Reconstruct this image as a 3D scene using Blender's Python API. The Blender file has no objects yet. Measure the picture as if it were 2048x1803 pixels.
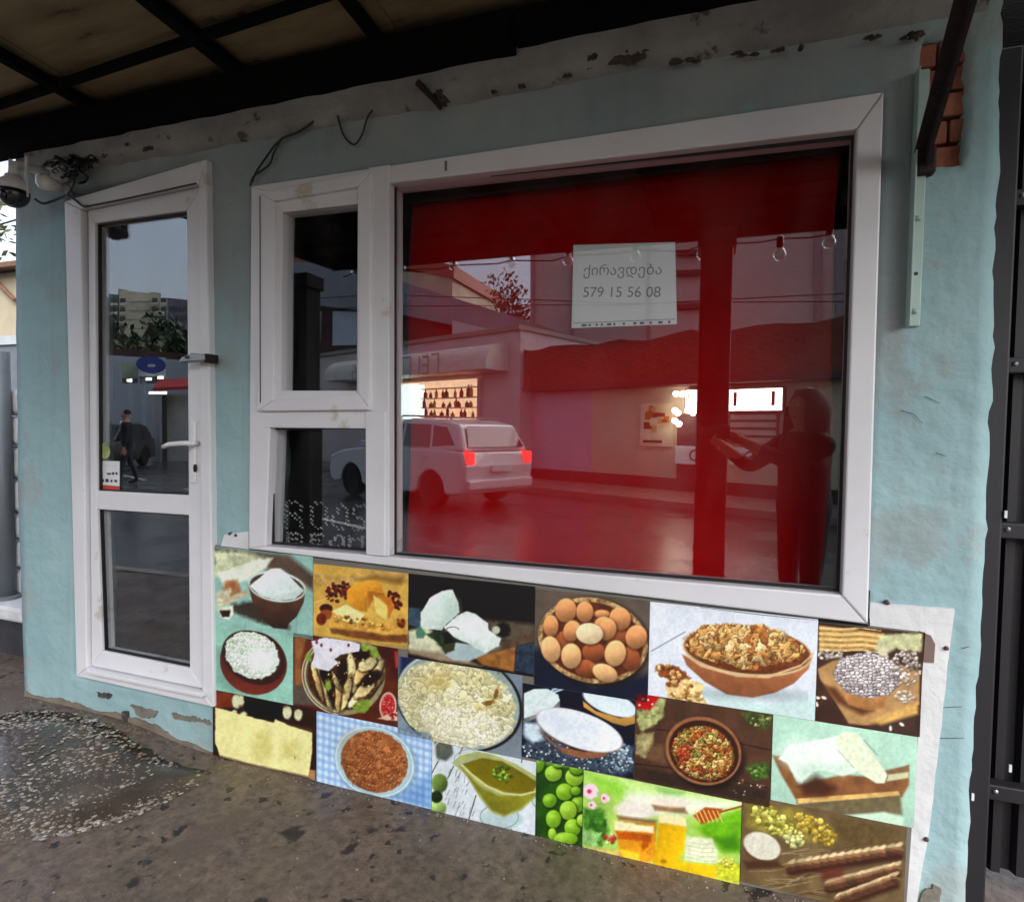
import bpy, bmesh, math, random
import numpy as np
from mathutils import Vector, Matrix

random.seed(7)
SC = bpy.context.scene
COL = SC.collection
R = math.radians

# ------------------------------------------------------------------ camera
CAM_POS = Vector((0.0, -1.86, 1.36))
CAM_R = Vector((0.946032, 0.323743, 0.01465))
CAM_U = Vector((-0.025999, 0.030759, 0.999189))
CAM_F = Vector((-0.323029, 0.945645, -0.037516))
FOC, PW, PH = 1184.3, 2048.0, 1803.0
cd = bpy.data.cameras.new('camera')
cam = bpy.data.objects.new('camera', cd)
COL.objects.link(cam)
cd.sensor_fit = 'HORIZONTAL'
cd.sensor_width = 36.0
cd.lens = FOC / PW * 36.0
cd.clip_start = 0.02
cd.clip_end = 2000.0
mw = Matrix((CAM_R, CAM_U, -CAM_F)).transposed().to_4x4()
mw.translation = CAM_POS
cam.matrix_world = mw
SC.camera = cam

# ------------------------------------------------------------------ sky, sun, exposure
SUN_EL, SUN_AZ = R(40), R(138)       # azimuth measured from +y (north) clockwise; sun stands over the street
world = bpy.data.worlds.new('World')
SC.world = world
world.use_nodes = True
wn = world.node_tree
wn.nodes.clear()
w_out = wn.nodes.new('ShaderNodeOutputWorld')
w_bg = wn.nodes.new('ShaderNodeBackground')
w_sky = wn.nodes.new('ShaderNodeTexSky')
w_sky.sky_type = 'NISHITA'
w_sky.sun_disc = False
w_sky.sun_elevation = SUN_EL
w_sky.sun_rotation = SUN_AZ
w_sky.air_density = 1.0
w_sky.dust_density = 1.2
w_sky.ozone_density = 2.0
w_hs = wn.nodes.new('ShaderNodeHueSaturation')
w_hs.inputs['Saturation'].default_value = 0.5
w_tc = wn.nodes.new('ShaderNodeTexCoord')
w_nz = wn.nodes.new('ShaderNodeTexNoise')
w_nz.inputs['Scale'].default_value = 2.2
w_nz.inputs['Detail'].default_value = 5
w_rm = wn.nodes.new('ShaderNodeMapRange')
w_rm.inputs['From Min'].default_value = 0.3
w_rm.inputs['From Max'].default_value = 0.7
w_rm.inputs['To Min'].default_value = 0.72
w_rm.inputs['To Max'].default_value = 1.2
w_mx = wn.nodes.new('ShaderNodeVectorMath')
w_mx.operation = 'SCALE'
wn.links.new(w_sky.outputs[0], w_hs.inputs['Color'])
wn.links.new(w_tc.outputs['Generated'], w_nz.inputs['Vector'])
wn.links.new(w_nz.outputs[0], w_rm.inputs[0])
wn.links.new(w_hs.outputs[0], w_mx.inputs[0])
wn.links.new(w_rm.outputs[0], w_mx.inputs['Scale'])
wn.links.new(w_mx.outputs[0], w_bg.inputs[0])
w_bg.inputs[1].default_value = 0.085
wn.links.new(w_bg.outputs[0], w_out.inputs[0])

sl = bpy.data.lights.new('sun', 'SUN')
sl.energy = 1.5
sl.angle = R(60)
sl.color = (1.0, 0.98, 0.96)
sun = bpy.data.objects.new('sun', sl)
COL.objects.link(sun)
sdir = Vector((math.sin(SUN_AZ) * math.cos(SUN_EL), math.cos(SUN_AZ) * math.cos(SUN_EL), math.sin(SUN_EL)))
sun.rotation_euler = sdir.to_track_quat('Z', 'Y').to_euler()
sun.location = (0, -20, 30)

SC.view_settings.view_transform = 'Standard'
SC.view_settings.look = 'None'
SC.view_settings.exposure = 2.0
SC.view_settings.gamma = 1.0
SC.view_settings.use_curve_mapping = False
SC.render.engine = 'CYCLES'
SC.cycles.max_bounces = 6
SC.cycles.diffuse_bounces = 3
SC.cycles.transparent_max_bounces = 8
SC.cycles.glossy_bounces = 4
SC.cycles.caustics_reflective = False
SC.cycles.caustics_refractive = False
SC.cycles.sample_clamp_indirect = 6.0
SC.cycles.use_denoising = True

# ------------------------------------------------------------------ survey helpers (photo survey -> metres)
def _ray(px, py):
    return CAM_F + CAM_R * ((px - PW / 2) / FOC) - CAM_U * ((py - PH / 2) / FOC)

def at(px, py, y=0.0):
    """point on the plane parallel to the shop front at depth y"""
    v = _ray(px, py)
    return CAM_POS + v * ((y - CAM_POS.y) / v.y)

def atz(px, py, z):
    v = _ray(px, py)
    return CAM_POS + v * ((z - CAM_POS.z) / v.z)

def opp(px, py, dist):
    """a thing the window panes mirror, standing dist metres out in the street"""
    p = at(px, py, dist)
    return Vector((p.x, -dist, p.z))

def xz(px, py, y=0.0):
    p = at(px, py, y)
    return (p.x, p.z)

# ------------------------------------------------------------------ materials
def lin(c):
    return tuple(((x / 255 / 12.92) if x / 255 <= 0.04045 else ((x / 255 + 0.055) / 1.055) ** 2.4) for x in c)

MATS = {}

def mat(name, c1, c2=None, scale=6.0, rough=0.6, bump=0.0, bscale=40.0, metal=0.0, spots=None, spot_scale=9.0,
        spot_at=0.62, stretch=(1, 1, 1), rvar=0.0, spec=0.5, emit=None, estr=0.0, detail=6.0, coat=0.0):
    if name in MATS:
        return MATS[name]
    m = bpy.data.materials.new(name)
    m.use_nodes = True
    nt = m.node_tree
    b = nt.nodes['Principled BSDF']
    b.inputs['Roughness'].default_value = rough
    b.inputs['Metallic'].default_value = metal
    b.inputs['Specular IOR Level'].default_value = spec
    b.inputs['Coat Weight'].default_value = coat
    c1 = lin(c1)
    c2 = lin(c2) if c2 else tuple(x * 0.8 for x in c1)
    tc = nt.nodes.new('ShaderNodeTexCoord')
    mp = nt.nodes.new('ShaderNodeMapping')
    mp.inputs['Scale'].default_value = stretch
    nt.links.new(tc.outputs['Object'], mp.inputs[0])
    nz = nt.nodes.new('ShaderNodeTexNoise')
    nz.inputs['Scale'].default_value = scale
    nz.inputs['Detail'].default_value = detail
    nz.inputs['Roughness'].default_value = 0.6
    nt.links.new(mp.outputs[0], nz.inputs['Vector'])
    rp = nt.nodes.new('ShaderNodeValToRGB')
    rp.color_ramp.elements[0].position = 0.34
    rp.color_ramp.elements[1].position = 0.66
    rp.color_ramp.elements[0].color = (*c1, 1)
    rp.color_ramp.elements[1].color = (*c2, 1)
    nt.links.new(nz.outputs[0], rp.inputs[0])
    out = rp.outputs[0]
    if spots:
        n2 = nt.nodes.new('ShaderNodeTexNoise')
        n2.inputs['Scale'].default_value = spot_scale
        n2.inputs['Detail'].default_value = 7
        n2.inputs['Roughness'].default_value = 0.65
        nt.links.new(mp.outputs[0], n2.inputs['Vector'])
        r2 = nt.nodes.new('ShaderNodeMapRange')
        r2.inputs['From Min'].default_value = spot_at
        r2.inputs['From Max'].default_value = spot_at + 0.05
        nt.links.new(n2.outputs[0], r2.inputs[0])
        mx = nt.nodes.new('ShaderNodeMix')
        mx.data_type = 'RGBA'
        nt.links.new(r2.outputs[0], mx.inputs['Factor'])
        nt.links.new(out, mx.inputs['A'])
        mx.inputs['B'].default_value = (*lin(spots), 1)
        out = mx.outputs['Result']
    nt.links.new(out, b.inputs['Base Color'])
    if rvar:
        r3 = nt.nodes.new('ShaderNodeMapRange')
        r3.inputs['From Min'].default_value = 0.35
        r3.inputs['From Max'].default_value = 0.65
        r3.inputs['To Min'].default_value = max(0.03, rough - rvar)
        r3.inputs['To Max'].default_value = min(1, rough + rvar)
        nt.links.new(nz.outputs[0], r3.inputs[0])
        nt.links.new(r3.outputs[0], b.inputs['Roughness'])
    if bump:
        n4 = nt.nodes.new('ShaderNodeTexNoise')
        n4.inputs['Scale'].default_value = bscale
        n4.inputs['Detail'].default_value = 5
        nt.links.new(mp.outputs[0], n4.inputs['Vector'])
        bp = nt.nodes.new('ShaderNodeBump')
        bp.inputs['Strength'].default_value = bump
        bp.inputs['Distance'].default_value = 0.01
        nt.links.new(n4.outputs[0], bp.inputs['Height'])
        nt.links.new(bp.outputs[0], b.inputs['Normal'])
    if emit:
        b.inputs['Emission Color'].default_value = (*lin(emit), 1)
        b.inputs['Emission Strength'].default_value = estr
    MATS[name] = m
    return m

def glass_mat(name, base, tint=(0.96, 0.97, 0.97), edge=0.5):
    m = bpy.data.materials.new(name)
    m.use_nodes = True
    nt = m.node_tree
    nt.nodes.clear()
    o = nt.nodes.new('ShaderNodeOutputMaterial')
    mx = nt.nodes.new('ShaderNodeMixShader')
    tr = nt.nodes.new('ShaderNodeBsdfTransparent')
    tr.inputs[0].default_value = (*tint, 1)
    gl = nt.nodes.new('ShaderNodeBsdfGlossy')
    gl.inputs['Roughness'].default_value = 0.0
    gl.inputs[0].default_value = (0.95, 0.97, 1.0, 1)
    lw = nt.nodes.new('ShaderNodeLayerWeight')
    lw.inputs[0].default_value = 0.5
    pw = nt.nodes.new('ShaderNodeMath')
    pw.operation = 'POWER'
    pw.inputs[1].default_value = 3.0
    ma = nt.nodes.new('ShaderNodeMath')
    ma.operation = 'MULTIPLY_ADD'
    ma.inputs[1].default_value = edge
    ma.inputs[2].default_value = base
    nt.links.new(lw.outputs['Facing'], pw.inputs[0])
    nt.links.new(pw.outputs[0], ma.inputs[0])
    nt.links.new(ma.outputs[0], mx.inputs[0])
    nt.links.new(tr.outputs[0], mx.inputs[1])
    nt.links.new(gl.outputs[0], mx.inputs[2])
    # old panes are not optically flat
    tc = nt.nodes.new('ShaderNodeTexCoord')
    nz = nt.nodes.new('ShaderNodeTexNoise')
    nz.inputs['Scale'].default_value = 1.6
    nz.inputs['Detail'].default_value = 1
    bp = nt.nodes.new('ShaderNodeBump')
    bp.inputs['Strength'].default_value = 0.02
    bp.inputs['Distance'].default_value = 0.02
    nt.links.new(tc.outputs['Object'], nz.inputs['Vector'])
    nt.links.new(nz.outputs[0], bp.inputs['Height'])
    nt.links.new(bp.outputs[0], gl.inputs['Normal'])
    # thin film of street dust and wiping smears
    n2 = nt.nodes.new('ShaderNodeTexNoise')
    n2.inputs['Scale'].default_value = 5.0
    n2.inputs['Detail'].default_value = 8
    mp = nt.nodes.new('ShaderNodeMapping')
    mp.inputs['Scale'].default_value = (1.0, 1.0, 0.35)
    nt.links.new(tc.outputs['Object'], mp.inputs[0])
    nt.links.new(mp.outputs[0], n2.inputs['Vector'])
    r2 = nt.nodes.new('ShaderNodeMapRange')
    r2.inputs['From Min'].default_value = 0.45
    r2.inputs['From Max'].default_value = 0.8
    r2.inputs['To Max'].default_value = 0.028
    nt.links.new(n2.outputs[0], r2.inputs[0])
    df = nt.nodes.new('ShaderNodeBsdfDiffuse')
    df.inputs[0].default_value = (0.5, 0.48, 0.46, 1)
    m2 = nt.nodes.new('ShaderNodeMixShader')
    nt.links.new(r2.outputs[0], m2.inputs[0])
    nt.links.new(mx.outputs[0], m2.inputs[1])
    nt.links.new(df.outputs[0], m2.inputs[2])
    nt.links.new(m2.outputs[0], o.inputs[0])
    MATS[name] = m
    return m

# ------------------------------------------------------------------ mesh helpers
class MB:
    def __init__(s):
        s.v, s.f = [], []

    def add(s, vs, fs):
        o = len(s.v)
        s.v += [tuple(p) for p in vs]
        s.f += [tuple(i + o for i in q) for q in fs]
        return s

    def box(s, x0, x1, y0, y1, z0, z1):
        v = [(x, y, z) for z in (z0, z1) for y in (y0, y1) for x in (x0, x1)]
        return s.add(v, [(0, 2, 3, 1), (4, 5, 7, 6), (0, 1, 5, 4), (2, 6, 7, 3), (0, 4, 6, 2), (1, 3, 7, 5)])

    def prism(s, poly, y0, y1):
        """polygon given in (x, z), extruded along y"""
        n = len(poly)
        a = sum(poly[i][0] * poly[(i + 1) % n][1] - poly[(i + 1) % n][0] * poly[i][1] for i in range(n))
        if a < 0:
            poly = poly[::-1]
        v = [(p[0], y0, p[1]) for p in poly] + [(p[0], y1, p[1]) for p in poly]
        f = [tuple(range(n)), tuple(range(2 * n - 1, n - 1, -1))]
        f += [(i, i + n, (i + 1) % n + n, (i + 1) % n) for i in range(n)]
        return s.add(v, f)

    def solid(s, poly, vec):
        """3-D polygon extruded by vec"""
        n = len(poly)
        vec = Vector(vec)
        v = [Vector(p) for p in poly] + [Vector(p) + vec for p in poly]
        f = [tuple(range(n)), tuple(range(2 * n - 1, n - 1, -1))]
        f += [(i, i + n, (i + 1) % n + n, (i + 1) % n) for i in range(n)]
        return s.add(v, f)

    def ring(s, outer, inner, y0, y1):
        for i in range(4):
            j = (i + 1) % 4
            s.prism([outer[i], outer[j], inner[j], inner[i]], y0, y1)
        return s

    def tube(s, pts, r, n=8, r2=None):
        pts = [Vector(p) for p in pts]
        o = len(s.v)
        m = len(pts)
        for k, p in enumerate(pts):
            t = (pts[min(k + 1, m - 1)] - pts[max(k - 1, 0)]).normalized()
            a = t.orthogonal().normalized() if k == 0 else (a - t * a.dot(t)).normalized()
            b = t.cross(a)
            rr = r if r2 is None else r + (r2 - r) * k / max(1, m - 1)
            for q in range(n):
                w = 2 * math.pi * q / n
                s.v.append(tuple(p + a * (rr * math.cos(w)) + b * (rr * math.sin(w))))
        for k in range(m - 1):
            for q in range(n):
                s.f.append((o + k * n + q, o + k * n + (q + 1) % n, o + (k + 1) * n + (q + 1) % n, o + (k + 1) * n + q))
        s.f.append(tuple(o + q for q in range(n - 1, -1, -1)))
        s.f.append(tuple(o + (m - 1) * n + q for q in range(n)))
        return s

    def lathe(s, prof, c, n=20, axis='z'):
        o = len(s.v)
        for (r, h) in prof:
            for q in range(n):
                w = 2 * math.pi * q / n
                p = (r * math.cos(w), r * math.sin(w), h)
                if axis == 'y':
                    p = (p[0], p[2], p[1])
                elif axis == 'x':
                    p = (p[2], p[0], p[1])
                s.v.append((p[0] + c[0], p[1] + c[1], p[2] + c[2]))
        for k in range(len(prof) - 1):
            for q in range(n):
                s.f.append((o + k * n + q, o + k * n + (q + 1) % n, o + (k + 1) * n + (q + 1) % n, o + (k + 1) * n + q))
        s.f.append(tuple(o + q for q in range(n - 1, -1, -1)))
        s.f.append(tuple(o + (len(prof) - 1) * n + q for q in range(n)))
        return s

    def mesh(s, name, m):
        me = bpy.data.meshes.new(name)
        me.from_pydata(s.v, [], s.f)
        if m:
            me.materials.append(m)
        bm = bmesh.new()
        bm.from_mesh(me)
        bmesh.ops.recalc_face_normals(bm, faces=bm.faces)
        bm.to_mesh(me)
        bm.free()
        return me

    def build(s, name, m, parent=None, smooth=False, bevel=0.0, seg=2):
        me = s.mesh(name, m)
        return link(name, me, parent, smooth, bevel, seg)

def link(name, me, parent=None, smooth=False, bevel=0.0, seg=2):
    o = bpy.data.objects.new(name, me)
    COL.objects.link(o)
    if parent is not None:
        o.parent = parent
        o.matrix_parent_inverse = parent.matrix_basis.inverted()
    if smooth:
        me.polygons.foreach_set('use_smooth', [True] * len(me.polygons))
        me.update()
    if bevel:
        md = o.modifiers.new('edge', 'BEVEL')
        md.width = bevel
        md.segments = seg
        md.limit_method = 'ANGLE'
        md.angle_limit = R(40)
        md.harden_normals = False
    return o

def thing(name, label, cat, loc=(0, 0, 0), group=None, rz=0.0):
    o = bpy.data.objects.new(name, None)
    o.empty_display_size = 0.1
    COL.objects.link(o)
    o.location = loc
    o.rotation_euler = (0, 0, rz)
    return tag(o, label, cat, group)

def tag(o, label, cat=None, group=None, kind=None):
    if label:
        o['label'] = label
    if cat:
        o['category'] = cat
    if group:
        o['group'] = group
    if kind:
        o['kind'] = kind
    return o

def kid(o, parent):
    """parent keeping the part in place"""
    o.parent = parent
    o.matrix_parent_inverse = parent.matrix_basis.inverted()
    return o

def text_mesh(name, body, size, m, parent, origin, ex, ez, width=None, thick=0.0):
    """flat lettering lying in the plane spanned by ex, ez"""
    cu = bpy.data.curves.new(name, 'FONT')
    cu.body = body
    cu.size = size
    cu.align_x = 'CENTER'
    cu.align_y = 'CENTER'
    cu.extrude = thick
    t = bpy.data.objects.new(name + '_src', cu)
    COL.objects.link(t)
    bpy.context.view_layer.update()
    me = bpy.data.meshes.new_from_object(t.evaluated_get(bpy.context.evaluated_depsgraph_get()))
    bpy.data.objects.remove(t)
    bpy.data.curves.remove(cu)
    if len(me.vertices) == 0:
        return None
    xs = [v.co.x for v in me.vertices]
    k = 1.0 if width is None else width / max(1e-6, max(xs) - min(xs))
    ex, ez, o0 = Vector(ex), Vector(ez), Vector(origin)
    nrm = ex.cross(ez)
    for v in me.vertices:
        c = v.co * k
        v.co = o0 + ex * c.x + ez * c.y + nrm * c.z
    me.name = name
    me.materials.clear()
    me.materials.append(m)
    return link(name, me, parent)

def h2(i, j, seed):
    i = i.astype(np.int64)
    j = j.astype(np.int64)
    h = (i * 374761393 + j * 668265263 + seed * 974711) & 0xffffffff
    h = ((h ^ (h >> 13)) * 1274126177) & 0xffffffff
    h = h ^ (h >> 16)
    return (h & 0xffff) / 65535.0

def vn(x, y, seed=0):
    xi, yi = np.floor(x), np.floor(y)
    fx, fy = x - xi, y - yi
    fx, fy = fx * fx * (3 - 2 * fx), fy * fy * (3 - 2 * fy)
    a = h2(xi, yi, seed) * (1 - fx) + h2(xi + 1, yi, seed) * fx
    b = h2(xi, yi + 1, seed) * (1 - fx) + h2(xi + 1, yi + 1, seed) * fx
    return a * (1 - fy) + b * fy

def fbm(x, y, scale, seed=0, octv=4):
    t, amp, tot = 0, 1.0, 0
    for k in range(octv):
        t = t + amp * vn(x / scale, y / scale, seed + k * 17)
        tot += amp
        amp *= 0.55
        scale = scale / 2.03
    return t / tot

# ------------------------------------------------------------------ palette
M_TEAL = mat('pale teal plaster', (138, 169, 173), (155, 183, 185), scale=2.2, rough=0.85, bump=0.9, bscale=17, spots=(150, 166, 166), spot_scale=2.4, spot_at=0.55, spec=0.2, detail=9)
def grey_tone(m):
    """mixes the plaster towards grey above and beside the openings, with a ragged edge, plus run-off streaks"""
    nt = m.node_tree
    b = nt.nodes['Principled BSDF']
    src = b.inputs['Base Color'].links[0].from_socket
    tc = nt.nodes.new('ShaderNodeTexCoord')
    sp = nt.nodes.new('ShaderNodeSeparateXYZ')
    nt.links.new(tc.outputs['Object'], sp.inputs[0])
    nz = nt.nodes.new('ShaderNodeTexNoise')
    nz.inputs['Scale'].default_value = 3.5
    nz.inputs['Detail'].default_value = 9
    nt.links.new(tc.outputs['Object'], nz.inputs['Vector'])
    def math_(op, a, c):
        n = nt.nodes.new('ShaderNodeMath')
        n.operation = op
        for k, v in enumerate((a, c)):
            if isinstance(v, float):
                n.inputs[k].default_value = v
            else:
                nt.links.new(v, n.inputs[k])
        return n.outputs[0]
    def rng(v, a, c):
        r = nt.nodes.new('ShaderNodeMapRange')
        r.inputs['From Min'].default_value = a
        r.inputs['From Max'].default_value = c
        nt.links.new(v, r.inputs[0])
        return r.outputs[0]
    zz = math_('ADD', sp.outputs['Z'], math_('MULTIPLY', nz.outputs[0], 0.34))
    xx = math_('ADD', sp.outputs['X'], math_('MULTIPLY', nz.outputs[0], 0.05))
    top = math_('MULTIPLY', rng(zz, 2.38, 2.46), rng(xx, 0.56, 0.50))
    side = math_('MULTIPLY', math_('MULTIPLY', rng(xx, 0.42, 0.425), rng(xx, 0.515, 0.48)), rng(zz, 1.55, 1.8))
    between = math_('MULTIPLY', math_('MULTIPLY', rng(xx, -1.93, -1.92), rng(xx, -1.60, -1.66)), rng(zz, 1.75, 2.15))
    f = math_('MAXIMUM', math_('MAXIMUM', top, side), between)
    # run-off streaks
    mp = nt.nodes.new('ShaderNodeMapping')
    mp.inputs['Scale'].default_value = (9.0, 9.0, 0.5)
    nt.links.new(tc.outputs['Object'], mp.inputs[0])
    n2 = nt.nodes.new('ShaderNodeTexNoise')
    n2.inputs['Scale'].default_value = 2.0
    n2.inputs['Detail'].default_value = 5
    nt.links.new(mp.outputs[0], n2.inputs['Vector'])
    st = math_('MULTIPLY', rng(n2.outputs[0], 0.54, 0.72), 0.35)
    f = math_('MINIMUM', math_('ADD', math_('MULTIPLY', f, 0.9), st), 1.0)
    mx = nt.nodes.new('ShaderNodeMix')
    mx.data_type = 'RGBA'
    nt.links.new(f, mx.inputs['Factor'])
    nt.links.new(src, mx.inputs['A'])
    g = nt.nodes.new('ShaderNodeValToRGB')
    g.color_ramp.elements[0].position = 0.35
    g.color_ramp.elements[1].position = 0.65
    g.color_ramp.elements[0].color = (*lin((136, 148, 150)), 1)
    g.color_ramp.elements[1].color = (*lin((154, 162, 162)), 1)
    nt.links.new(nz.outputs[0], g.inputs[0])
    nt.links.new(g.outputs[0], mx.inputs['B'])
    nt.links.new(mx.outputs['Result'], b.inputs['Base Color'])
grey_tone(M_TEAL)
M_PVC = mat('white pvc', (222, 221, 224), (210, 209, 212), scale=2.0, rough=0.38, bump=0.03, bscale=30, spots=(190, 184, 174), spot_scale=3.4, spot_at=0.62)
M_GASKET = mat('rubber gasket', (14, 12, 18), rough=0.5)
M_GLASS = glass_mat('window glass', 0.115, edge=0.4)
M_GLASS_D = glass_mat('door glass', 0.10, edge=0.35)
M_CURT = mat('red curtain cloth', (192, 7, 12), (176, 5, 10), scale=30, rough=0.9, stretch=(1, 1, 6), bump=0.2, bscale=120, spec=0.1)
M_RAIL = mat('brown pelmet', (66, 34, 24), (48, 26, 20), scale=8, stretch=(1, 8, 8))
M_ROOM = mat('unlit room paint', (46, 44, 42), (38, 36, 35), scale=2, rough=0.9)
M_PAPER = mat('white paper', (246, 250, 248), (242, 246, 244), scale=3, rough=0.8)
M_INK = mat('grey ink', (112, 116, 118), rough=0.8)
M_BEAM = mat('dark tarred timber', (15, 13, 12), (9, 8, 7), scale=9, rough=0.95, spec=0.1, bump=0.4, stretch=(1, 6, 6))
M_SHEET = mat('stained sheet boarding', (148, 136, 102), (108, 92, 68), scale=2.6, rough=0.85, bump=0.3, bscale=18, stretch=(0.7, 3.2, 1), spots=(62, 50, 38), spot_scale=2.6, spot_at=0.6)
M_SHEET_SHADE = mat('shaded sheet boarding', (38, 32, 28), (26, 22, 20), scale=4, rough=0.95, spec=0.1, bump=0.3)
M_RUST = mat('rusty dark steel', (44, 24, 18), (28, 18, 16), scale=14, rough=0.75, bump=0.5, bscale=70, metal=0.2)
M_IRON = mat('pale painted angle iron', (176, 196, 188), (160, 184, 178), scale=9, rough=0.5, spots=(150, 128, 92), spot_scale=11, spot_at=0.68)
M_BRICK = mat('orange brick', (166, 104, 80), (140, 82, 62), scale=16, rough=0.9, bump=0.5, bscale=60)
M_MORTAR = mat('dark mortar', (96, 62, 50), (70, 48, 42), scale=22, rough=0.95, bump=0.7, bscale=60)
M_CRUMB = mat('crumbled dark mortar', (92, 82, 76), (44, 38, 36), scale=28, rough=0.95, bump=1.0, bscale=60)
M_BAND = mat('grey plaster band', (150, 152, 150), (124, 124, 122), scale=5, rough=0.9, bump=0.7, bscale=40, spots=(84, 78, 76), spot_scale=9, spot_at=0.6)
M_WPAINT = mat('white paint patch', (220, 220, 220), (204, 206, 206), scale=6, rough=0.7, bump=0.4, bscale=30, spots=(182, 186, 192), spot_scale=7, spot_at=0.68)
M_CABLE = mat('black cable', (16, 14, 14), rough=0.5)
M_STEEL = mat('brushed steel', (150, 150, 152), rough=0.35, metal=0.9)
M_BLACK = mat('black plastic', (14, 14, 18), rough=0.25)
M_WPLAST = mat('white plastic', (226, 226, 226), rough=0.35)

# ------------------------------------------------------------------ pavement and road
def pave_z(x, y):
    t = min(1, max(0, (-1.9 - x) / 0.6))
    t = t * t * (3 - 2 * t)
    s = min(1, max(0, (y + 1.2) / 1.2))
    return 0.014 + 0.062 * t * s + 0.02 * max(0, min(1, (x - 0.1) / 0.5)) * s

def pavement_material():
    m = bpy.data.materials.new('worn concrete')
    m.use_nodes = True
    nt = m.node_tree
    b = nt.nodes['Principled BSDF']
    tc = nt.nodes.new('ShaderNodeTexCoord')

    def noise(scale, detail=8, rough=0.62):
        n = nt.nodes.new('ShaderNodeTexNoise')
        n.inputs['Scale'].default_value = scale
        n.inputs['Detail'].default_value = detail
        n.inputs['Roughness'].default_value = rough
        nt.links.new(tc.outputs['Object'], n.inputs['Vector'])
        return n.outputs[0]

    def ramp(fac, stops):
        r = nt.nodes.new('ShaderNodeValToRGB')
        e = r.color_ramp.elements
        while len(e) < len(stops):
            e.new(0.5)
        for k, (p, c) in enumerate(stops):
            e[k].position = p
            e[k].color = (*c, 1)
        nt.links.new(fac, r.inputs[0])
        return r.outputs[0]

    def mix(f, a, c, mode='MIX'):
        x = nt.nodes.new('ShaderNodeMix')
        x.data_type = 'RGBA'
        x.blend_type = mode
        for key, v in (('Factor', f), ('A', a), ('B', c)):
            if isinstance(v, (tuple, float)):
                x.inputs[key].default_value = (*v, 1) if isinstance(v, tuple) else v
            else:
                nt.links.new(v, x.inputs[key])
        return x.outputs['Result']
    base = ramp(noise(1.7), [(0.3, lin((84, 74, 62))), (0.48, lin((108, 94, 82))), (0.62, lin((98, 85, 79))), (0.75, lin((68, 57, 47)))])
    fine = ramp(noise(38, 6), [(0.32, (0.5, 0.5, 0.5)), (0.68, (1.25, 1.22, 1.2))])
    c = mix(1.0, base, fine, 'MULTIPLY')
    # trodden-in dark blots of several sizes
    for sc, at0, colr in ((9.0, 0.655, (40, 34, 32)), (21.0, 0.64, (38, 33, 31)), (3.1, 0.58, (92, 78, 70))):
        f = ramp(noise(sc, 3, 0.5), [(at0, (0, 0, 0)), (at0 + 0.045, (1, 1, 1))])
        c = mix(f, c, lin(colr))
    v = nt.nodes.new('ShaderNodeTexVoronoi')
    v.inputs['Scale'].default_value = 26
    nt.links.new(tc.outputs['Object'], v.inputs['Vector'])
    sp = ramp(v.outputs['Distance'], [(0.05, (1, 1, 1)), (0.11, (0, 0, 0))])
    sel = ramp(noise(11, 2), [(0.56, (0, 0, 0)), (0.6, (1, 1, 1))])
    f = mix(1.0, sp, sel, 'MULTIPLY')
    c = mix(f, c, lin((176, 170, 162)))
    nt.links.new(c, b.inputs['Base Color'])
    rr = nt.nodes.new('ShaderNodeMapRange')
    rr.inputs['From Min'].default_value = 0.35
    rr.inputs['From Max'].default_value = 0.65
    rr.inputs['To Min'].default_value = 0.20
    rr.inputs['To Max'].default_value = 0.8
    nt.links.new(noise(2.3, 4), rr.inputs[0])
    nt.links.new(rr.outputs[0], b.inputs['Roughness'])
    bp = nt.nodes.new('ShaderNodeBump')
    bp.inputs['Strength'].default_value = 0.55
    bp.inputs['Distance'].default_value = 0.012
    nt.links.new(noise(30, 7, 0.7), bp.inputs['Height'])
    nt.links.new(bp.outputs[0], b.inputs['Normal'])
    return m

M_PAVE = pavement_material()
xs = [-14 + 0.25 * i for i in range(40)] + [-4 + 0.08 * i for i in range(71)] + [1.6 + 0.3 * i for i in range(1, 30)]
def build_pavement():
    ys = [0.9, 0.6, 0.3] + [0.1 - 0.08 * i for i in range(37)]
    vs, fs = [], []
    ny = len(ys)
    for x in xs:
        lim = -2.05 if x < -3.9 else -2.86
        for y in ys:
            yy = max(y, lim)
            n = 0.006 * (float(vn(np.array([x * 3.1 + 40]), np.array([yy * 3.1 + 40]), 5)[0]) - 0.5)
            vs.append((x, yy, pave_z(x, yy) + n))
    for i in range(len(xs) - 1):
        for j in range(ny - 1):
            fs.append((i * ny + j, i * ny + j + 1, (i + 1) * ny + j + 1, (i + 1) * ny + j))
    b = MB()
    b.add(vs, fs)
    o = b.build('pavement', M_PAVE, smooth=True)
    tag(o, None, kind='structure')
    return o
pavement = build_pavement()
M_KERB = mat('kerb concrete', (150, 144, 134), (120, 114, 106), scale=5, rough=0.7, bump=0.5)
def kerb(x0, x1, y):
    root = tag(MB().box(x0, x1, y - 0.01, y, -0.16, 0.008).build('kerb', M_KERB), None, kind='structure')
    x = x0
    while x < x1 - 0.05:
        e = min(x + 0.98, x1)
        MB().box(x + 0.006, e - 0.006, y - 0.13, y - 0.012, -0.16, 0.016 + random.uniform(-0.006, 0.006)).build('kerb_stone', M_KERB, root, bevel=0.012)
        x += 0.98
kerb(-14, -3.9, -2.05)
kerb(-3.88, 8, -2.86)
M_ROAD = mat('wet asphalt', (56, 54, 56), (42, 41, 44), scale=0.8, rough=0.24, rvar=0.12, bump=0.22, bscale=55, spots=(78, 74, 72), spot_scale=1.4, spot_at=0.6, spec=0.6)
def sheet(name, pts, z, m):
    b = MB()
    b.add([(p[0], p[1], z) for p in pts], [tuple(range(len(pts)))])
    return tag(b.build(name, m), None, kind='structure')
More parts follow.
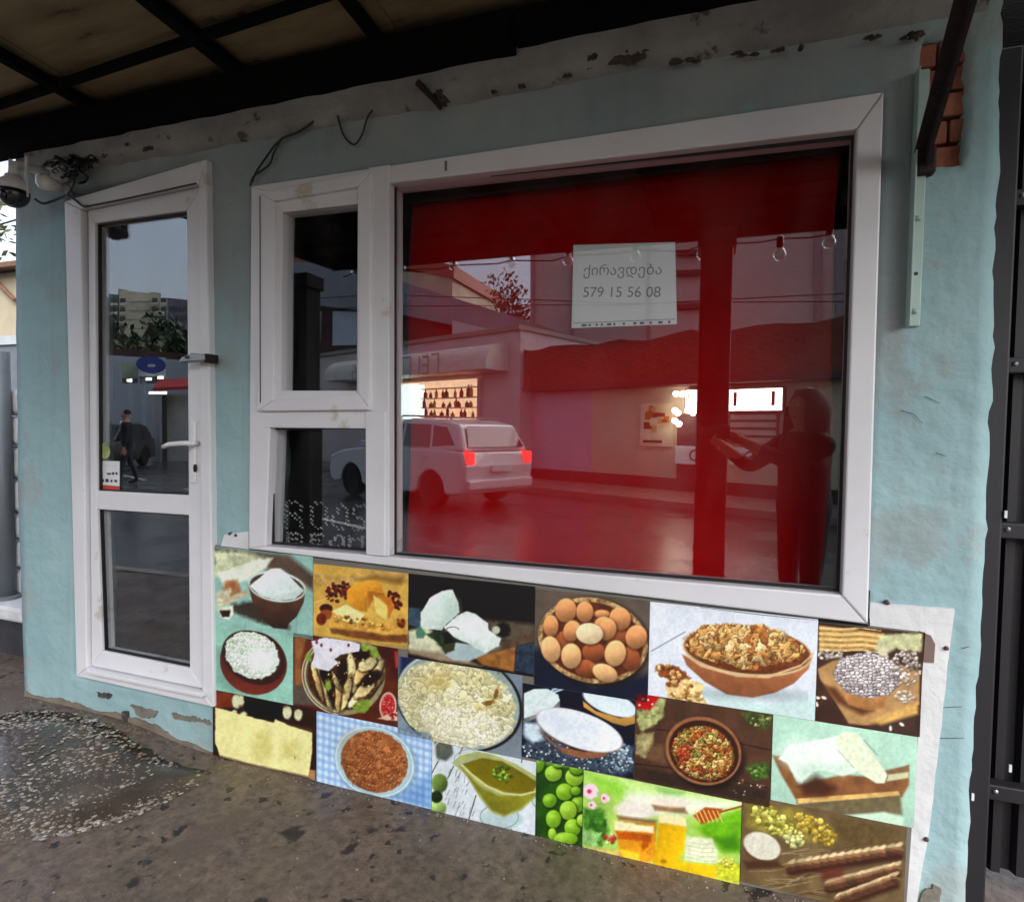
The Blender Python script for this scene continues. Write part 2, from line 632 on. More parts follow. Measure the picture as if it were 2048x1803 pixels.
sheet('road', [(-400, -400), (400, -400), (400, 400), (-400, 400)], -0.13, M_ROAD)
M_LINE = mat('worn white road paint', (196, 194, 188), (150, 148, 144), scale=7, rough=0.6)

# ------------------------------------------------------------------ unlit room behind the shop front
def build_room():
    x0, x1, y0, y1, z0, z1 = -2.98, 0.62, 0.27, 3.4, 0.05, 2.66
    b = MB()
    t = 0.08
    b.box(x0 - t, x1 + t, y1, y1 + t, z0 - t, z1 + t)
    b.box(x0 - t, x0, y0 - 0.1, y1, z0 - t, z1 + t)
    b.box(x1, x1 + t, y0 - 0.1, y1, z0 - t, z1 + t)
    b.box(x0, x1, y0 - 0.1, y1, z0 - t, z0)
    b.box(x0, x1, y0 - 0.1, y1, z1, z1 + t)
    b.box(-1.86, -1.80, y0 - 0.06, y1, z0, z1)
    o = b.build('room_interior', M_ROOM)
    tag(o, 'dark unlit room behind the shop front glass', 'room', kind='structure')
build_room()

# ------------------------------------------------------------------ front wall
DO = (-2.712, -1.925, 0.22, 2.372)           # door opening x0 x1 z0 z1
WO = (-1.700, 0.398, 0.866, 2.268)           # window opening
NI = (0.492, 0.592, 2.062, 2.405)            # brick showing where plaster has fallen off
XL, XR, ZT = -3.045, 0.662, 2.70

def snap_axis(a, b, step, marks):
    pts = sorted(set([a, b] + list(marks)))
    out = []
    for p, q in zip(pts, pts[1:]):
        n = max(1, round((q - p) / step))
        out += [p + (q - p) * k / n for k in range(n)]
    return out + [b]

def build_wall():
    gx = snap_axis(XL, XR, 0.028, [DO[0], DO[1], WO[0], WO[1], NI[0], NI[1]])
    gz = snap_axis(-0.08, ZT, 0.028, [DO[2], DO[3], WO[2], WO[3], NI[2], NI[3]])
    nz = len(gz)
    X, Z = np.meshgrid(np.array(gx), np.array(gz), indexing='ij')
    Y = 0.010 * (fbm(X + 9, Z + 9, 0.45, 3, 3) - 0.5) + 0.005 * (fbm(X + 9, Z + 9, 0.06, 8, 2) - 0.5)
    XX = X.copy()
    e = 0.011 * (fbm(Z[-1] + 5, Z[-1] * 0 + 3, 0.16, 4, 4) - 0.5) + 0.012 * (fbm(Z[-1] + 5, Z[-1] * 0, 0.03, 9, 2) - 0.5)
    XX[-1] += e + 0.014 * np.sin(np.clip(Z[-1] / 2.4, 0, 1) * math.pi)
    XX[0] += 0.006 * (fbm(Z[0] + 5, Z[0] * 0, 0.2, 2, 3) - 0.5) - 0.02 * np.sin(np.clip(Z[0] / 2.4, 0, 1) * math.pi)
    # ragged plaster round the fallen-off patch
    for i, x in enumerate(gx):
        for j, z in enumerate(gz):
            if abs(x - NI[0]) < 1e-6 or abs(x - NI[1]) < 1e-6:
                if NI[2] - 1e-6 <= z <= NI[3] + 1e-6:
                    XX[i, j] += random.uniform(-0.006, 0.006)
            if (abs(z - NI[2]) < 1e-6 or abs(z - NI[3]) < 1e-6) and NI[0] < x < NI[1]:
                Z[i, j] += random.uniform(-0.006, 0.006)
    vs = list(zip(XX.ravel().tolist(), Y.ravel().tolist(), Z.ravel().tolist()))
    fs = []
    for i in range(len(gx) - 1):
        for j in range(nz - 1):
            cx, cz = (gx[i] + gx[i + 1]) / 2, (gz[j] + gz[j + 1]) / 2
            if any(o[0] < cx < o[1] and o[2] < cz < o[3] for o in (DO, WO, NI)):
                continue
            fs.append((i * nz + j, (i + 1) * nz + j, (i + 1) * nz + j + 1, i * nz + j + 1))
    b = MB()
    b.add(vs, fs)
    me = b.mesh('shop_wall', M_TEAL)
    # front must face the street
    if me.polygons[0].normal.y > 0:
        me.flip_normals()
    o = link('shop_wall', me, smooth=True)
    sd = o.modifiers.new('thickness', 'SOLIDIFY')
    sd.thickness = 0.2
    sd.offset = -1
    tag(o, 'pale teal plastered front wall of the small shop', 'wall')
    return o
wall = build_wall()

# bricks showing at the upper corner
MB().box(NI[0] - 0.02, NI[1] + 0.02, 0.055, 0.12, NI[2] - 0.03, NI[3] + 0.03).build('mortar_bed', M_MORTAR, wall)
def bricks():
    z = NI[2] + 0.004
    row = 0
    while z < NI[3] - 0.02:
        h = 0.058
        cut = [(NI[0] - 0.01, 0.530), (0.536, NI[1] + 0.01)] if row % 2 == 0 else [(NI[0] - 0.01, 0.562), (0.568, NI[1] + 0.01)]
        for a, c in cut:
            MB().box(a, c, 0.018 + random.uniform(-0.006, 0.008), 0.09, z, min(z + h, NI[3] + 0.02)).build('brick', M_BRICK, wall, bevel=0.004)
        z += 0.068
        row += 1
bricks()

def blob(name, px, py, rx, ry, m, parent, y=-0.004, thick=0.012, n=28, seed=1, rag=0.35, label=None):
    """ragged lump of fallen or smeared plaster on the wall"""
    rnd = random.Random(seed)
    c = at(px, py, y)
    ex = (at(px + rx, py, y) - c).length
    ez = (at(px, py - ry, y) - c).length
    ph = [rnd.uniform(0, 6.28) for _ in range(5)]
    v, f = [], []
    rings = 4
    for k in range(rings):
        t = 1 - k / rings
        for q in range(n):
            w = 2 * math.pi * q / n
            g = 1 + 1.5 * rag * (float(fbm(np.array([math.cos(w) * 1.3 + ph[0] * 9 + 20]), np.array([math.sin(w) * 1.3 + ph[1] * 9 + 20]), 0.9, seed, 4)[0]) - 0.5)
            v.append((c.x + ex * g * t * math.cos(w), y + 0.01 - (0.01 + thick) * (1 - t * t) - rnd.uniform(0, thick * 0.3), c.z + ez * g * t * math.sin(w)))
    for k in range(rings - 1):
        for q in range(n):
            f.append((k * n + q, k * n + (q + 1) % n, (k + 1) * n + (q + 1) % n, (k + 1) * n + q))
    f.append(tuple((rings - 1) * n + q for q in range(n)))
    b = MB()
    b.add(v, f)
    o = b.build(name, m, parent)
    if label:
        o['label'] = label
    return o

# broken plaster band running under the canopy beam
def build_band():
    gx = np.linspace(-2.93, 0.63, 300)
    top, rows = 2.60, 7
    vs, fs = [], []
    lowz = 2.448 + 0.040 * (fbm(gx + 7, gx * 0, 0.22, 31, 5) - 0.5)
    for i, x in enumerate(gx):
        for j in range(rows):
            t = j / (rows - 1)
            z = top + (lowz[i] - top) * t
            yy = -0.034 + 0.012 * (float(vn(np.array([x * 14 + 50]), np.array([z * 22]), 6)[0]) - 0.5)
            if j == rows - 1:
                yy = 0.0
            vs.append((float(x), yy, float(z)))
    for i in range(len(gx) - 1):
        for j in range(rows - 1):
            fs.append((i * rows + j, i * rows + j + 1, (i + 1) * rows + j + 1, (i + 1) * rows + j))
    b = MB()
    b.add(vs, fs)
    o = b.build('plaster_band', M_BAND, wall, smooth=True)
    o['label'] = 'crumbling grey plaster ledge under the canopy'
build_band()
for k, (px, py, rx, ry) in enumerate([(1215, 118, 46, 20), (1285, 108, 36, 16), (1372, 118, 26, 9), (1490, 106, 20, 6), (262, 290, 36, 11), (215, 306, 24, 10),
                                      (1825, 68, 24, 9), (1745, 72, 18, 6), (395, 268, 12, 10), (1603, 92, 6, 8), (1130, 150, 10, 6), (1040, 172, 8, 7), (985, 182, 6, 5), (1560, 98, 14, 5),
                                      (150, 330, 46, 20)]):
    rr_ = random.Random(100 + k)
    for q in range(5):
        blob('crumbled_patch', px + rr_.uniform(-1, 1) * rx, py + rr_.uniform(-0.6, 0.6) * ry, rx * rr_.uniform(0.2, 0.6), ry * rr_.uniform(0.3, 0.75), M_CRUMB, wall, y=-0.033, thick=0.003, seed=200 + k * 7 + q, rag=1.0, n=36)

def flat_patch(name, pts, m, parent, y=-0.009, label=None, rag=0.0012, step=0.03):
    """ragged-edged smear of paint lying on the plaster"""
    P = [Vector((*xz(*p),)) for p in pts]
    out = []
    for i in range(len(P)):
        a, c = P[i], P[(i + 1) % len(P)]
        n = max(1, int((c - a).length / step))
        for k in range(n):
            q = a.lerp(c, k / n)
            out.append((q.x + random.uniform(-rag, rag), q.y + random.uniform(-rag, rag)))
    o = MB().prism(out, y, y + 0.02).build(name, m, parent)
    if label:
        o['label'] = label
    return o
flat_patch('paint_patch', [(1738, 1204), (1908, 1216), (1893, 1330), (1878, 1470), (1858, 1640), (1832, 1800), (1772, 1806), (1800, 1600), (1840, 1300), (1836, 1262), (1738, 1250)], M_WPAINT, wall, label='white paint smeared round the corner of the food banner')
flat_patch('paint_patch', [(452, 1068), (500, 1062), (500, 1100), (442, 1100)], M_WPAINT, wall, label='white paint smear at the banner corner')
M_TAPE = mat('brown tape', (122, 100, 92), (108, 88, 80), rough=0.5)
flat_patch('tape_piece', [(1836, 1258), (1858, 1268), (1868, 1285), (1864, 1322), (1838, 1320)], M_TAPE, wall, y=-0.012, rag=0.001)
M_SCREW = mat('screw head', (92, 52, 66), (60, 44, 50), rough=0.5)
for px, py in ((1893, 1296), (1853, 1678), (471, 1070), (459, 1067), (1775, 1205)):
    p = at(px, py, -0.012)
    MB().lathe([(0.006, 0.012), (0.006, -0.001), (0.004, -0.004), (0.001, -0.005)], p, n=10, axis='y').build('screw', M_SCREW, wall)
M_BARE = mat('bare render', (126, 122, 112), (104, 98, 88), scale=8, rough=0.9, bump=0.6)
flat_patch('bare_render', [(1835, 1790), (1868, 1764), (1884, 1775), (1880, 1800), (1835, 1806)], M_BARE, wall, y=-0.007, rag=0.006, step=0.012)
flat_patch('bare_render', [(262, 1408), (318, 1422), (312, 1432), (280, 1434)], M_BARE, wall, y=-0.006, rag=0.006, step=0.012)
flat_patch('bare_render', [(346, 1424), (420, 1440), (424, 1448), (352, 1434)], M_BARE, wall, y=-0.006, rag=0.006, step=0.012)
flat_patch('bare_render', [(196, 1382), (226, 1388), (222, 1396), (198, 1392)], M_CRUMB, wall, y=-0.006, rag=0.005, step=0.01)
flat_patch('bare_render', [(248, 1421), (258, 1421), (260, 1440), (250, 1446)], M_CRUMB, wall, y=-0.012)
# fine cracks in the plaster beside the gate
for pts in ([(1802, 820), (1828, 828), (1845, 846)], [(1850, 792), (1880, 806)], [(1872, 905), (1892, 912)], [(1880, 1415), (1925, 1412)], [(1868, 1476), (1930, 1475)], [(1925, 1296), (1940, 1292)], ):
    MB().tube([at(p[0], p[1], -0.004) for p in pts], 0.0010, 5, 0.0005).build('crack', M_CRUMB, wall)

# dried mud splashed along the foot of the wall
def mud():
    M_MUD = mat('dried mud', (128, 116, 100), (108, 96, 84), scale=10, rough=0.95, bump=0.5)
    for x0, x1 in ((-3.035, -2.5), (-2.5, -1.905)):
        n = 60
        xs_ = [x0 + (x1 - x0) * k / n for k in range(n + 1)]
        hh = fbm(np.array(xs_) + 20, np.array(xs_) * 0, 0.16, 61, 5)
        top = [(x, pave_z(x, -0.02) + 0.004 + 0.075 * max(0, h - 0.30)) for x, h in zip(xs_, hh)]
        MB().prism([(x0, -0.03), (x1, -0.03)] + top[::-1], -0.0085, 0.01).build('mud_splash', M_MUD, wall)
mud()

# ------------------------------------------------------------------ shop window
YF = -0.030
def q4(*pts, y=YF):
    return [xz(p[0], p[1], y) for p in pts]

def lerp2(a, b, t):
    return (a[0] + (b[0] - a[0]) * t, a[1] + (b[1] - a[1]) * t)

window = thing('shop_window', 'wide white plastic shop window with one big pane and two small panes', 'window', (0.0, 0, 0.85))
W_out = q4((502, 372), (1768, 183), (1736, 1248), (497, 1097))
W_in = q4((556, 392), (1714, 258), (1684, 1190), (531, 1092))
MB().ring(W_out, W_in, YF, 0.07).build('frame', M_PVC, window, bevel=0.005)
# mullion between the small panes and the big pane
mu = q4((738, 336), (779, 330), (779, 1112), (733, 1110))
MB().prism(mu, YF - 0.004, 0.066).build('mullion', M_PVC, window, bevel=0.004)
# cover strip on the foot of the mullion
MB().prism(q4((732, 822), (772, 822), (770, 1112), (733, 1108), y=-0.036), -0.040, -0.030).build('cover_strip', M_PVC, window, bevel=0.003)
tr = q4((526, 818), (740, 818), (736, 857), (530, 855))
MB().prism(tr, YF - 0.002, 0.064).build('transom', M_PVC, window, bevel=0.004)
# glazing beads of the big pane and the panes themselves
def pane(name, quad, inset, m, parent, y0=0.010, y1=0.016):
    o = MB().prism(quad, y0, y1).build(name, m, parent)
    return o
def bead(outer, parent, w=0.014, y0=0.003, y1=0.010, m=None):
    cx = sum(p[0] for p in outer) / 4
    cz = sum(p[1] for p in outer) / 4
    inner = [(p[0] + (w if p[0] < cx else -w), p[1] + (w if p[1] < cz else -w)) for p in outer]
    MB().ring(outer, inner, y0, y1).build('gasket', m or M_GASKET, parent)
def grow(qd, w):
    cx = sum(p[0] for p in qd) / 4
    cz = sum(p[1] for p in qd) / 4
    return [(p[0] + (-w if p[0] < cx else w), p[1] + (-w if p[1] < cz else w)) for p in qd]
big = q4((780, 362), (1712, 262), (1680, 1185), (780, 1110))
pane('pane', grow(big, 0.012), 0, M_GLASS, window)['label'] = 'big pane mirroring the street over a red curtain'
bead(grow(big, 0.004), window, w=0.008)
low = q4((533, 857), (730, 855), (729, 1103), (533, 1088))
pane('pane', grow(low, 0.012), 0, M_GLASS, window)['label'] = 'small lower pane with dotted lettering'
bead(grow(low, 0.004), window, w=0.008)
# opening sash over the small lower pane
S_out = q4((517, 384), (742, 342), (740, 820), (514, 822), y=-0.05)
S_mid = q4((548, 402), (716, 374), (716, 786), (548, 800), y=-0.05)
sash = MB().ring(S_out, S_mid, -0.052, 0.02).build('sash', M_PVC, window, bevel=0.005)
I_out = q4((549, 398), (718, 376), (716, 800), (547, 803), y=-0.034)
I_in = q4((566, 425), (716, 408), (714, 781), (563, 781), y=-0.034)
MB().ring(I_out, I_in, -0.036, 0.028).build('inner_sash', M_PVC, sash, bevel=0.004)
upp = q4((563, 423), (717, 404), (716, 783), (561, 783), y=-0.03)
pane('pane', grow(upp, 0.006), 0, M_GLASS, sash, -0.008, -0.002)['label'] = 'small upper pane of the opening sash'
MB().box(at(520, 500, -0.053).x - 0.002, at(520, 500, -0.053).x + 0.002, -0.0535, -0.051, at(519, 805, -0.053).z, at(519, 392, -0.053).z).build('seam', M_GASKET, sash)
# small drain slot in the top member
p = at(892, 332, YF)
MB().box(p.x - 0.004, p.x + 0.004, YF - 0.003, YF + 0.01, p.z - 0.016, p.z + 0.016).build('drain_slot', M_TAPE, window)
# mitre joints of the outer frame
for a, c in (((1714, 258), (1768, 183)), ((1684, 1190), (1736, 1248))):
    pa, pc = at(*a, YF - 0.0005), at(*c, YF - 0.0005)
    MB().tube([pa, pc], 0.0012, 4).build('mitre_joint', mat('joint shade', (150, 142, 140), rough=0.6), window)
# dark sealant round the bottom corner
MB().tube([at(1400, 1214, -0.012), at(1527, 1229, -0.012), at(1736, 1250, -0.012), at(1737, 1180, -0.012)], 0.004, 6).build('sealant', M_GASKET, window)

# lettering made of pale dots on the lower small pane
M_DOT = mat('pale dot sticker', (176, 176, 172), rough=0.5)
GLY = {'R': ["1110", "1001", "1001", "1110", "1011", "1001", "1001"], 'O': ["0110", "1001", "1001", "1001", "1001", "1001", "0110"],
       'A': ["0010", "0101", "0101", "1001", "1001", "1001", "0110"], 'S': ["0111", "1000", "1000", "0110", "0001", "0001", "1110"],
       'B': ["1110", "1001", "1110", "1001", "1110"], 'E': ["1111", "1000", "1110", "1000", "1111"], 'M': ["1001", "1111", "1001", "1001", "1001"]}
def dots():
    b = MB()
    for ch, px, py, w, h in (('R', 570, 1002, 36, 58), ('O', 622, 1004, 34, 58), ('A', 664, 1008, 34, 54), ('S', 706, 1010, 26, 54),
                             ('B', 574, 1066, 32, 26), ('E', 622, 1068, 26, 26), ('A', 660, 1070, 30, 26), ('M', 698, 1072, 30, 26)):
        g = GLY[ch]
        for r_, row in enumerate(g):
            for c_, on in enumerate(row):
                for sub in (0, 1):
                    if on == '1':
                        q = at(px + w * (c_ + 0.4 * sub) / 3.6 + random.uniform(-1, 1), py + h * (r_ + 0.4 * sub) / len(g) + random.uniform(-1, 1), 0.030)
                        rr = random.uniform(0.0026, 0.0048)
                        b.lathe([(rr * 0.5, -0.003), (rr, -0.0015), (rr, 0.002)], q, n=6, axis='y')
    o = b.build('dot_lettering', M_DOT, window)
    o['label'] = 'two rows of letters in pale dots'
dots()

# ------------------------------------------------------------------ curtain, pelmet and paper notice inside the window
def build_curtain():
    x0, x1 = at(818, 700, 0.19).x, at(1664, 700, 0.19).x
    zt, zb = 2.27, 0.80
    n, mrows = 220, 26
    vs, fs = [], []
    for i in range(n + 1):
        x = x0 + (x1 - x0) * i / n
        for j in range(mrows + 1):
            t = j / mrows
            z = zt + (zb - zt) * t
            y = 0.195 + 0.003 * math.sin(x * 9 + 1.2 * math.sin(x * 4)) * (0.4 + 0.6 * t) + 0.0012 * math.sin(x * 31 + t)
            edge = 0.012 * math.sin(z * 6) if i in (0, n) else 0
            vs.append((x + edge, y, z))
    for i in range(n):
        for j in range(mrows):
            a = i * (mrows + 1) + j
            fs.append((a, a + 1, a + mrows + 2, a + mrows + 1))
    b = MB()
    b.add(vs, fs)
    o = b.build('curtain', M_CURT, smooth=True)
    sd = o.modifiers.new('thickness', 'SOLIDIFY')
    sd.thickness = 0.003
    tag(o, 'deep red cloth curtain hung behind the big shop pane', 'curtain')
build_curtain()
c0, c1 = at(800, 352, 0.08), at(1700, 292, 0.08)
tag(MB().box(c0.x, c1.x, 0.15, 0.18, 2.20, 2.29).build('curtain_rail', M_RAIL, bevel=0.004), 'brown wooden curtain rail along the top of the big pane', 'curtain rail')

YP = 0.052
NQ = [xz(p[0], p[1], YP) for p in ((1147, 490), (1350, 484), (1354, 648), (1143, 656))]
notice = tag(MB().prism(NQ, YP, YP + 0.0012).build('paper_notice', M_PAPER), 'white paper with a phone number taped inside the big pane', 'notice')
cx = at(1243, 540, YP - 0.001)
u_ = (Vector((NQ[1][0], 0, NQ[1][1])) - Vector((NQ[0][0], 0, NQ[0][1]))).normalized()
w_ = Vector((0, -1, 0)).cross(u_) * -1
w_ = Vector((-u_.z, 0, u_.x))
text_mesh('lettering', 'ქირავდება', 0.05, M_INK, notice, at(1244, 541, YP - 0.0006), u_, w_, width=(at(1322, 541, YP) - at(1166, 541, YP)).length)
text_mesh('lettering', '579 15 56 08', 0.05, M_INK, notice, at(1242, 585, YP - 0.0006), u_, w_, width=(at(1319, 585, YP) - at(1165, 585, YP)).length)
def footer():
    b = MB()
    a, c = Vector((NQ[3][0], 0, NQ[3][1])), Vector((NQ[2][0], 0, NQ[2][1]))
    e = (c - a)
    for t0, t1 in ((0.1, 0.15), (0.17, 0.19), (0.24, 0.26), (0.29, 0.31), (0.35, 0.39), (0.41, 0.43), (0.5, 0.52), (0.6, 0.63), (0.66, 0.7), (0.75, 0.77), (0.83, 0.87), (0.92, 0.94)):
        p0, p1 = a + e * t0, a + e * t1
        b.prism([(p0.x, p0.z + 0.004), (p1.x, p1.z + 0.004), (p1.x, p1.z + 0.011), (p0.x, p0.z + 0.011)], YP - 0.0008, YP + 0.0002)
    p0, p1 = a + e * 0.02, a + e * 0.98
    b.prism([(p0.x, p0.z + 0.015), (p1.x, p1.z + 0.015), (p1.x, p1.z + 0.0165), (p0.x, p0.z + 0.0165)], YP - 0.0008, YP + 0.0002)
    b.build('printed_footer', mat('dark ink', (50, 54, 60), rough=0.8), notice)
footer()

# ------------------------------------------------------------------ door
door = thing('shop_door', 'white plastic shop door with two glass panes mirroring the street', 'door', (-2.3, 0, 0.21))
YL = -0.012
D_out = q4((128, 402), (412, 318), (427, 1414), (152, 1352))
D_in = q4((162, 418), (396, 368), (404, 1384), (173, 1336))
MB().ring(D_out, D_in, YF, 0.07).build('frame', M_PVC, door, bevel=0.005)
L_out = q4((164, 414), (398, 364), (404, 1386), (172, 1338), y=-0.03)
L_out = grow(L_out, -0.009)
gu = q4((190, 446), (373, 421), (377, 990), (193, 981), y=YL)
gl_ = q4((194, 1018), (377, 1030), (379, 1336), (204, 1301), y=YL)
lf = MB()
lf.prism([L_out[0], L_out[1], gu[1], gu[0]], YL, 0.05)
lf.prism([L_out[1], L_out[2], gl_[2], gl_[1], gu[2], gu[1]], YL, 0.05)
lf.prism([L_out[2], L_out[3], gl_[3], gl_[2]], YL, 0.05)
lf.prism([L_out[3], L_out[0], gu[0], gu[3], gl_[0], gl_[3]], YL, 0.05)
lf.prism([gu[3], gu[2], gl_[1], gl_[0]], YL, 0.05)
leaf = lf.build('door_leaf', M_PVC, door, bevel=0.004)
bead(grow(gu, 0.002), door, w=0.008, y0=0.0, y1=0.014)
bead(grow(gl_, 0.002), door, w=0.008, y0=0.0, y1=0.014)
pane('pane', grow(gu, 0.008), 0, M_GLASS_D, door, 0.014, 0.020)['label'] = 'upper door pane mirroring sky and tower block'
pane('pane', grow(gl_, 0.008), 0, M_GLASS_D, door, 0.014, 0.020)['label'] = 'lower door pane mirroring the road'
# shadow gap between frame and leaf
MB().ring(D_in, L_out, 0.010, 0.03).build('gap_seal', M_GASKET, door)
# sill of the frame
MB().prism(q4((174, 1338), (405, 1386), (405, 1394), (174, 1346), y=-0.05), -0.055, -0.03).build('threshold', M_PVC, door, bevel=0.003)
# lever handle
def handle():
    p = at(389, 902, YL)
    pl = MB().box(p.x - 0.013, p.x + 0.013, YL - 0.010, YL + 0.001, at(389, 966, YL).z, at(389, 842, YL).z).build('handle_plate', M_WPLAST, door, bevel=0.006, seg=3)
    a = at(386, 886, YL - 0.03)
    e = at(326, 893, YL - 0.05)
    yy = YL - 0.05
    MB().tube([(a.x, YL - 0.005, a.z), (a.x, yy, a.z)], 0.010, 12).build('spindle', M_WPLAST, pl, smooth=True)
    MB().tube([(a.x + 0.008, yy, a.z + 0.001), (a.x - 0.03, yy - 0.003, a.z), (a.x - 0.10, yy - 0.003, a.z - 0.006), (e.x + 0.004, yy, e.z)], 0.0095, 12).build('lever', M_WPLAST, pl, smooth=True)
    k = at(389, 936, YL - 0.012)
    MB().prism([(k.x + 0.006 * math.cos(w), k.z + 0.016 * math.sin(w)) for w in [6.283 * i / 14 for i in range(14)]], YL - 0.013, YL - 0.004).build('keyhole', M_BLACK, pl)
handle()
# hasp clamped over door and frame
def hasp():
    a, c = at(368, 722, -0.06), at(418, 716, -0.06)
    b = MB()
    b.prism([(a.x, a.z - 0.008), (c.x, c.z - 0.012), (c.x, c.z + 0.012), (a.x + 0.06, a.z + 0.028), (a.x + 0.01, a.z + 0.010)], -0.085, -0.045)
    o = b.build('hasp', M_STEEL, door, bevel=0.004)
    MB().box(a.x + 0.036, a.x + 0.052, -0.09, -0.084, a.z + 0.006, a.z + 0.018).build('key_slot', M_BLACK, o)
    MB().box(c.x - 0.012, c.x + 0.008, -0.075, -0.02, c.z - 0.018, c.z + 0.016).build('clamp', M_RUST, o, bevel=0.003)
hasp()
# stickers on the glass
M_RED = mat('orange red print', (206, 70, 40), rough=0.5)
st = q4((193, 921), (239, 922), (239, 972), (193, 968), y=0.012)
o = MB().prism(st, 0.0115, 0.0132).build('sticker', M_WPLAST, door)
o['label'] = 'white payment sticker with red foot'
so = MB().prism(q4((193, 969), (239, 973), (239, 981), (193, 977), y=0.012), 0.0115, 0.0132).build('sticker_strip', M_RED, o)
def marks(o):
    b = MB()
    for x0, y0, w, h in ((198, 929, 5, 2), (207, 930, 26, 1), (214, 945, 8, 4), (224, 944, 5, 5), (231, 944, 4, 5), (199, 957, 9, 7), (211, 957, 6, 7), (221, 959, 4, 5), (229, 959, 5, 5)):
        a, c = at(x0, y0, 0.011), at(x0 + w, y0 + h, 0.011)
        b.prism([(a.x, c.z), (c.x, c.z), (c.x, a.z), (a.x, a.z)], 0.0106, 0.0112)
    b.build('printed_mark', mat('dark ink', (50, 54, 60)), o)
marks(o)
p = at(209, 902, 0.0122)
o2 = MB().lathe([(0.034, -0.0010), (0.034, 0.0004)], p, n=24, axis='y').build('sticker', mat('yellow green sticker', (186, 190, 130), (120, 140, 90), scale=30), door)
o2['label'] = 'round yellow green sticker'

# ------------------------------------------------------------------ canopy
def zc(y):
    return 2.672 + 0.045 * (-y)
canopy = thing('street_canopy', 'dark lean-to canopy of stained sheets on tarred timbers over the pavement', 'canopy', (-0.7, 0, 2.6))
CX0, CX1, CY = -3.16, 2.6, -2.5
MB().box(CX0, -0.628, -0.095, -0.004, 2.548, 2.66).build('wall_plate', M_BEAM, canopy, bevel=0.006)
MB().box(-0.626, CX1, -0.09, -0.004, 2.566, 2.658).build('wall_plate', M_BEAM, canopy, bevel=0.006)
RX = [-3.13, -2.45, -1.69, -1.10, -0.42, 0.22, 0.86, 1.50, 2.2]
for k, x in enumerate(RX):
    w = 0.016 + 0.005 * (k % 3)
    b = MB()
    b.solid([(x - w, -0.01, 2.63), (x + w, -0.01, 2.63), (x + w, -0.01, 2.672), (x - w, -0.01, 2.672)], (random.uniform(-0.03, 0.03), CY + 0.06, 0.045 * 2.44))
    b.build('rafter', M_BEAM, canopy, bevel=0.006)
for k, (ya, yb) in enumerate(((-0.17, -0.33), (-0.80, -0.84), (-1.45, -1.45), (-2.05, -2.02))):
    b = MB()
    za, zb = zc(ya) - 0.034, zc(yb) - 0.034
    b.solid([(CX0, ya - 0.012, za), (CX0, ya + 0.012, za), (CX0, ya + 0.012, za + 0.032), (CX0, ya - 0.012, za + 0.032)], (CX1 - CX0, (yb - ya) * 2.4 if k == 0 else yb - ya, (zb - za)))
    b.build('purlin', M_BEAM, canopy, bevel=0.004)
rows = [0.02, -0.62, -1.22, -1.85, -2.49]
for i in range(len(RX) - 1):
    for j in range(4):
        a, c = RX[i] + random.uniform(-0.02, 0.02), RX[i + 1] + random.uniform(0.03, 0.06)
        y0, y1 = rows[j], rows[j + 1] - 0.06
        dz = 0.006 + 0.010 * ((i + j) % 2)
        b = MB()
        b.solid([(a, y0, zc(y0) + dz), (c, y0, zc(y0) + dz + random.uniform(0, 0.006)), (c, y1, zc(y1) + dz + 0.012), (a, y1, zc(y1) + dz + 0.012)], (0, 0, 0.008))
        b.build('roof_sheet', M_SHEET if j == 0 else M_SHEET_SHADE, canopy)  # outer sheets: underside shade put into the colour, keeping their mirror image dark
MB().box(CX0, CX1, CY - 0.05, CY, 2.70, 2.86).build('fascia', M_BEAM, canopy, bevel=0.006)
MB().solid([(CX0 - 0.02, 0.0, 2.60), (CX0 + 0.01, 0.0, 2.60), (CX0 + 0.01, 0.0, 2.70), (CX0 - 0.02, 0.0, 2.70)], (0, CY, 0.11)).build('bargeboard', M_BEAM, canopy)
# stub of an iron rod poking out of the beam
e0, e1 = at(835, 165, -0.06), at(882, 218, -0.03)
rod = MB().tube([e0, e0.lerp(e1, 0.6) + Vector((0.004, 0, 0)), e1], 0.012, 8, 0.007).build('rod_stub', M_RUST, canopy)
blob('crumbled_patch', 884, 196, 22, 20, M_CRUMB, wall, y=-0.01, thick=0.03, seed=77, rag=0.6)

def post(name, label, x0, x1, y, z1, m, w=0.2):
    t = thing(name, label, 'post', ((x0 + x1) / 2, y, 0), group='posts carrying the canopy')
    MB().box(x0, x1, y - w / 2, y + w / 2, -0.05, z1).build('shaft', m, t, bevel=0.012)
    MB().box(x0 - 0.03, x1 + 0.03, y - w / 2 - 0.03, y + w / 2 + 0.03, -0.05, 0.10).build('foot_block', M_KERB, t, bevel=0.01)
    MB().box(x0 - 0.02, x1 + 0.02, y - w / 2 - 0.02, y + w / 2 + 0.02, z1 - 0.12, z1).build('head_plate', m, t, bevel=0.006)
    return t
M_POST = mat('brown painted post', (58, 34, 32), (44, 28, 28), scale=5, rough=0.6, bump=0.2)
M_POST2 = mat('black painted post', (9, 9, 10), (6, 6, 7), scale=5, rough=0.9, spec=0.1)
post('canopy_post', 'dark brown square canopy post mirrored in the big pane', -0.12, 0.085, -2.40, 2.70, M_POST)
post('canopy_post', 'broad black canopy post mirrored in the small panes', -3.88, -3.42, -2.62, 2.70, M_POST2)

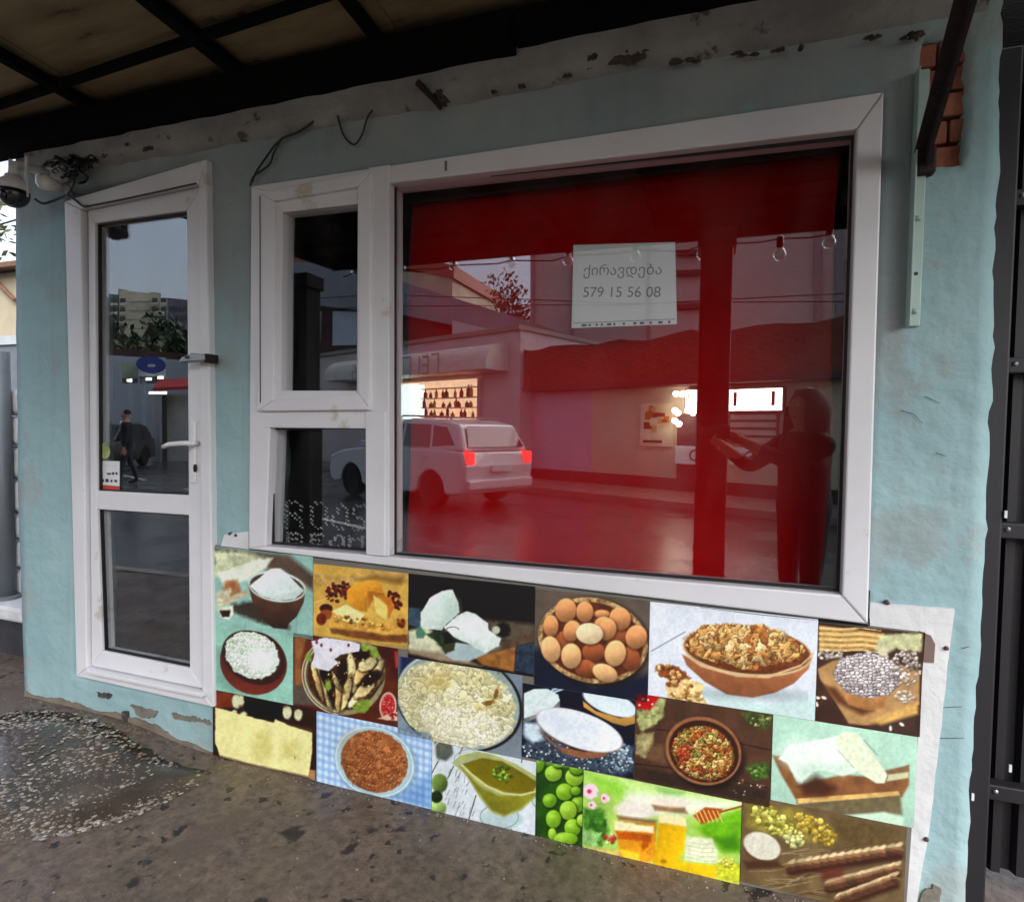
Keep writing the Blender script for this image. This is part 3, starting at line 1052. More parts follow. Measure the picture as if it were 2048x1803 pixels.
# string of bulbs along the canopy edge
M_BULB = glass_mat('bulb glass', 0.10, tint=(0.9, 0.9, 0.88), edge=0.7)
def bulbs():
    t = thing('bulb_string', 'string of unlit glass bulbs hanging from the canopy edge', 'light string', (-1.0, -2.6, 2.72))
    ys = -2.60
    wire = []
    for px, py in ((712, 540), (800, 535), (905, 528), (1020, 522), (1135, 518), (1270, 510), (1405, 505), (1560, 505), (1660, 480)):
        p = opp(px, py, 2.6)
        zt = 2.70
        wire += [(p.x - 0.12, ys, zt - 0.02 - random.uniform(0, 0.03)), (p.x, ys, zt - 0.01)]
        bo = MB().lathe([(0.012, 0.05), (0.028, 0.03), (0.042, 0.0), (0.040, -0.022), (0.024, -0.042), (0.006, -0.049)], (p.x, ys, p.z), n=16).build('bulb', M_BULB, t, smooth=True)
        MB().lathe([(0.012, zt - p.z), (0.02, 0.115), (0.024, 0.11), (0.024, 0.05), (0.014, 0.04)], (p.x, ys, p.z), n=12).build('socket', M_BLACK, bo, smooth=True)
    MB().tube(wire, 0.006, 6).build('wire', M_CABLE, t)
bulbs()

# ------------------------------------------------------------------ iron brace, angle iron
f0 = at(1852, 322, -0.02)
f1 = at(1990, -150, -0.62)
br = thing('canopy_brace', 'rusty dark iron brace rising from the wall to the canopy', 'brace', f0)
d_ = (f1 - f0).normalized()
sd_ = d_.cross(Vector((0, 0, 1))).normalized()
ud_ = sd_.cross(d_)
def bar(a, c, w, h):
    b = MB()
    b.solid([a - sd_ * w - ud_ * h, a + sd_ * w - ud_ * h, a + sd_ * w + ud_ * h, a - sd_ * w + ud_ * h], c - a)
    return b
bar(f0 - d_ * 0.02, f1, 0.0035, 0.018).build('web', M_RUST, br)
bar(f0 - d_ * 0.02 + sd_ * 0.012 + ud_ * 0.0205, f1 + sd_ * 0.012 + ud_ * 0.0205, 0.016, 0.0022).build('flange', M_RUST, br)
MB().box(f0.x - 0.022, f0.x + 0.022, -0.03, 0.01, f0.z - 0.035, f0.z + 0.035).build('shoe', M_RUST, br, bevel=0.006)

blob('rust_stain', 1846, 318, 20, 34, mat('rust bleed', (120, 84, 52), (96, 62, 40), scale=30, rough=0.9), wall, y=-0.006, thick=0.0015, seed=5, rag=0.7, n=40)
ai = thing('angle_iron', 'pale painted angle iron strip bolted to the wall below the rusty brace', 'angle iron', at(1830, 650))
za, zb = at(1826, 652, -0.012).z, at(1836, 140, -0.012).z
xa = at(1826, 652, -0.012).x
MB().box(xa - 0.013, xa + 0.016, -0.012, 0.004, za, zb).build('flange', M_IRON, ai, bevel=0.002)
MB().box(xa - 0.016, xa - 0.012, -0.040, 0.0, za, zb - 0.004).build('web', M_IRON, ai, bevel=0.001)
for py in (437, 622):
    q = at(1830, py, -0.014)
    MB().lathe([(0.009, 0.004), (0.009, -0.004), (0.006, -0.006), (0.006, -0.012), (0.004, -0.013)], (xa + 0.002, -0.012, q.z), n=6, axis='y').build('bolt', M_IRON, ai)
q = at(1830, 547, -0.014)
MB().lathe([(0.005, 0.002), (0.005, -0.0006)], (xa + 0.002, -0.012, q.z), n=10, axis='y').build('hole', M_BLACK, ai)

# ------------------------------------------------------------------ cables and camera by the door
def cable(label, pts, r=0.005, y=-0.02):
    P = [at(p[0], p[1], p[2] if len(p) > 2 else y) for p in pts]
    # smooth the run
    Q = []
    for i in range(len(P) - 1):
        for k in range(5):
            t = k / 5
            p0, p1, p2, p3 = P[max(i - 1, 0)], P[i], P[i + 1], P[min(i + 2, len(P) - 1)]
            Q.append(0.5 * ((2 * p1) + (p2 - p0) * t + (2 * p0 - 5 * p1 + 4 * p2 - p3) * t * t + (3 * p1 - p0 - 3 * p2 + p3) * t * t * t))
    Q.append(P[-1])
    return tag(MB().tube(Q, r, 6).build('cable', M_CABLE), label, 'cable', 'cables on the shop front')
cable('thin black cable sagging in a loop above the small window', [(668, 198), (676, 235), (688, 272), (708, 289), (724, 270), (734, 238), (745, 220)], 0.0035)
cable('black cable dropping from the canopy to the window corner', [(676, 200), (640, 232), (600, 262), (560, 280), (532, 315), (512, 345), (504, 365)], 0.0045)
cable('short black cable forking above the window corner', [(562, 280), (548, 305), (538, 330), (508, 352), (500, 372)], 0.0035)
cable('black cable looping from the dome camera to the door frame', [(70, 398, -0.06), (86, 407, -0.05), (108, 401, -0.04), (132, 392, -0.04), (150, 400, -0.04), (165, 412, -0.04), (178, 412, -0.04)], 0.005)
cable('black cable lying along the top of the door leaf', [(178, 412, -0.05), (240, 400, -0.05), (310, 385, -0.05), (392, 367, -0.05)], 0.004)
def smooth_run(P, n=5):
    Q = []
    for i in range(len(P) - 1):
        for k in range(n):
            t = k / n
            p0, p1, p2, p3 = P[max(i - 1, 0)], P[i], P[i + 1], P[min(i + 2, len(P) - 1)]
            Q.append(0.5 * ((2 * p1) + (p2 - p0) * t + (2 * p0 - 5 * p1 + 4 * p2 - p3) * t * t + (3 * p1 - p0 - 3 * p2 + p3) * t * t * t))
    return Q + [P[-1]]
rnd = random.Random(5)
nest = MB()
for k in range(18):
    pts = []
    q = Vector((rnd.uniform(100, 165), rnd.uniform(312, 338)))
    for s_ in range(6):
        pts.append(at(q.x, q.y, -0.03 - rnd.uniform(0, 0.05)))
        q += Vector((rnd.uniform(-15, 15), rnd.uniform(-8, 12)))
    nest.tube(smooth_run(pts, 6), rnd.uniform(0.0025, 0.0055), 5)
tag(nest.build('cable_tangle', M_CABLE), 'black tangle of cables under the canopy above the door', 'cable')
cable('short black cable hanging from the tangle to the door corner', [(150, 350), (146, 372), (134, 392)], 0.0035)

def dome_camera():
    c = at(27, 385, -0.2)
    r_ = (at(54, 392, -0.2) - at(1, 392, -0.2)).length * 0.34
    t = thing('security_camera', 'white dome security camera with a black ball hanging left of the door', 'camera', c)
    ball = [(r_ * math.cos(a), r_ * math.sin(a)) for a in [math.pi / 2 * (-1 + k / 8) for k in range(1, 10)]]
    MB().lathe(ball, (c.x, c.y, c.z - r_ * 0.1), n=24).build('dome', M_BLACK, t, smooth=True)
    MB().lathe([(r_ * 1.03, r_ * 0.12), (r_ * 1.05, r_ * 0.45), (r_ * 0.95, r_ * 0.75), (r_ * 0.55, r_ * 1.05), (r_ * 0.5, r_ * 1.25)], c, n=24).build('housing', M_WPLAST, t, smooth=True)
    lens = MB().lathe([(r_ * 0.38, 0.0), (r_ * 0.38, -r_ * 0.25), (r_ * 0.2, -r_ * 0.34)], (c.x + r_ * 0.15, c.y - r_ * 0.68, c.z - r_ * 0.42), n=16, axis='y')
    lens.build('lens', mat('camera lens', (30, 26, 44), rough=0.1), t, smooth=True)
    MB().tube([(c.x, c.y, c.z + r_ * 1.15), (c.x, c.y, c.z + r_ * 2.0), (c.x - 0.02, c.y + 0.1, c.z + r_ * 2.5), (c.x - 0.05, -0.02, c.z + r_ * 2.7)], 0.019, 10).build('arm', M_WPLAST, t, smooth=True)
    MB().box(c.x - 0.12, c.x + 0.05, -0.045, -0.008, c.z + r_ * 2.0, c.z + r_ * 3.2).build('mount_box', M_WPLAST, t, bevel=0.008)
    for s in (-1, 1):
        MB().lathe([(0.005, -0.06), (0.007, 0.0), (0.007, 0.10), (0.004, 0.105)], (c.x + s * r_ * 0.9, c.y + 0.02, c.z + r_ * 0.8), n=8).build('antenna', M_WPLAST, t, smooth=True)
dome_camera()
c = at(90, 364, -0.10)
gl = thing('round_junction_box', 'round white junction box on the wall beside the dome camera', 'junction box', c)
MB().lathe([(0.012, 0.09), (0.030, 0.02), (0.034, 0.0), (0.030, -0.016), (0.016, -0.028), (0.003, -0.031)], c, n=20, axis='y').build('cover', M_WPLAST, gl, smooth=True)
MB().tube([c + Vector((0, 0.05, 0)), (c.x, -0.004, c.z)], 0.018, 10).build('neck', M_WPLAST, gl)

# ------------------------------------------------------------------ printed food banner under the window
# print plane (x, z in metres on the wall) -> drawing units in which the pictures are laid out
HB = np.array([[436.263961, -11.639319, 1404.979885], [-143.884814, -672.493086, 1753.241913], [-0.178477, -0.020728, 1.0]])

class Paint:
    """flat print: colours computed per grid point of one picture"""
    def __init__(s, X, Z, base):
        w = HB[2, 0] * X + HB[2, 1] * Z + HB[2, 2]
        s.u = (HB[0, 0] * X + HB[0, 1] * Z + HB[0, 2]) / w
        s.v = (HB[1, 0] * X + HB[1, 1] * Z + HB[1, 2]) / w
        s.c = np.empty((len(X), 3))
        s.c[:] = base
        s.rnd = random.Random(int(abs(X[0] * 1000 + Z[0] * 77)))
        s.sd = s.rnd.randrange(9999)

    def ns(s, scale, k=0, octv=4, idx=slice(None)):
        return fbm(s.u[idx] + 500, s.v[idx] + 500, scale, s.sd + k, octv)

    def over(s, a, col, idx):
        a = a[:, None]
        s.c[idx] = s.c[idx] * (1 - a) + col * a

    def sel(s, u0, v0, u1, v1):
        return np.nonzero((s.u >= u0) & (s.u <= u1) & (s.v >= v0) & (s.v <= v1))[0]

    def tone(s, col, idx, tex=0.0, ts=12, grad=None, cuv=None, rad=(1, 1)):
        C = np.empty((len(idx), 3))
        C[:] = col
        k = np.ones(len(idx))
        if tex:
            k += tex * 2 * (fbm(s.u[idx] + 300, s.v[idx] + 300, ts, s.sd + 3, 4) - 0.5)
        if grad:
            k += grad[0] * (s.u[idx] - cuv[0]) / rad[0] + grad[1] * (s.v[idx] - cuv[1]) / rad[1]
        return np.clip(C * k[:, None], 0, 255)

    def fill(s, col, tex=0.1, ts=20, grad=None, cuv=(0, 0), rad=(1, 1), octv=4):
        idx = np.arange(len(s.u))
        s.c[:] = s.tone(col, idx, tex, ts, grad, cuv, rad)

    def ell(s, cx, cy, rx, ry, col, rot=0.0, soft=1.0, wob=0.0, ws=6, tex=0.0, ts=8, grad=None, al=1.0, clip=None):
        m = max(rx, ry) + wob + soft + 2
        idx = s.sel(cx - m, cy - m, cx + m, cy + m)
        if len(idx) == 0:
            return
        du, dv = s.u[idx] - cx, s.v[idx] - cy
        c_, s_ = math.cos(rot), math.sin(rot)
        a, b = (du * c_ + dv * s_) / rx, (-du * s_ + dv * c_) / ry
        d = (np.sqrt(a * a + b * b) - 1) * min(rx, ry)
        if wob:
            d = d + wob * 2 * (fbm(s.u[idx] + 100, s.v[idx] + 100, ws, s.sd + 7, 3) - 0.5)
        al_ = np.clip(0.5 - d / (2 * soft), 0, 1) * al
        if clip is not None:
            al_ = al_ * clip(s.u[idx], s.v[idx])
        s.over(al_, s.tone(col, idx, tex, ts, grad, (cx, cy), (rx, ry)), idx)

    def poly(s, pts, col, soft=1.0, wob=0.0, ws=8, tex=0.0, ts=10, grad=None, al=1.0):
        us, vs = [p[0] for p in pts], [p[1] for p in pts]
        m = wob + soft + 2
        idx = s.sel(min(us) - m, min(vs) - m, max(us) + m, max(vs) + m)
        if len(idx) == 0:
            return
        U, V = s.u[idx], s.v[idx]
        best = np.full(len(idx), 1e9)
        ins = np.zeros(len(idx), bool)
        n = len(pts)
        for i in range(n):
            (x0, y0), (x1, y1) = pts[i], pts[(i + 1) % n]
            ex, ey = x1 - x0, y1 - y0
            t = np.clip(((U - x0) * ex + (V - y0) * ey) / (ex * ex + ey * ey + 1e-9), 0, 1)
            best = np.minimum(best, np.hypot(U - x0 - t * ex, V - y0 - t * ey))
            if y0 != y1:
                cr = ((y0 > V) != (y1 > V)) & (U < (x1 - x0) * (V - y0) / (y1 - y0) + x0)
                ins ^= cr
        d = np.where(ins, -best, best)
        if wob:
            d = d + wob * 2 * (fbm(U + 100, V + 100, ws, s.sd + 9, 3) - 0.5)
        al_ = np.clip(0.5 - d / (2 * soft), 0, 1) * al
        cuv = ((min(us) + max(us)) / 2, (min(vs) + max(vs)) / 2)
        rad = (max(1, (max(us) - min(us)) / 2), max(1, (max(vs) - min(vs)) / 2))
        s.over(al_, s.tone(col, idx, tex, ts, grad, cuv, rad), idx)

    def line(s, pts, w, col, soft=0.8, wob=0.0, al=1.0):
        us, vs = [p[0] for p in pts], [p[1] for p in pts]
        m = w + soft + wob + 2
        idx = s.sel(min(us) - m, min(vs) - m, max(us) + m, max(vs) + m)
        if len(idx) == 0:
            return
        U, V = s.u[idx], s.v[idx]
        best = np.full(len(idx), 1e9)
        for (x0, y0), (x1, y1) in zip(pts, pts[1:]):
            ex, ey = x1 - x0, y1 - y0
            t = np.clip(((U - x0) * ex + (V - y0) * ey) / (ex * ex + ey * ey + 1e-9), 0, 1)
            best = np.minimum(best, np.hypot(U - x0 - t * ex, V - y0 - t * ey))
        d = best - w / 2
        if wob:
            d = d + wob * 2 * (fbm(U + 100, V + 100, 7, s.sd + 5, 3) - 0.5)
        s.over(np.clip(0.5 - d / (2 * soft), 0, 1) * al, np.array(col, float)[None, :] * np.ones((len(idx), 1)), idx)

    def arc(s, cx, cy, rx, ry, w, col, rot=0.0, a0=0, a1=360, soft=0.8, al=1.0):
        pts = []
        for k in range(37):
            a = R(a0 + (a1 - a0) * k / 36)
            x, y = rx * math.cos(a), ry * math.sin(a)
            pts.append((cx + x * math.cos(rot) - y * math.sin(rot), cy + x * math.sin(rot) + y * math.cos(rot)))
        s.line(pts, w, col, soft, al=al)

    def strew(s, n, cx, cy, rx, ry, size, cols, rot=0.0, asp=(0.5, 1.0), wob=0.6, tex=0.15, grad=(0, -0.25), soft=0.8, edge=1.0, heap=0):
        for k in range(n):
            a, q = s.rnd.uniform(0, 6.283), math.sqrt(s.rnd.random()) * edge
            x, y = rx * q * math.cos(a), ry * q * math.sin(a)
            z = s.rnd.uniform(*size)
            c = s.rnd.choice(cols)
            j = s.rnd.uniform(0.85, 1.1)
            if z > 2.2:
                s.ell(cx + x * math.cos(rot) - y * math.sin(rot) + 0.8, cy + x * math.sin(rot) + y * math.cos(rot) - heap * (1 - q) + 1.2, z * 1.08, z * 0.9, tuple(t * 0.45 for t in c), soft=max(1.5, z * 0.4), al=0.35)
            s.ell(cx + x * math.cos(rot) - y * math.sin(rot), cy + x * math.sin(rot) + y * math.cos(rot) - heap * (1 - q), z, z * s.rnd.uniform(*asp),
                  tuple(t * j for t in c), rot=s.rnd.uniform(0, 3.14), soft=soft, wob=max(wob, 0.0) * (0.3 + 0.14 * z) if wob > 0.3 else wob, ws=z * 0.9, tex=tex, grad=grad)

    def heap(s, cx, cy, rx, ry, cell, cols, dark, rot=0.0, warp=0.5, crev=0.16, edge=3.0, relief=0.35, tone=0.12, stretch=(1.0, 1.0), dome=0.15, al=1.0):
        """heap of crumbs: warped cells with dark crevices, each cell lit from above"""
        m = max(rx, ry) + edge + 3
        idx = s.sel(cx - m, cy - m, cx + m, cy + m)
        if len(idx) == 0:
            return
        U, V = s.u[idx], s.v[idx]
        du, dv = U - cx, V - cy
        c_, s_ = math.cos(rot), math.sin(rot)
        a, b = (du * c_ + dv * s_) / rx, (-du * s_ + dv * c_) / ry
        rad = np.sqrt(a * a + b * b)
        d = (rad - 1) * min(rx, ry) + edge * 2 * (fbm(U + 40, V + 40, cell * 1.1, s.sd + 21, 3) - 0.5)
        al_ = np.clip(0.5 - d / 2.0, 0, 1) * al
        wu = U / (cell * stretch[0]) + warp * 2 * (fbm(U + 11, V + 5, cell * 0.9, s.sd + 22, 3) - 0.5)
        wv = V / (cell * stretch[1]) + warp * 2 * (fbm(U + 71, V + 45, cell * 0.9, s.sd + 23, 3) - 0.5)
        iu, iv = np.floor(wu), np.floor(wv)
        f1 = np.full(len(idx), 9.0)
        f2 = np.full(len(idx), 9.0)
        hid = np.zeros(len(idx))
        oy = np.zeros(len(idx))
        ox = np.zeros(len(idx))
        for i in (-1, 0, 1):
            for j in (-1, 0, 1):
                gu, gv = iu + i, iv + j
                pu, pv = gu + 0.15 + 0.7 * h2(gu, gv, s.sd + 31), gv + 0.15 + 0.7 * h2(gu, gv, s.sd + 37)
                q = np.hypot(wu - pu, wv - pv)
                near = q < f1
                f2 = np.where(near, f1, np.minimum(f2, q))
                hid = np.where(near, h2(gu, gv, s.sd + 41), hid)
                oy = np.where(near, wv - pv, oy)
                ox = np.where(near, wu - pu, ox)
                f1 = np.where(near, q, f1)
        pal = np.array(cols, float)
        C = pal[np.minimum((hid * len(cols)).astype(int), len(cols) - 1)]
        k = 1 - relief * oy * 1.2 - relief * 0.4 * ox + tone * 2 * (h2(np.floor(hid * 997), np.floor(hid * 7919), 3) - 0.5)
        k = k + 0.22 * (fbm(U, V, cell * 0.35, s.sd + 24, 3) - 0.5) - dome * (rad ** 2) * 0.8 - dome * b
        C = C * k[:, None]
        e = np.clip((f2 - f1) / crev, 0, 1)[:, None]
        C = np.array(dark, float) * (1 - e) + C * e
        s.over(al_, np.clip(C, 0, 255), idx)

    def planks(s, lines, col, w=1.6):
        for pts in lines:
            s.line(pts, w, col, wob=0.3)

def C1(*p): return [(420 + p[i] / 4.258, 1080 + p[i + 1] / 4.258) for i in range(0, len(p), 2)]
def C2(*p): return [(780 + p[i] / 3.716, 1130 + p[i + 1] / 3.716) for i in range(0, len(p), 2)]
def C3(*p): return [(1250 + p[i] / 3.145, 1180 + p[i + 1] / 3.145) for i in range(0, len(p), 2)]
def C4(*p): return [(420 + p[i] / 4.258, 1350 + p[i + 1] / 4.258) for i in range(0, len(p), 2)]
def C5(*p): return [(850 + p[i] / 4.088, 1350 + p[i + 1] / 4.088) for i in range(0, len(p), 2)]
def C6(*p): return [(1150 + p[i] / 2.92, 1350 + p[i + 1] / 2.92) for i in range(0, len(p), 2)]

def t_flour(s):
    s.fill((150, 190, 178), 0.10, 26)
    s.poly(C1(60, 60, 700, 120, 920, 300, 900, 420, 640, 250, 60, 200), (96, 78, 66), soft=6, tex=0.3, ts=24)
    s.poly(C1(60, 90, 300, 90, 520, 150, 420, 260, 60, 300), (198, 204, 168), soft=5, wob=4, tex=0.25, ts=12)
    s.poly(C1(90, 280, 380, 170, 560, 140, 500, 230, 330, 330, 150, 400), (232, 240, 220), soft=3, wob=2, tex=0.08)
    s.poly(C1(150, 330, 260, 330, 290, 430, 210, 470, 140, 420), (160, 110, 74), soft=4, wob=3, tex=0.4)
    s.poly(C1(80, 430, 200, 400, 190, 520, 90, 560), (206, 200, 170), soft=3, wob=3, tex=0.3)
    s.poly(C1(100, 520, 340, 410, 360, 440, 160, 540), (206, 186, 150), soft=1.5, tex=0.2)
    s.poly(C1(210, 540, 420, 500, 700, 640, 700, 740, 430, 690, 220, 600), (52, 34, 28), soft=5, wob=4, al=0.85)
    s.poly(C1(90, 560, 220, 545, 225, 620, 190, 670, 110, 640), (214, 214, 190), soft=2, wob=2, tex=0.3)
    s.poly(C1(110, 590, 200, 585, 190, 640, 130, 640), (40, 26, 20), soft=2, wob=1)
    for x in (330, 470, 700, 760):
        s.line(C1(x, 620, x - 6, 790), 0.8, (112, 150, 142), al=0.7)
    s.poly(C1(345, 360, 840, 400, 820, 520, 760, 640, 690, 700, 680, 745, 560, 735, 470, 660, 390, 520), (84, 58, 44), soft=1.2, tex=0.18, ts=18, grad=(0.05, -0.35))
    s.ell(*C1(594, 385)[0], 58, 30, (214, 226, 216), rot=0.16, soft=1.2)
    s.ell(*C1(594, 388)[0], 54, 26, (74, 56, 46), rot=0.16, soft=1.2)
    s.poly(C1(360, 380, 470, 290, 540, 235, 620, 232, 690, 280, 780, 380, 822, 420, 740, 490, 600, 505, 450, 460), (226, 238, 232), soft=1.3, wob=1.2, tex=0.04, ts=10, grad=(-0.05, -0.06))
    s.poly(C1(420, 440, 600, 470, 800, 420, 740, 490, 600, 505, 450, 460), (176, 196, 188), soft=7, al=0.6)

def t_rice(s):
    s.fill((150, 196, 178), 0.08, 22)
    s.poly(C1(60, 900, 130, 900, 260, 1240, 420, 1310, 220, 1290, 60, 1200), (110, 150, 138), soft=8, al=0.6)
    s.ell(*C1(395, 1030)[0], 68, 62, (94, 44, 34), rot=0.5, soft=1.2, grad=(0, 0.3), tex=0.12)
    s.ell(*C1(395, 985)[0], 66, 50, (62, 38, 34), rot=0.5, soft=1.2)
    s.heap(*C1(382, 965)[0], 55, 45, 7.5, [(228, 238, 224), (236, 242, 234), (214, 228, 208)], (150, 170, 146), rot=0.45, warp=0.7, crev=0.12, edge=4, relief=0.10, tone=0.05, dome=0.06)
    s.ell(*C1(470, 1010)[0], 26, 24, (240, 244, 240), soft=12, al=0.75)

def t_cheese(s):
    s.fill((206, 168, 84), 0.16, 22)
    s.poly(C1(900, 270, 1100, 300, 1400, 250, 1720, 270, 1720, 340, 1650, 360, 1400, 330, 1200, 390, 1100, 350, 900, 380), (196, 160, 92), soft=4, wob=3, tex=0.25, ts=10)
    s.poly(C1(1260, 330, 1420, 290, 1660, 310, 1640, 370, 1440, 330), (128, 92, 44), soft=5, al=0.7)
    s.strew(60, *C1(1120, 420)[0], 28, 19, (2.2, 4.0), [(98, 26, 22), (128, 42, 34), (72, 18, 18)], rot=-0.5, asp=(0.85, 1))
    s.strew(34, *C1(1600, 500)[0], 22, 11, (2.2, 3.6), [(110, 30, 24), (84, 22, 18)], rot=1.0, asp=(0.85, 1))
    s.poly(C1(1185, 420, 1260, 350, 1420, 330, 1480, 370, 1500, 450, 1400, 440, 1360, 500, 1360, 600, 1250, 580, 1190, 500), (214, 150, 52), soft=1.5, wob=1, tex=0.12, ts=14, grad=(-0.1, -0.12))
    s.poly(C1(1360, 420, 1500, 440, 1520, 480, 1420, 470, 1370, 560), (176, 112, 40), soft=2, tex=0.2)
    s.poly(C1(1410, 455, 1530, 550, 1520, 670, 1430, 600), (232, 208, 120), soft=1.2, tex=0.06)
    s.poly(C1(1440, 455, 1560, 480, 1590, 560, 1540, 660, 1530, 540), (196, 122, 46), soft=1.5, tex=0.15)
    s.poly(C1(1060, 590, 1180, 535, 1340, 620, 1270, 705, 1150, 670), (236, 224, 158), soft=1.2, tex=0.05)
    s.ell(*C1(1010, 570)[0], 13, 9, (70, 24, 18), soft=1.4)
    s.ell(*C1(1010, 620)[0], 12, 10, (150, 84, 38), soft=1.6)
    s.ell(*C1(970, 660)[0], 10, 12, (112, 42, 24), soft=1.5, tex=0.3)
    s.line(C1(905, 525, 1020, 480), 3, (226, 190, 110))
    s.poly(C1(1040, 660, 1300, 700, 1560, 690, 1690, 740, 1700, 770, 1400, 760, 1040, 720), (206, 158, 76), soft=2, wob=2, tex=0.3, ts=9)
    s.strew(26, *C1(1280, 680)[0], 50, 9, (2, 4.5), [(226, 190, 104), (150, 96, 44), (210, 160, 80)], rot=0.12)
    s.poly(C1(1040, 735, 1300, 760, 1500, 790, 1700, 790, 1700, 860, 1480, 850, 1200, 810, 1060, 780), (120, 76, 40), soft=2.5, wob=2, tex=0.25, ts=14)
    s.strew(10, *C1(1640, 690)[0], 8, 9, (3, 5), [(150, 70, 34), (128, 50, 28)])
    s.poly(C1(900, 790, 1200, 830, 1700, 880, 1720, 940, 900, 840), (176, 146, 84), soft=3, tex=0.2)

def t_mozz(s):
    s.fill((24, 18, 16), 0.3, 30)
    s.poly(C2(150, 60, 1110, 170, 1110, 440, 800, 400, 480, 320, 150, 300), (22, 14, 12), soft=3, tex=0.4, ts=40)
    s.poly(C2(150, 300, 240, 310, 250, 460, 150, 430), (70, 92, 108), soft=3, tex=0.3)
    s.poly(C2(600, 380, 1100, 420, 1100, 560, 600, 560), (92, 82, 70), soft=6, wob=4, tex=0.3, ts=26)
    s.poly(C2(150, 470, 300, 440, 420, 640, 400, 690, 150, 620), (206, 208, 176), soft=4, wob=3, tex=0.15)
    s.poly(C2(600, 640, 800, 600, 950, 590, 935, 780, 700, 730), (150, 104, 56), soft=3, tex=0.25, ts=10)
    s.poly(C2(950, 580, 1090, 560, 1085, 800, 935, 770), (52, 66, 82), soft=2, tex=0.4, ts=7)
    s.poly(C2(840, 560, 1100, 470, 1100, 545, 880, 610, 700, 660), (98, 80, 62), soft=2, tex=0.3)
    s.poly(C2(150, 610, 440, 640, 600, 690, 700, 740, 400, 700, 150, 640), (150, 132, 110), soft=4, tex=0.2)
    s.poly(C2(400, 640, 500, 560, 640, 580, 740, 640, 600, 700, 480, 690), (172, 190, 190), soft=2)
    s.poly(C2(240, 460, 245, 340, 310, 235, 400, 180, 480, 170, 520, 260, 530, 340, 430, 430, 400, 470), (216, 232, 222), soft=1.2, wob=1, tex=0.05, ts=16, grad=(-0.05, -0.06))
    s.poly(C2(410, 450, 520, 360, 580, 330, 640, 345, 740, 420, 745, 470, 840, 530, 820, 590, 720, 640, 600, 570, 500, 530), (226, 236, 230), soft=1.2, wob=1.5, tex=0.05, ts=14)
    s.poly(C2(430, 250, 520, 260, 530, 340, 430, 430, 400, 470), (178, 198, 186), soft=12, al=0.6)
    s.poly(C2(500, 530, 600, 560, 720, 630, 820, 590, 700, 600, 560, 500), (186, 202, 194), soft=8, al=0.6)
    s.arc(*C2(480, 480)[0], 14, 9, 2, (120, 124, 116), a0=180, a1=330)
    s.poly(C2(205, 480, 240, 440, 280, 490, 265, 530, 215, 530), (86, 130, 108), soft=2)
    s.poly(C2(270, 500, 380, 480, 420, 530, 410, 590, 340, 540), (48, 66, 38), soft=2, wob=2, tex=0.4)
    s.poly(C2(410, 570, 500, 560, 490, 620, 420, 650), (62, 66, 40), soft=2, wob=2)
    s.ell(*C2(850, 470)[0], 16, 15, (28, 26, 22), soft=3, wob=3)
    s.ell(*C2(800, 470)[0], 8, 8, (190, 192, 174), soft=2)

def t_eggs(s):
    s.fill((104, 92, 82), 0.08, 30)
    s.poly(C2(1080, 600, 1250, 640, 1500, 880, 1960, 780, 1960, 1000, 1000, 1000, 1000, 620), (22, 32, 54), soft=10, al=0.95, tex=0.2)
    c = C2(1515, 545)[0]
    s.ell(c[0] + 3, c[1] + 4, 113, 88, (26, 22, 24), rot=0.22, soft=5, al=0.7)
    s.ell(*c, 110, 84, (176, 146, 104), rot=0.22, soft=1.3, tex=0.2, ts=5)
    for k in range(70):
        a = 6.283 * k / 70
        for dr in (0, 0.03):
            x, y = (107 - dr * 100) * math.cos(a), (81 - dr * 100) * math.sin(a)
            cx_, cy_ = c[0] + x * math.cos(0.22) - y * math.sin(0.22), c[1] + x * math.sin(0.22) + y * math.cos(0.22)
            s.ell(cx_, cy_, 4.6, 1.7, s.rnd.choice([(214, 184, 134), (150, 118, 78), (196, 160, 110), (120, 88, 58)]), rot=a + 1.57 + 0.45 + (0.6 if dr else -0.6))
    s.ell(*c, 101, 75, (96, 52, 32), rot=0.22, soft=1.5, tex=0.3, ts=8)
    eggs = [(1690, 520, 22, 20, 0, 1), (1300, 560, 20, 22, 0.2, 1), (1520, 630, 23, 19, 0, 1), (1790, 680, 20, 24, -0.3, 1), (1460, 750, 22, 17, 0.2, 1), (1580, 350, 16, 8, 0, 0),
            (1315, 325, 21, 24, 0.2, 0), (1455, 335, 17, 21, 0, 0), (1715, 385, 21, 23, -0.3, 0), (1205, 440, 15, 22, 0, 0), (1600, 430, 20, 16, 0.1, 0), (1360, 475, 17, 21, 0.3, 0),
            (1620, 465, 18, 22, 0.3, 0), (1835, 520, 21, 24, 0.3, 0), (1205, 610, 19, 26, -0.2, 2), (1355, 660, 20, 25, 0, 2), (1680, 640, 21, 26, 0.2, 2), (1605, 785, 26, 17, 0.4, 2), (1490, 495, 27, 21, 0.1, 3)]
    pal = [((206, 146, 98), -0.34), ((150, 88, 56), -0.30), ((218, 172, 122), -0.25), ((228, 206, 166), -0.12)]
    for x, y, rx, ry, rt, k in eggs:
        p = C2(x, y)[0]
        s.ell(p[0] + 1.5, p[1] + 2.5, rx + 1.5, ry + 1.5, (70, 34, 20), rot=rt, soft=3, al=0.6)
        s.ell(*p, rx, ry, pal[k][0], rot=rt, soft=1.2, tex=0.04, grad=(-0.06, pal[k][1]))
        s.ell(p[0] - rx * 0.15, p[1] - ry * 0.35, rx * 0.55, ry * 0.4, tuple(min(255, t * 1.16) for t in pal[k][0]), rot=rt, soft=rx * 0.35, al=0.5)

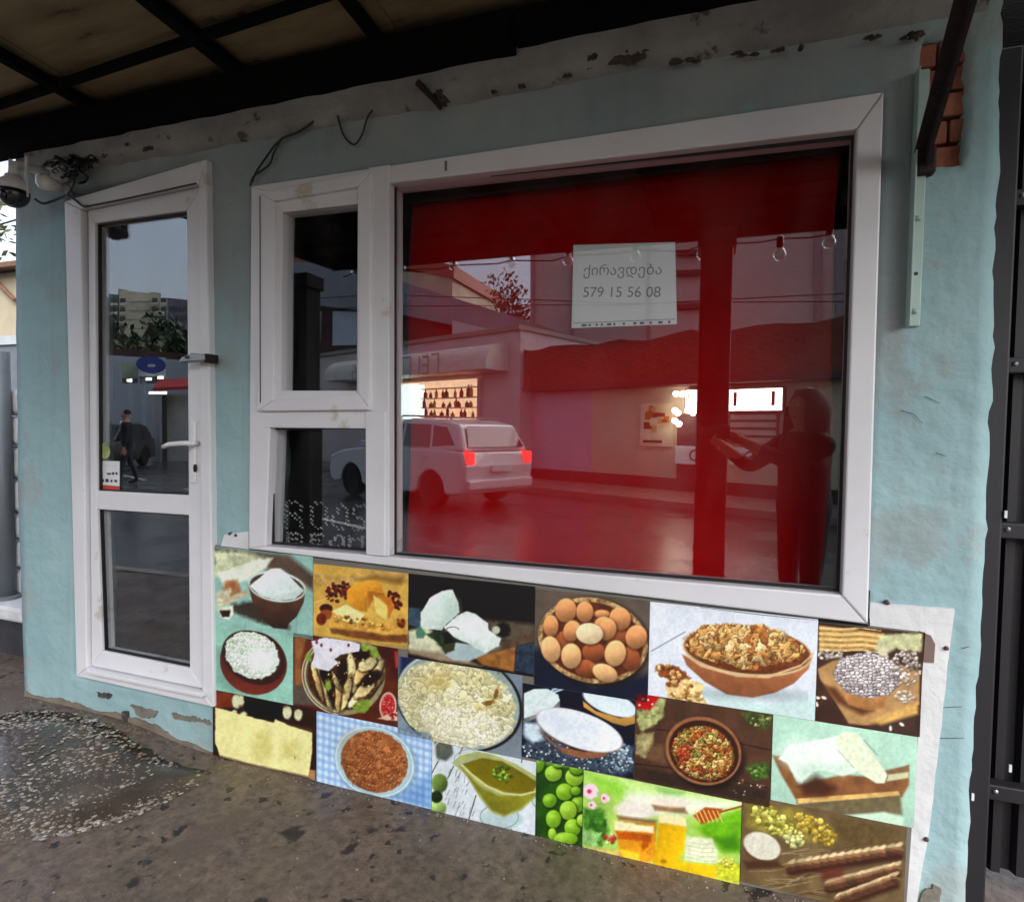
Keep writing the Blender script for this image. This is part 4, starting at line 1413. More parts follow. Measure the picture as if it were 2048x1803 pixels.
def t_curd(s):
    s.fill((126, 142, 152), 0.12, 24)
    s.poly(C2(90, 640, 400, 680, 90, 800), (36, 48, 84), soft=5)
    s.poly(C2(1000, 780, 1010, 1400, 700, 1400, 900, 1200, 1000, 1000), (116, 126, 134), soft=3, grad=(0, 0.1))
    c = C2(540, 1010)[0]
    s.ell(c[0] - 4, c[1] - 4, 130, 98, (36, 30, 28), rot=0.35, soft=1.4)
    s.ell(c[0] - 6, c[1] - 5, 126, 94, (150, 166, 164), rot=0.35, soft=1.3, tex=0.1)
    s.arc(c[0] - 4, c[1] - 4, 124, 92, 2.2, (196, 206, 200), rot=0.35, a0=180, a1=290)
    s.ell(c[0] - 9, c[1] + 1, 118, 84, (196, 196, 150), rot=0.3, soft=1.5, wob=8, ws=14, tex=0.10, ts=12)
    s.heap(c[0] - 9, c[1] + 1, 118, 84, 17, [(224, 220, 182), (214, 208, 164), (230, 228, 198), (206, 200, 152)], (132, 122, 74), rot=0.3, warp=1.0, crev=0.16, edge=8, relief=0.22, tone=0.05, dome=0.08)
    s.heap(c[0] - 9, c[1] + 1, 116, 82, 7, [(228, 224, 190), (216, 212, 172), (234, 232, 206)], (176, 168, 120), rot=0.3, warp=0.9, crev=0.25, edge=5, relief=0.14, tone=0.05, dome=0.06, al=0.3)
    s.ell(*C2(370, 840)[0], 26, 22, (190, 166, 92), soft=16, al=0.5)
    s.ell(*C2(640, 1060)[0], 26, 8, (176, 146, 66), soft=6, al=0.6, rot=0.1)
    for x, y, rx, ry, rt in ((800, 940, 4, 13, 0.3), (745, 1005, 12, 5, -0.2), (820, 770, 3, 6, 0.2), (590, 1080, 16, 4, 0.15)):
        s.ell(*C2(x, y)[0], rx, ry, (128, 92, 40), rot=rt, soft=1.5, wob=2)
    s.heap(*C2(560, 1180)[0], 84, 40, 13, [(234, 232, 210), (224, 222, 196), (240, 238, 222)], (176, 170, 128), rot=0.2, warp=1.0, crev=0.2, edge=9, relief=0.12, tone=0.04, dome=0.05, al=0.85)

def t_rolls(s):
    s.fill((92, 44, 28), 0.25, 26)
    s.poly(C1(740, 780, 850, 800, 800, 1000, 820, 1240, 740, 1220), (140, 94, 56), soft=4, tex=0.2)
    s.poly(C1(730, 1210, 830, 1230, 900, 1330, 960, 1400, 730, 1380), (92, 82, 72), soft=3, tex=0.2)
    s.poly(C1(1330, 900, 1640, 900, 1640, 1250, 1520, 1000), (74, 30, 20), soft=4, tex=0.3)
    c = C1(1160, 1130)[0]
    s.ell(*c, 83, 80, (148, 140, 108), rot=0.15, soft=1.3, tex=0.2)
    for k, q in enumerate((1.0, 0.965, 0.93, 0.89)):
        s.arc(*c, 83 * q, 80 * q, 1.6, ((206, 204, 180), (112, 92, 64))[k % 2], rot=0.15, a0=90, a1=270)
    s.ell(*c, 73, 70, (74, 48, 30), rot=0.15, soft=2, tex=0.4, ts=10)
    for x, y, rx, ry, rt in ((1230, 1120, 9, 40, -0.1), (1330, 1090, 11, 34, 0.6), (1180, 1280, 8, 36, 0.25), (1110, 1290, 6, 34, 0.0), (1000, 1240, 8, 44, -0.25), (940, 1200, 5, 42, -0.3), (1300, 1290, 9, 34, 0.7),
                          (1390, 1230, 10, 36, 0.75), (1440, 1100, 8, 26, 0.5), (1360, 1040, 20, 12, -0.5), (1340, 1250, 26, 11, -0.7), (1070, 1150, 6, 34, -0.6)):
        p = C1(x, y)[0]
        s.ell(p[0] + 1, p[1] + 1, rx + 2, ry + 2, (52, 30, 18), rot=rt, soft=2)
        s.ell(*p, rx, ry, s.rnd.choice([(206, 188, 134), (190, 164, 110), (214, 202, 150)]), rot=rt, soft=1.2, wob=1.6, tex=0.2, ts=7, grad=(-0.2, 0))
    for x, y, rx, ry, rt in ((1010, 1130, 13, 28, -0.2), (1150, 1100, 11, 26, 0.0), (1390, 1160, 24, 12, -0.6), (1050, 1260, 9, 26, -0.1), (1310, 960, 16, 12, 0.2)):
        s.ell(*C1(x, y)[0], rx, ry, (40, 24, 14), rot=rt, soft=2.5, wob=2, tex=0.4)
    for x, y, rx, ry in ((1420, 940, 8, 13), (1310, 1400, 16, 12), (860, 980, 6, 8), (1030, 1220, 6, 12), (1340, 900, 8, 8), (1350, 1370, 9, 8)):
        s.ell(*C1(x, y)[0], rx, ry, (134, 160, 66), soft=2, wob=3, tex=0.3)
    s.strew(60, *C1(1150, 1180)[0], 62, 56, (1.2, 2.4), [(226, 196, 140), (214, 150, 90), (160, 70, 36), (232, 214, 170), (60, 34, 20)])
    s.poly(C1(890, 850, 980, 815, 1200, 835, 1300, 870, 1290, 930, 1200, 950, 1130, 960, 1090, 1000, 1120, 1030, 1030, 1100, 880, 1060, 910, 960), (222, 220, 228), soft=1.2, wob=2, ws=9, tex=0.03)
    for x, y in ((970, 880), (1050, 920), (1200, 880), (930, 855)):
        s.ell(*C1(x, y)[0], 2.4, 3.4, (110, 30, 40), soft=1)
    p = C1(1535, 1395)[0]
    s.ell(*p, 17, 28, (220, 196, 176), rot=0.05, soft=1.2)
    s.ell(*p, 14, 24, (186, 54, 58), rot=0.05, soft=1.4, tex=0.2)
    s.strew(40, *p, 12, 21, (1.8, 2.8), [(206, 74, 76), (168, 40, 48), (222, 120, 112)])
    s.poly(C1(1450, 1500, 1560, 1450, 1620, 1440, 1620, 1520), (222, 190, 164), soft=1.5)
    s.strew(14, *C1(1575, 1480)[0], 8, 6, (1.8, 2.6), [(186, 52, 58), (150, 36, 42)])
    s.poly(C1(1590, 930, 1640, 930, 1640, 1100, 1600, 1060), (176, 60, 60), soft=2, tex=0.3)

def t_slab(s):
    s.fill((54, 32, 24), 0.3, 24)
    s.poly(C4(50, 110, 220, 140, 220, 260, 70, 260), (122, 56, 32), soft=2, tex=0.2)
    s.poly(C4(310, 180, 620, 220, 660, 330, 560, 380, 320, 330), (22, 18, 16), soft=4)
    for x, y, rx, ry in ((250, 205, 9, 14), (290, 200, 6, 11), (680, 300, 9, 13), (775, 320, 8, 11), (230, 300, 6, 5), (310, 315, 7, 5)):
        s.ell(*C4(x, y)[0], rx, ry, (206, 208, 170), soft=1.8, wob=1.5, tex=0.15)
    s.poly(C4(500, 360, 900, 430, 900, 470, 560, 380), (84, 56, 40), soft=3)
    s.poly(C4(860, 780, 920, 790, 920, 900, 860, 850), (170, 130, 92), soft=2)
    s.poly(C4(70, 255, 300, 320, 565, 385, 580, 355, 700, 410, 895, 470, 890, 650, 860, 840, 600, 780, 360, 730, 110, 660, 70, 560), (228, 222, 158), soft=1.2, wob=1, tex=0.05, ts=18)
    s.poly(C4(400, 470, 560, 480, 560, 690, 400, 700), (206, 198, 120), soft=10, al=0.7)
    s.poly(C4(630, 560, 760, 570, 760, 690, 640, 690), (198, 190, 108), soft=10, al=0.6)
    s.poly(C4(560, 400, 600, 390, 610, 780, 560, 770), (236, 230, 172), soft=5, al=0.8)
    s.line(C4(744, 670, 746, 690), 1.5, (110, 100, 60))
    s.line(C4(110, 665, 360, 735, 600, 785, 860, 845), 2.5, (172, 150, 108))

def t_check(s):
    s.fill((206, 222, 238), 0.03, 20)
    # gingham cloth
    a = C4(940, 300)[0]
    ux, uy = 1.0, 0.27
    for k in range(-2, 20):
        x = a[0] + k * 12.5
        s.line([(x, a[1] - 30), (x - 4, a[1] + 220)], 6.0, (120, 164, 212), soft=1.6, al=0.45)
    for k in range(-6, 18):
        y = a[1] + k * 15.5
        s.line([(a[0] - 20, y - 5), (a[0] + 260, y + 70)], 7.0, (110, 156, 208), soft=1.8, al=0.45)
    s.poly(C4(1600, 1000, 1900, 820, 1900, 1120, 1700, 1080), (64, 116, 180), soft=14, al=0.45)
    c = C4(1420, 715)[0]
    s.ell(c[0] + 4, c[1] + 4, 84, 72, (96, 130, 150), rot=0.35, soft=4, al=0.4)
    s.ell(*c, 82, 68, (178, 202, 204), rot=0.45, soft=1.6, al=0.8)
    s.arc(*c, 79, 66, 1.8, (214, 230, 232), rot=0.45, soft=1)
    s.ell(*c, 68, 60, (150, 94, 58), rot=0.45, soft=1.3, wob=2.5, tex=0.14, ts=7, grad=(0.05, 0.0))
    s.ell(c[0] - 15, c[1] - 22, 45, 26, (178, 122, 76), rot=0.4, soft=14, al=0.5)
    s.heap(*c, 66, 58, 11, [(172, 112, 68), (150, 92, 54), (186, 128, 82)], (104, 60, 34), rot=0.45, warp=1.2, crev=0.16, edge=4, relief=0.25, tone=0.08, dome=0.08, al=0.7)
    for k in range(9):
        x0, y0 = 1280 + 18 * (k % 2), 610 + 26 * k
        s.line(C4(1260 + 12 * k, 640 + 26 * k, 1340 + 14 * k, 570 + 18 * k), 1.6, (104, 60, 36), wob=0.8, al=0.7)
    for k in range(14):
        x = 1250 + 30 * k
        s.line(C4(x, 840 + 6 * k % 40, x - 14, 940 - 3 * abs(k - 7)), 1.5, (112, 70, 46), wob=0.8, al=0.7)
    s.strew(160, *c, 64, 56, (1.2, 2.6), [(178, 116, 74), (128, 76, 46), (196, 140, 98), (160, 100, 62)], rot=0.45)

def t_bowls(s):
    s.fill((18, 26, 44), 0.2, 30)
    s.poly(C5(820, 350, 1100, 480, 1240, 640, 1720, 560, 1720, 780, 1500, 790, 820, 650), (66, 78, 92), soft=5, wob=6, tex=0.35, ts=8)
    s.strew(280, *C5(1250, 640)[0], 112, 36, (1.2, 2.6), [(190, 206, 210), (24, 30, 44), (120, 140, 152), (40, 48, 66), (222, 230, 230)], rot=0.15)
    s.strew(60, *C5(1600, 640)[0], 24, 30, (1.5, 4), [(150, 176, 190), (190, 206, 210), (96, 120, 138)])
    s.poly(C5(820, 360, 940, 380, 980, 500, 900, 530, 820, 490), (196, 212, 220), soft=4, wob=3, tex=0.1)
    s.line(C5(1060, 110, 1230, 50), 9, (190, 210, 220))
    s.line(C5(1060, 110, 1230, 50), 4, (120, 150, 168))
    s.poly(C5(820, 330, 1000, 270, 1115, 190, 1110, 250, 950, 320, 830, 370), (120, 120, 120), soft=1.5)
    s.poly(C5(820, 130, 900, 95, 1010, 92, 1100, 140, 1112, 190, 1060, 240, 920, 300, 820, 335), (214, 228, 226), soft=1.2, tex=0.05)
    s.poly(C5(1300, 190, 1400, 270, 1600, 330, 1736, 310, 1736, 370, 1640, 395, 1540, 370, 1400, 300, 1305, 240), (196, 148, 78), soft=1.2, grad=(0, -0.15))
    s.ell(*C5(1518, 205)[0], 57, 22, (214, 228, 236), rot=0.37, soft=1.2)
    s.poly(C5(930, 420, 1000, 500, 1150, 620, 1300, 660, 1450, 650, 1600, 560, 1500, 610, 1300, 600, 1100, 560), (142, 98, 70), soft=1.5, tex=0.15)
    s.ell(*C5(1272, 430)[0], 90, 36, (150, 116, 90), rot=0.33, soft=1.2)
    s.ell(*C5(1272, 426)[0], 89, 35, (226, 232, 238), rot=0.33, soft=1.2, tex=0.03)
    s.ell(*C5(1150, 380)[0], 50, 18, (206, 216, 226), rot=0.33, soft=18, al=0.7)

def t_nuts(s):
    s.fill((214, 220, 228), 0.03, 40)
    s.poly(C3(460, 620, 900, 700, 1220, 640, 1220, 800, 600, 760), (188, 214, 208), soft=8, al=0.8)
    s.line(C3(170, 370, 380, 250), 2.5, (140, 150, 160))
    s.ell(*C3(800, 640)[0], 100, 10, (134, 150, 150), rot=0.03, soft=8, al=0.7)
    s.poly(C3(360, 390, 480, 450, 700, 510, 900, 520, 1100, 450, 1180, 380, 1150, 480, 1060, 570, 940, 630, 800, 660, 640, 640, 500, 560, 390, 460), (160, 104, 70), soft=1.4, tex=0.10, ts=16, grad=(0.1, -0.18))
    s.ell(*C3(768, 370)[0], 129, 50, (206, 180, 142), rot=0.10, soft=1.3)
    s.ell(*C3(768, 365)[0], 125, 46, (110, 62, 34), rot=0.10, soft=1.3, tex=0.3)
    s.ell(*C3(740, 330)[0], 104, 38, (146, 92, 48), rot=0.08, soft=3, wob=6, tex=0.3)
    pal = [(226, 192, 128), (206, 160, 92), (236, 208, 150), (164, 100, 52), (190, 140, 78), (130, 74, 38)]
    s.heap(*C3(745, 335)[0], 112, 44, 18, [(232, 196, 132), (220, 176, 108), (240, 212, 156), (206, 154, 90), (176, 112, 60)], (92, 48, 22), rot=0.09, warp=1.2, crev=0.20, edge=9, relief=0.42, tone=0.14, dome=0.12)
    s.heap(*C3(745, 330)[0], 108, 41, 6.5, [(228, 192, 130), (214, 170, 104), (120, 66, 32), (238, 210, 156)], (110, 60, 28), rot=0.09, warp=1.0, crev=0.30, edge=7, relief=0.4, tone=0.12, dome=0.05, al=0.22)
    s.poly(C3(362, 385, 480, 452, 700, 512, 900, 522, 1100, 452, 1182, 378, 1172, 400, 1100, 466, 900, 540, 700, 530, 480, 470), (206, 178, 138), soft=1.4, tex=0.08)
    s.ell(*C3(300, 510)[0], 34, 15, (142, 82, 44), rot=0.3, soft=1.5, wob=4, tex=0.2)
    s.strew(24, *C3(290, 500)[0], 28, 11, (2.5, 5), pal, rot=0.3, wob=2)
    s.poly(C3(250, 560, 400, 545, 500, 580, 480, 650, 550, 730, 520, 750, 380, 680, 330, 720, 280, 690), (222, 196, 140), soft=1.6, wob=4, tex=0.2)
    s.strew(40, *C3(380, 620)[0], 36, 20, (2.5, 6), pal, rot=0.4, wob=2.4)

def t_beans(s):
    s.fill((70, 46, 36), 0.25, 26)
    s.poly(C3(1215, 210, 1620, 260, 1580, 360, 1215, 370), (206, 172, 110), soft=2, tex=0.15)
    for k in range(9):
        y = 225 + 17 * k
        s.line(C3(1215, y, 1350, y + 8, 1480, y + 2, 1600, y + 18), 2.2, ((232, 206, 150), (146, 110, 62))[k % 2], wob=1.2)
    s.poly(C3(1600, 270, 1700, 260, 1860, 260, 1855, 370, 1760, 380, 1700, 350, 1620, 400, 1560, 360), (190, 192, 150), soft=3, wob=3, tex=0.2)
    s.poly(C3(1580, 370, 1620, 330, 1650, 410, 1600, 430), (206, 200, 170), soft=2)
    s.poly(C3(1205, 480, 1300, 430, 1540, 380, 1640, 420, 1840, 500, 1840, 700, 1560, 840, 1400, 820, 1300, 660, 1220, 540), (176, 140, 96), soft=2, tex=0.15, ts=18)
    s.poly(C3(1240, 580, 1320, 600, 1400, 700, 1560, 740, 1480, 770, 1330, 690), (92, 56, 34), soft=5, al=0.9)
    s.poly(C3(1500, 840, 1820, 740, 1820, 890, 1700, 880), (74, 54, 46), soft=4)
    s.poly(C3(1540, 800, 1830, 690, 1830, 760, 1600, 830), (206, 166, 100), soft=4, tex=0.15)
    s.poly(C3(1340, 600, 1400, 640, 1560, 660, 1640, 640, 1620, 720, 1520, 740, 1400, 700), (178, 128, 80), soft=2, tex=0.15, grad=(0, -0.15))
    s.ell(*C3(1520, 520)[0], 66, 44, (110, 96, 92), rot=0.1, soft=2, wob=3)
    s.heap(*C3(1520, 520)[0], 66, 44, 7.0, [(208, 200, 200), (184, 174, 176), (224, 218, 216)], (76, 64, 62), rot=0.1, warp=0.35, crev=0.26, edge=4, relief=0.35, tone=0.1, stretch=(1.25, 0.85), dome=0.12)
    s.strew(110, *C3(1760, 470)[0], 28, 36, (2.4, 4.2), [(206, 198, 186), (160, 148, 138), (222, 214, 204), (120, 106, 98)], asp=(0.6, 0.85), wob=0.2)
    s.strew(40, *C3(1290, 395)[0], 26, 9, (2.2, 4), [(206, 198, 186), (160, 148, 138)], asp=(0.6, 0.85), wob=0.2)
    s.strew(30, *C3(1750, 650)[0], 20, 12, (2.2, 4), [(214, 206, 190), (180, 166, 150)], asp=(0.6, 0.85), wob=0.2)
    for x, y, rt in ((1660, 850, 1.5), (1730, 825, 0.6), (1205, 660, 0.2), (1245, 660, 0.4), (1200, 700, 1.2)):
        s.ell(*C3(x, y)[0], 5.5, 2.8, (226, 220, 208), rot=rt, soft=0.8)

def t_spice(s):
    s.fill((84, 60, 46), 0.2, 26, octv=5)
    s.planks([C6(350, 500, 700, 540, 1130, 640), C6(420, 390, 560, 410), C6(960, 380, 1140, 420), C6(480, 300, 560, 310)], (44, 28, 22), 2.2)
    s.poly(C6(350, 520, 1130, 650, 1120, 740, 700, 660, 350, 580), (60, 46, 38), soft=4, tex=0.2)
    s.poly(C6(420, 390, 540, 390, 540, 500, 430, 480), (122, 92, 66), soft=5, al=0.7, tex=0.2)
    s.poly(C6(365, 85, 500, 100, 500, 170, 440, 195, 365, 180), (186, 26, 34), soft=1.6, tex=0.12)
    for x, y in ((400, 125), (430, 130), (455, 155), (380, 160), (470, 175)):
        s.ell(*C6(x, y)[0], 2.4, 2, (250, 200, 190), soft=1)
    s.poly(C6(365, 190, 440, 190, 500, 110, 530, 130, 520, 210, 480, 270, 400, 310, 370, 280), (168, 172, 116), soft=2.5, wob=4, tex=0.35, ts=8)
    s.poly(C6(360, 330, 460, 320, 450, 400, 410, 470, 360, 440), (160, 150, 108), soft=3, wob=4, tex=0.3)
    s.poly(C6(960, 200, 1050, 190, 1150, 215, 1140, 290, 1080, 300, 1000, 250), (76, 84, 46), soft=3, wob=4, tex=0.4, ts=7)
    s.strew(30, *C6(1080, 250)[0], 22, 12, (2, 4), [(120, 132, 76), (70, 84, 40), (150, 152, 104)])
    s.poly(C6(990, 520, 1060, 490, 1130, 500, 1125, 580, 1040, 600), (70, 94, 44), soft=3, wob=5, tex=0.4)
    s.strew(26, *C6(1075, 545)[0], 20, 14, (2, 4.5), [(96, 128, 58), (56, 80, 34), (120, 146, 80)])
    c = C6(750, 425)[0]
    s.ell(c[0] + 4, c[1] + 8, 80, 66, (30, 20, 14), rot=0.4, soft=6, al=0.8)
    s.ell(*c, 77, 66, (150, 104, 74), rot=0.4, soft=1.3, tex=0.15)
    s.ell(c[0] + 1, c[1] + 1, 71, 60, (62, 34, 22), rot=0.4, soft=1.4)
    s.ell(c[0], c[1] + 4, 62, 52, (136, 92, 48), rot=0.4, soft=2, wob=5, tex=0.3)
    s.heap(c[0], c[1] + 3, 61, 51, 7.5, [(196, 158, 92), (172, 130, 66), (210, 180, 118), (132, 86, 42), (150, 148, 84), (172, 92, 52)], (58, 32, 16), rot=0.4, warp=0.8, crev=0.22, edge=6, relief=0.4, tone=0.15, dome=0.1)
    s.strew(40, *C6(640, 430)[0], 14, 14, (1.8, 3.6), [(186, 84, 52), (160, 62, 42), (206, 120, 80)])
    s.strew(12, *C6(1000, 640)[0], 34, 16, (1.2, 2), [(222, 206, 186), (190, 140, 120)])

def t_mint(s):
    s.fill((172, 206, 186), 0.05, 40, grad=(0, -0.05), cuv=(1680, 1520), rad=(140, 100))
    s.poly(C6(1150, 450, 1215, 455, 1300, 620, 1560, 560, 1800, 580, 1940, 505, 1940, 620, 1900, 690, 1500, 730, 1300, 730, 1200, 560), (132, 92, 60), soft=2.5, tex=0.2, ts=18)
    s.poly(C6(1290, 720, 1890, 660, 1900, 790, 1540, 800, 1310, 780), (112, 102, 76), soft=4, tex=0.15)
    s.poly(C6(1290, 700, 1880, 655, 1890, 680, 1300, 730), (206, 172, 108), soft=1.6, tex=0.2)
    s.poly(C6(1300, 620, 1400, 560, 1520, 640, 1460, 690, 1340, 680), (72, 42, 28), soft=8, al=0.9)
    s.poly(C6(1700, 560, 1940, 505, 1940, 560, 1800, 620), (126, 98, 72), soft=2, tex=0.25)
    s.poly(C6(1820, 560, 1940, 545, 1935, 580, 1810, 600), (196, 196, 160), soft=2)
    s.poly(C6(1540, 800, 1800, 775, 1910, 810, 1900, 885, 1700, 850), (190, 216, 192), soft=3)
    s.poly(C6(1185, 470, 1250, 390, 1400, 360, 1560, 330, 1620, 420, 1640, 540, 1560, 570, 1450, 535, 1390, 540, 1320, 610, 1290, 590, 1240, 500), (220, 232, 220), soft=2.2, wob=1.5, tex=0.04)
    s.poly(C6(1260, 480, 1450, 500, 1620, 500, 1560, 565, 1450, 530, 1320, 600), (176, 200, 182), soft=12, al=0.6)
    s.ell(*C6(1300, 440)[0], 34, 24, (224, 236, 224), soft=16, al=0.8)
    s.poly(C6(1510, 370, 1560, 310, 1640, 320, 1720, 420, 1815, 560, 1800, 610, 1750, 610, 1640, 540, 1560, 450), (216, 224, 198), soft=1.6, tex=0.06, ts=6)
    s.line(C6(1680, 360, 1760, 450), 2, (120, 130, 110), al=0.7)
    s.line(C6(1530, 420, 1620, 520), 2, (150, 160, 140), al=0.7)

def t_boat(s):
    s.fill((206, 214, 218), 0.05, 16)
    s.planks([C5(430, 960, 370, 1160), C5(330, 550, 290, 640), C5(560, 580, 545, 640), C5(810, 640, 800, 690), C5(130, 670, 60, 800), C5(250, 720, 200, 820)], (58, 54, 52), 2.0)
    for k in range(34):
        x, y = s.rnd.uniform(150, 420), s.rnd.uniform(740, 1150)
        s.line(C5(x, y, x - s.rnd.uniform(8, 24), y + s.rnd.uniform(20, 60)), 1.2, (98, 92, 88), al=0.7, wob=0.4)
    s.poly(C5(90, 500, 240, 530, 250, 620, 190, 680, 110, 660), (96, 100, 92), soft=3, tex=0.3)
    s.arc(*C5(170, 600)[0], 20, 22, 2, (190, 206, 206))
    for x, y, rx, ry, c in ((135, 860, 16, 19, (104, 126, 64)), (120, 1060, 17, 14, (150, 176, 104)), (110, 970, 12, 12, (40, 52, 26))):
        s.ell(*C5(x, y)[0], rx, ry, c, soft=1.6, tex=0.1, grad=(-0.25, -0.2))
    s.ell(*C5(640, 1150)[0], 42, 22, (176, 196, 196), soft=2, al=0.9)
    s.arc(*C5(620, 1130)[0], 38, 24, 2.2, (132, 156, 156))
    s.arc(*C5(1000, 1010)[0], 26, 16, 7, (190, 208, 200), rot=0.2, soft=1.4)
    s.arc(*C5(1000, 1010)[0], 28, 18, 1.6, (130, 150, 140), rot=0.2)
    s.poly(C5(230, 690, 300, 620, 440, 590, 580, 620, 760, 700, 960, 820, 975, 880, 930, 960, 800, 1080, 660, 1135, 560, 1100, 460, 980, 360, 800), (170, 176, 118), soft=1.5, tex=0.12, ts=16)
    s.poly(C5(300, 720, 480, 900, 620, 960, 800, 960, 940, 930, 800, 1060, 660, 1120, 560, 1080, 440, 920), (134, 132, 44), soft=3, tex=0.12, grad=(0.12, -0.1))
    s.poly(C5(320, 700, 480, 655, 640, 680, 820, 780, 930, 850, 900, 920, 800, 945, 660, 930, 520, 870, 400, 780), (120, 110, 22), soft=1.5, tex=0.08, grad=(-0.05, 0.05))
    s.line(C5(310, 705, 400, 790, 520, 885, 660, 945, 800, 955, 920, 925, 965, 870), 2.5, (206, 208, 150))
    s.line(C5(230, 690, 300, 630, 440, 595, 580, 625, 760, 700, 960, 820), 2.5, (206, 220, 214))
    s.arc(*C5(340, 640)[0], 22, 12, 2, (150, 172, 178), rot=-0.4)
    s.strew(46, *C5(650, 780)[0], 20, 15, (1.6, 4), [(112, 150, 50), (80, 116, 36), (150, 182, 80), (60, 90, 28)], rot=0.4, wob=2)

def t_plums(s):
    s.fill((44, 82, 20), 0.3, 16)
    for x, y, rx, ry in ((930, 700, 14, 18), (1060, 780, 17, 16), (1230, 810, 18, 18), (1100, 700, 10, 8), (1250, 740, 14, 12), (1150, 930, 17, 17), (1260, 1030, 14, 16), (1180, 1080, 17, 19), (1060, 1150, 15, 18),
                         (1215, 1220, 16, 18), (1050, 1270, 8, 12), (1160, 1310, 24, 13), (1290, 1160, 10, 12), (1030, 1000, 14, 14), (1240, 920, 10, 9)):
        p = C5(x, y)[0]
        s.ell(p[0] + 1, p[1] + 2, rx + 1.5, ry + 1.5, (26, 54, 12), soft=2.5)
        s.ell(*p, rx, ry, s.rnd.choice([(128, 176, 46), (112, 160, 40), (146, 186, 60)]), soft=1.2, tex=0.06, grad=(-0.12, -0.18))
        s.ell(p[0] - rx * 0.3, p[1] - ry * 0.35, rx * 0.4, ry * 0.3, (190, 216, 112), soft=rx * 0.3, al=0.7)
    s.poly(C5(990, 680, 1220, 720, 1220, 740, 1000, 710), (150, 196, 100), soft=3, al=0.6)

def t_honey(s):
    s.fill((170, 206, 104), 0.16, 44)
    s.poly(C6(60, 540, 400, 600, 1000, 710, 960, 760, 600, 720, 300, 700, 120, 600), (196, 226, 146), soft=10, al=0.9)
    s.poly(C6(70, 550, 250, 600, 380, 700, 300, 720, 120, 620), (138, 200, 60), soft=8, al=0.8)
    s.poly(C6(480, 640, 640, 660, 620, 690, 520, 680), (120, 176, 84), soft=6, al=0.8)
    s.poly(C6(700, 860, 1000, 750, 1000, 1010, 880, 1010, 800, 960), (112, 176, 34), soft=8, tex=0.2, ts=18)
    s.poly(C6(820, 930, 940, 900, 960, 1000, 860, 1000), (64, 120, 20), soft=8, al=0.8)
    s.poly(C6(300, 660, 640, 690, 980, 730, 760, 800, 480, 800, 260, 780), (226, 230, 214), soft=8, al=0.9)
    s.poly(C6(50, 750, 180, 770, 200, 900, 160, 980, 60, 960), (70, 122, 44), soft=5, wob=5, tex=0.5, ts=9)
    s.poly(C6(50, 880, 160, 900, 130, 990, 45, 960), (150, 196, 120), soft=4, wob=5, tex=0.3)
    for x, y, rr in ((95, 660, 15), (180, 700, 9), (105, 740, 8)):
        s.ell(*C6(x, y)[0], rr, rr, (232, 206, 214), soft=1.6, wob=3)
        s.ell(*C6(x - 6, y)[0], rr * 0.28, rr * 0.28, (206, 50, 96), soft=1.2)
    s.strew(14, *C6(205, 930)[0], 10, 12, (2.5, 5), [(168, 40, 36), (206, 80, 70), (232, 220, 190)])
    s.poly(C6(45, 980, 260, 1000, 560, 1100, 980, 1180, 980, 1200, 500, 1120, 45, 1010), (206, 190, 110), soft=3, tex=0.2)
    # three jars
    s.poly(C6(235, 830, 480, 850, 470, 1060, 380, 1075, 270, 1050), (214, 150, 40), soft=1.5, tex=0.15, grad=(0, 0.1))
    s.poly(C6(230, 830, 350, 845, 350, 890, 240, 890), (230, 222, 178), soft=2, wob=2)
    s.poly(C6(340, 850, 460, 860, 460, 900, 345, 890), (236, 226, 184), soft=2, wob=2)
    s.poly(C6(240, 890, 450, 910, 440, 960, 400, 1010, 390, 950, 260, 935), (176, 88, 22), soft=3, wob=3, tex=0.2)
    s.poly(C6(255, 990, 380, 1020, 380, 1070, 290, 1050), (232, 206, 60), soft=3)
    s.ell(*C6(360, 770)[0], 42, 17, (222, 216, 204), rot=0.05, soft=4)
    s.poly(C6(250, 800, 480, 830, 470, 850, 260, 825), (140, 104, 76), soft=3)
    s.poly(C6(490, 830, 650, 850, 640, 1000, 580, 1110, 455, 1085, 480, 960), (222, 178, 24), soft=1.6, tex=0.08, grad=(0.08, 0.06))
    s.poly(C6(490, 790, 650, 810, 650, 860, 490, 840), (228, 220, 170), soft=2, wob=2)
    s.poly(C6(450, 735, 640, 750, 660, 790, 470, 770), (150, 116, 84), soft=3, tex=0.2)
    s.ell(*C6(560, 725)[0], 36, 9, (226, 216, 200), rot=0.08, soft=3)
    s.ell(*C6(520, 1065)[0], 6, 4, (160, 130, 20), soft=2)
    s.poly(C6(590, 1050, 650, 1070, 840, 1090, 820, 1160, 700, 1150, 580, 1110), (224, 190, 30), soft=2, tex=0.1)
    s.poly(C6(650, 920, 800, 930, 830, 1000, 840, 1080, 640, 1060), (214, 218, 186), soft=2.5, tex=0.12, ts=8)
    for k in range(5):
        s.line(C6(655, 950 + 22 * k, 740, 965 + 24 * k, 825, 960 + 26 * k), 1.6, (176, 182, 150), al=0.7)
    s.poly(C6(830, 1060, 980, 1080, 975, 1190, 820, 1170), (190, 196, 60), soft=4, tex=0.3, ts=8)
    s.strew(16, *C6(880, 1080)[0], 18, 14, (2.5, 5), [(240, 206, 60), (224, 180, 40), (206, 216, 120)])
    # dipper
    s.line(C6(1000, 738, 800, 790), 4, (150, 84, 34))
    s.poly(C6(690, 800, 760, 750, 860, 760, 840, 810, 740, 850), (168, 88, 34), soft=2)
    for k in range(6):
        x = 700 + 26 * k
        s.line(C6(x, 770, x + 30, 835), 2, (232, 190, 120))

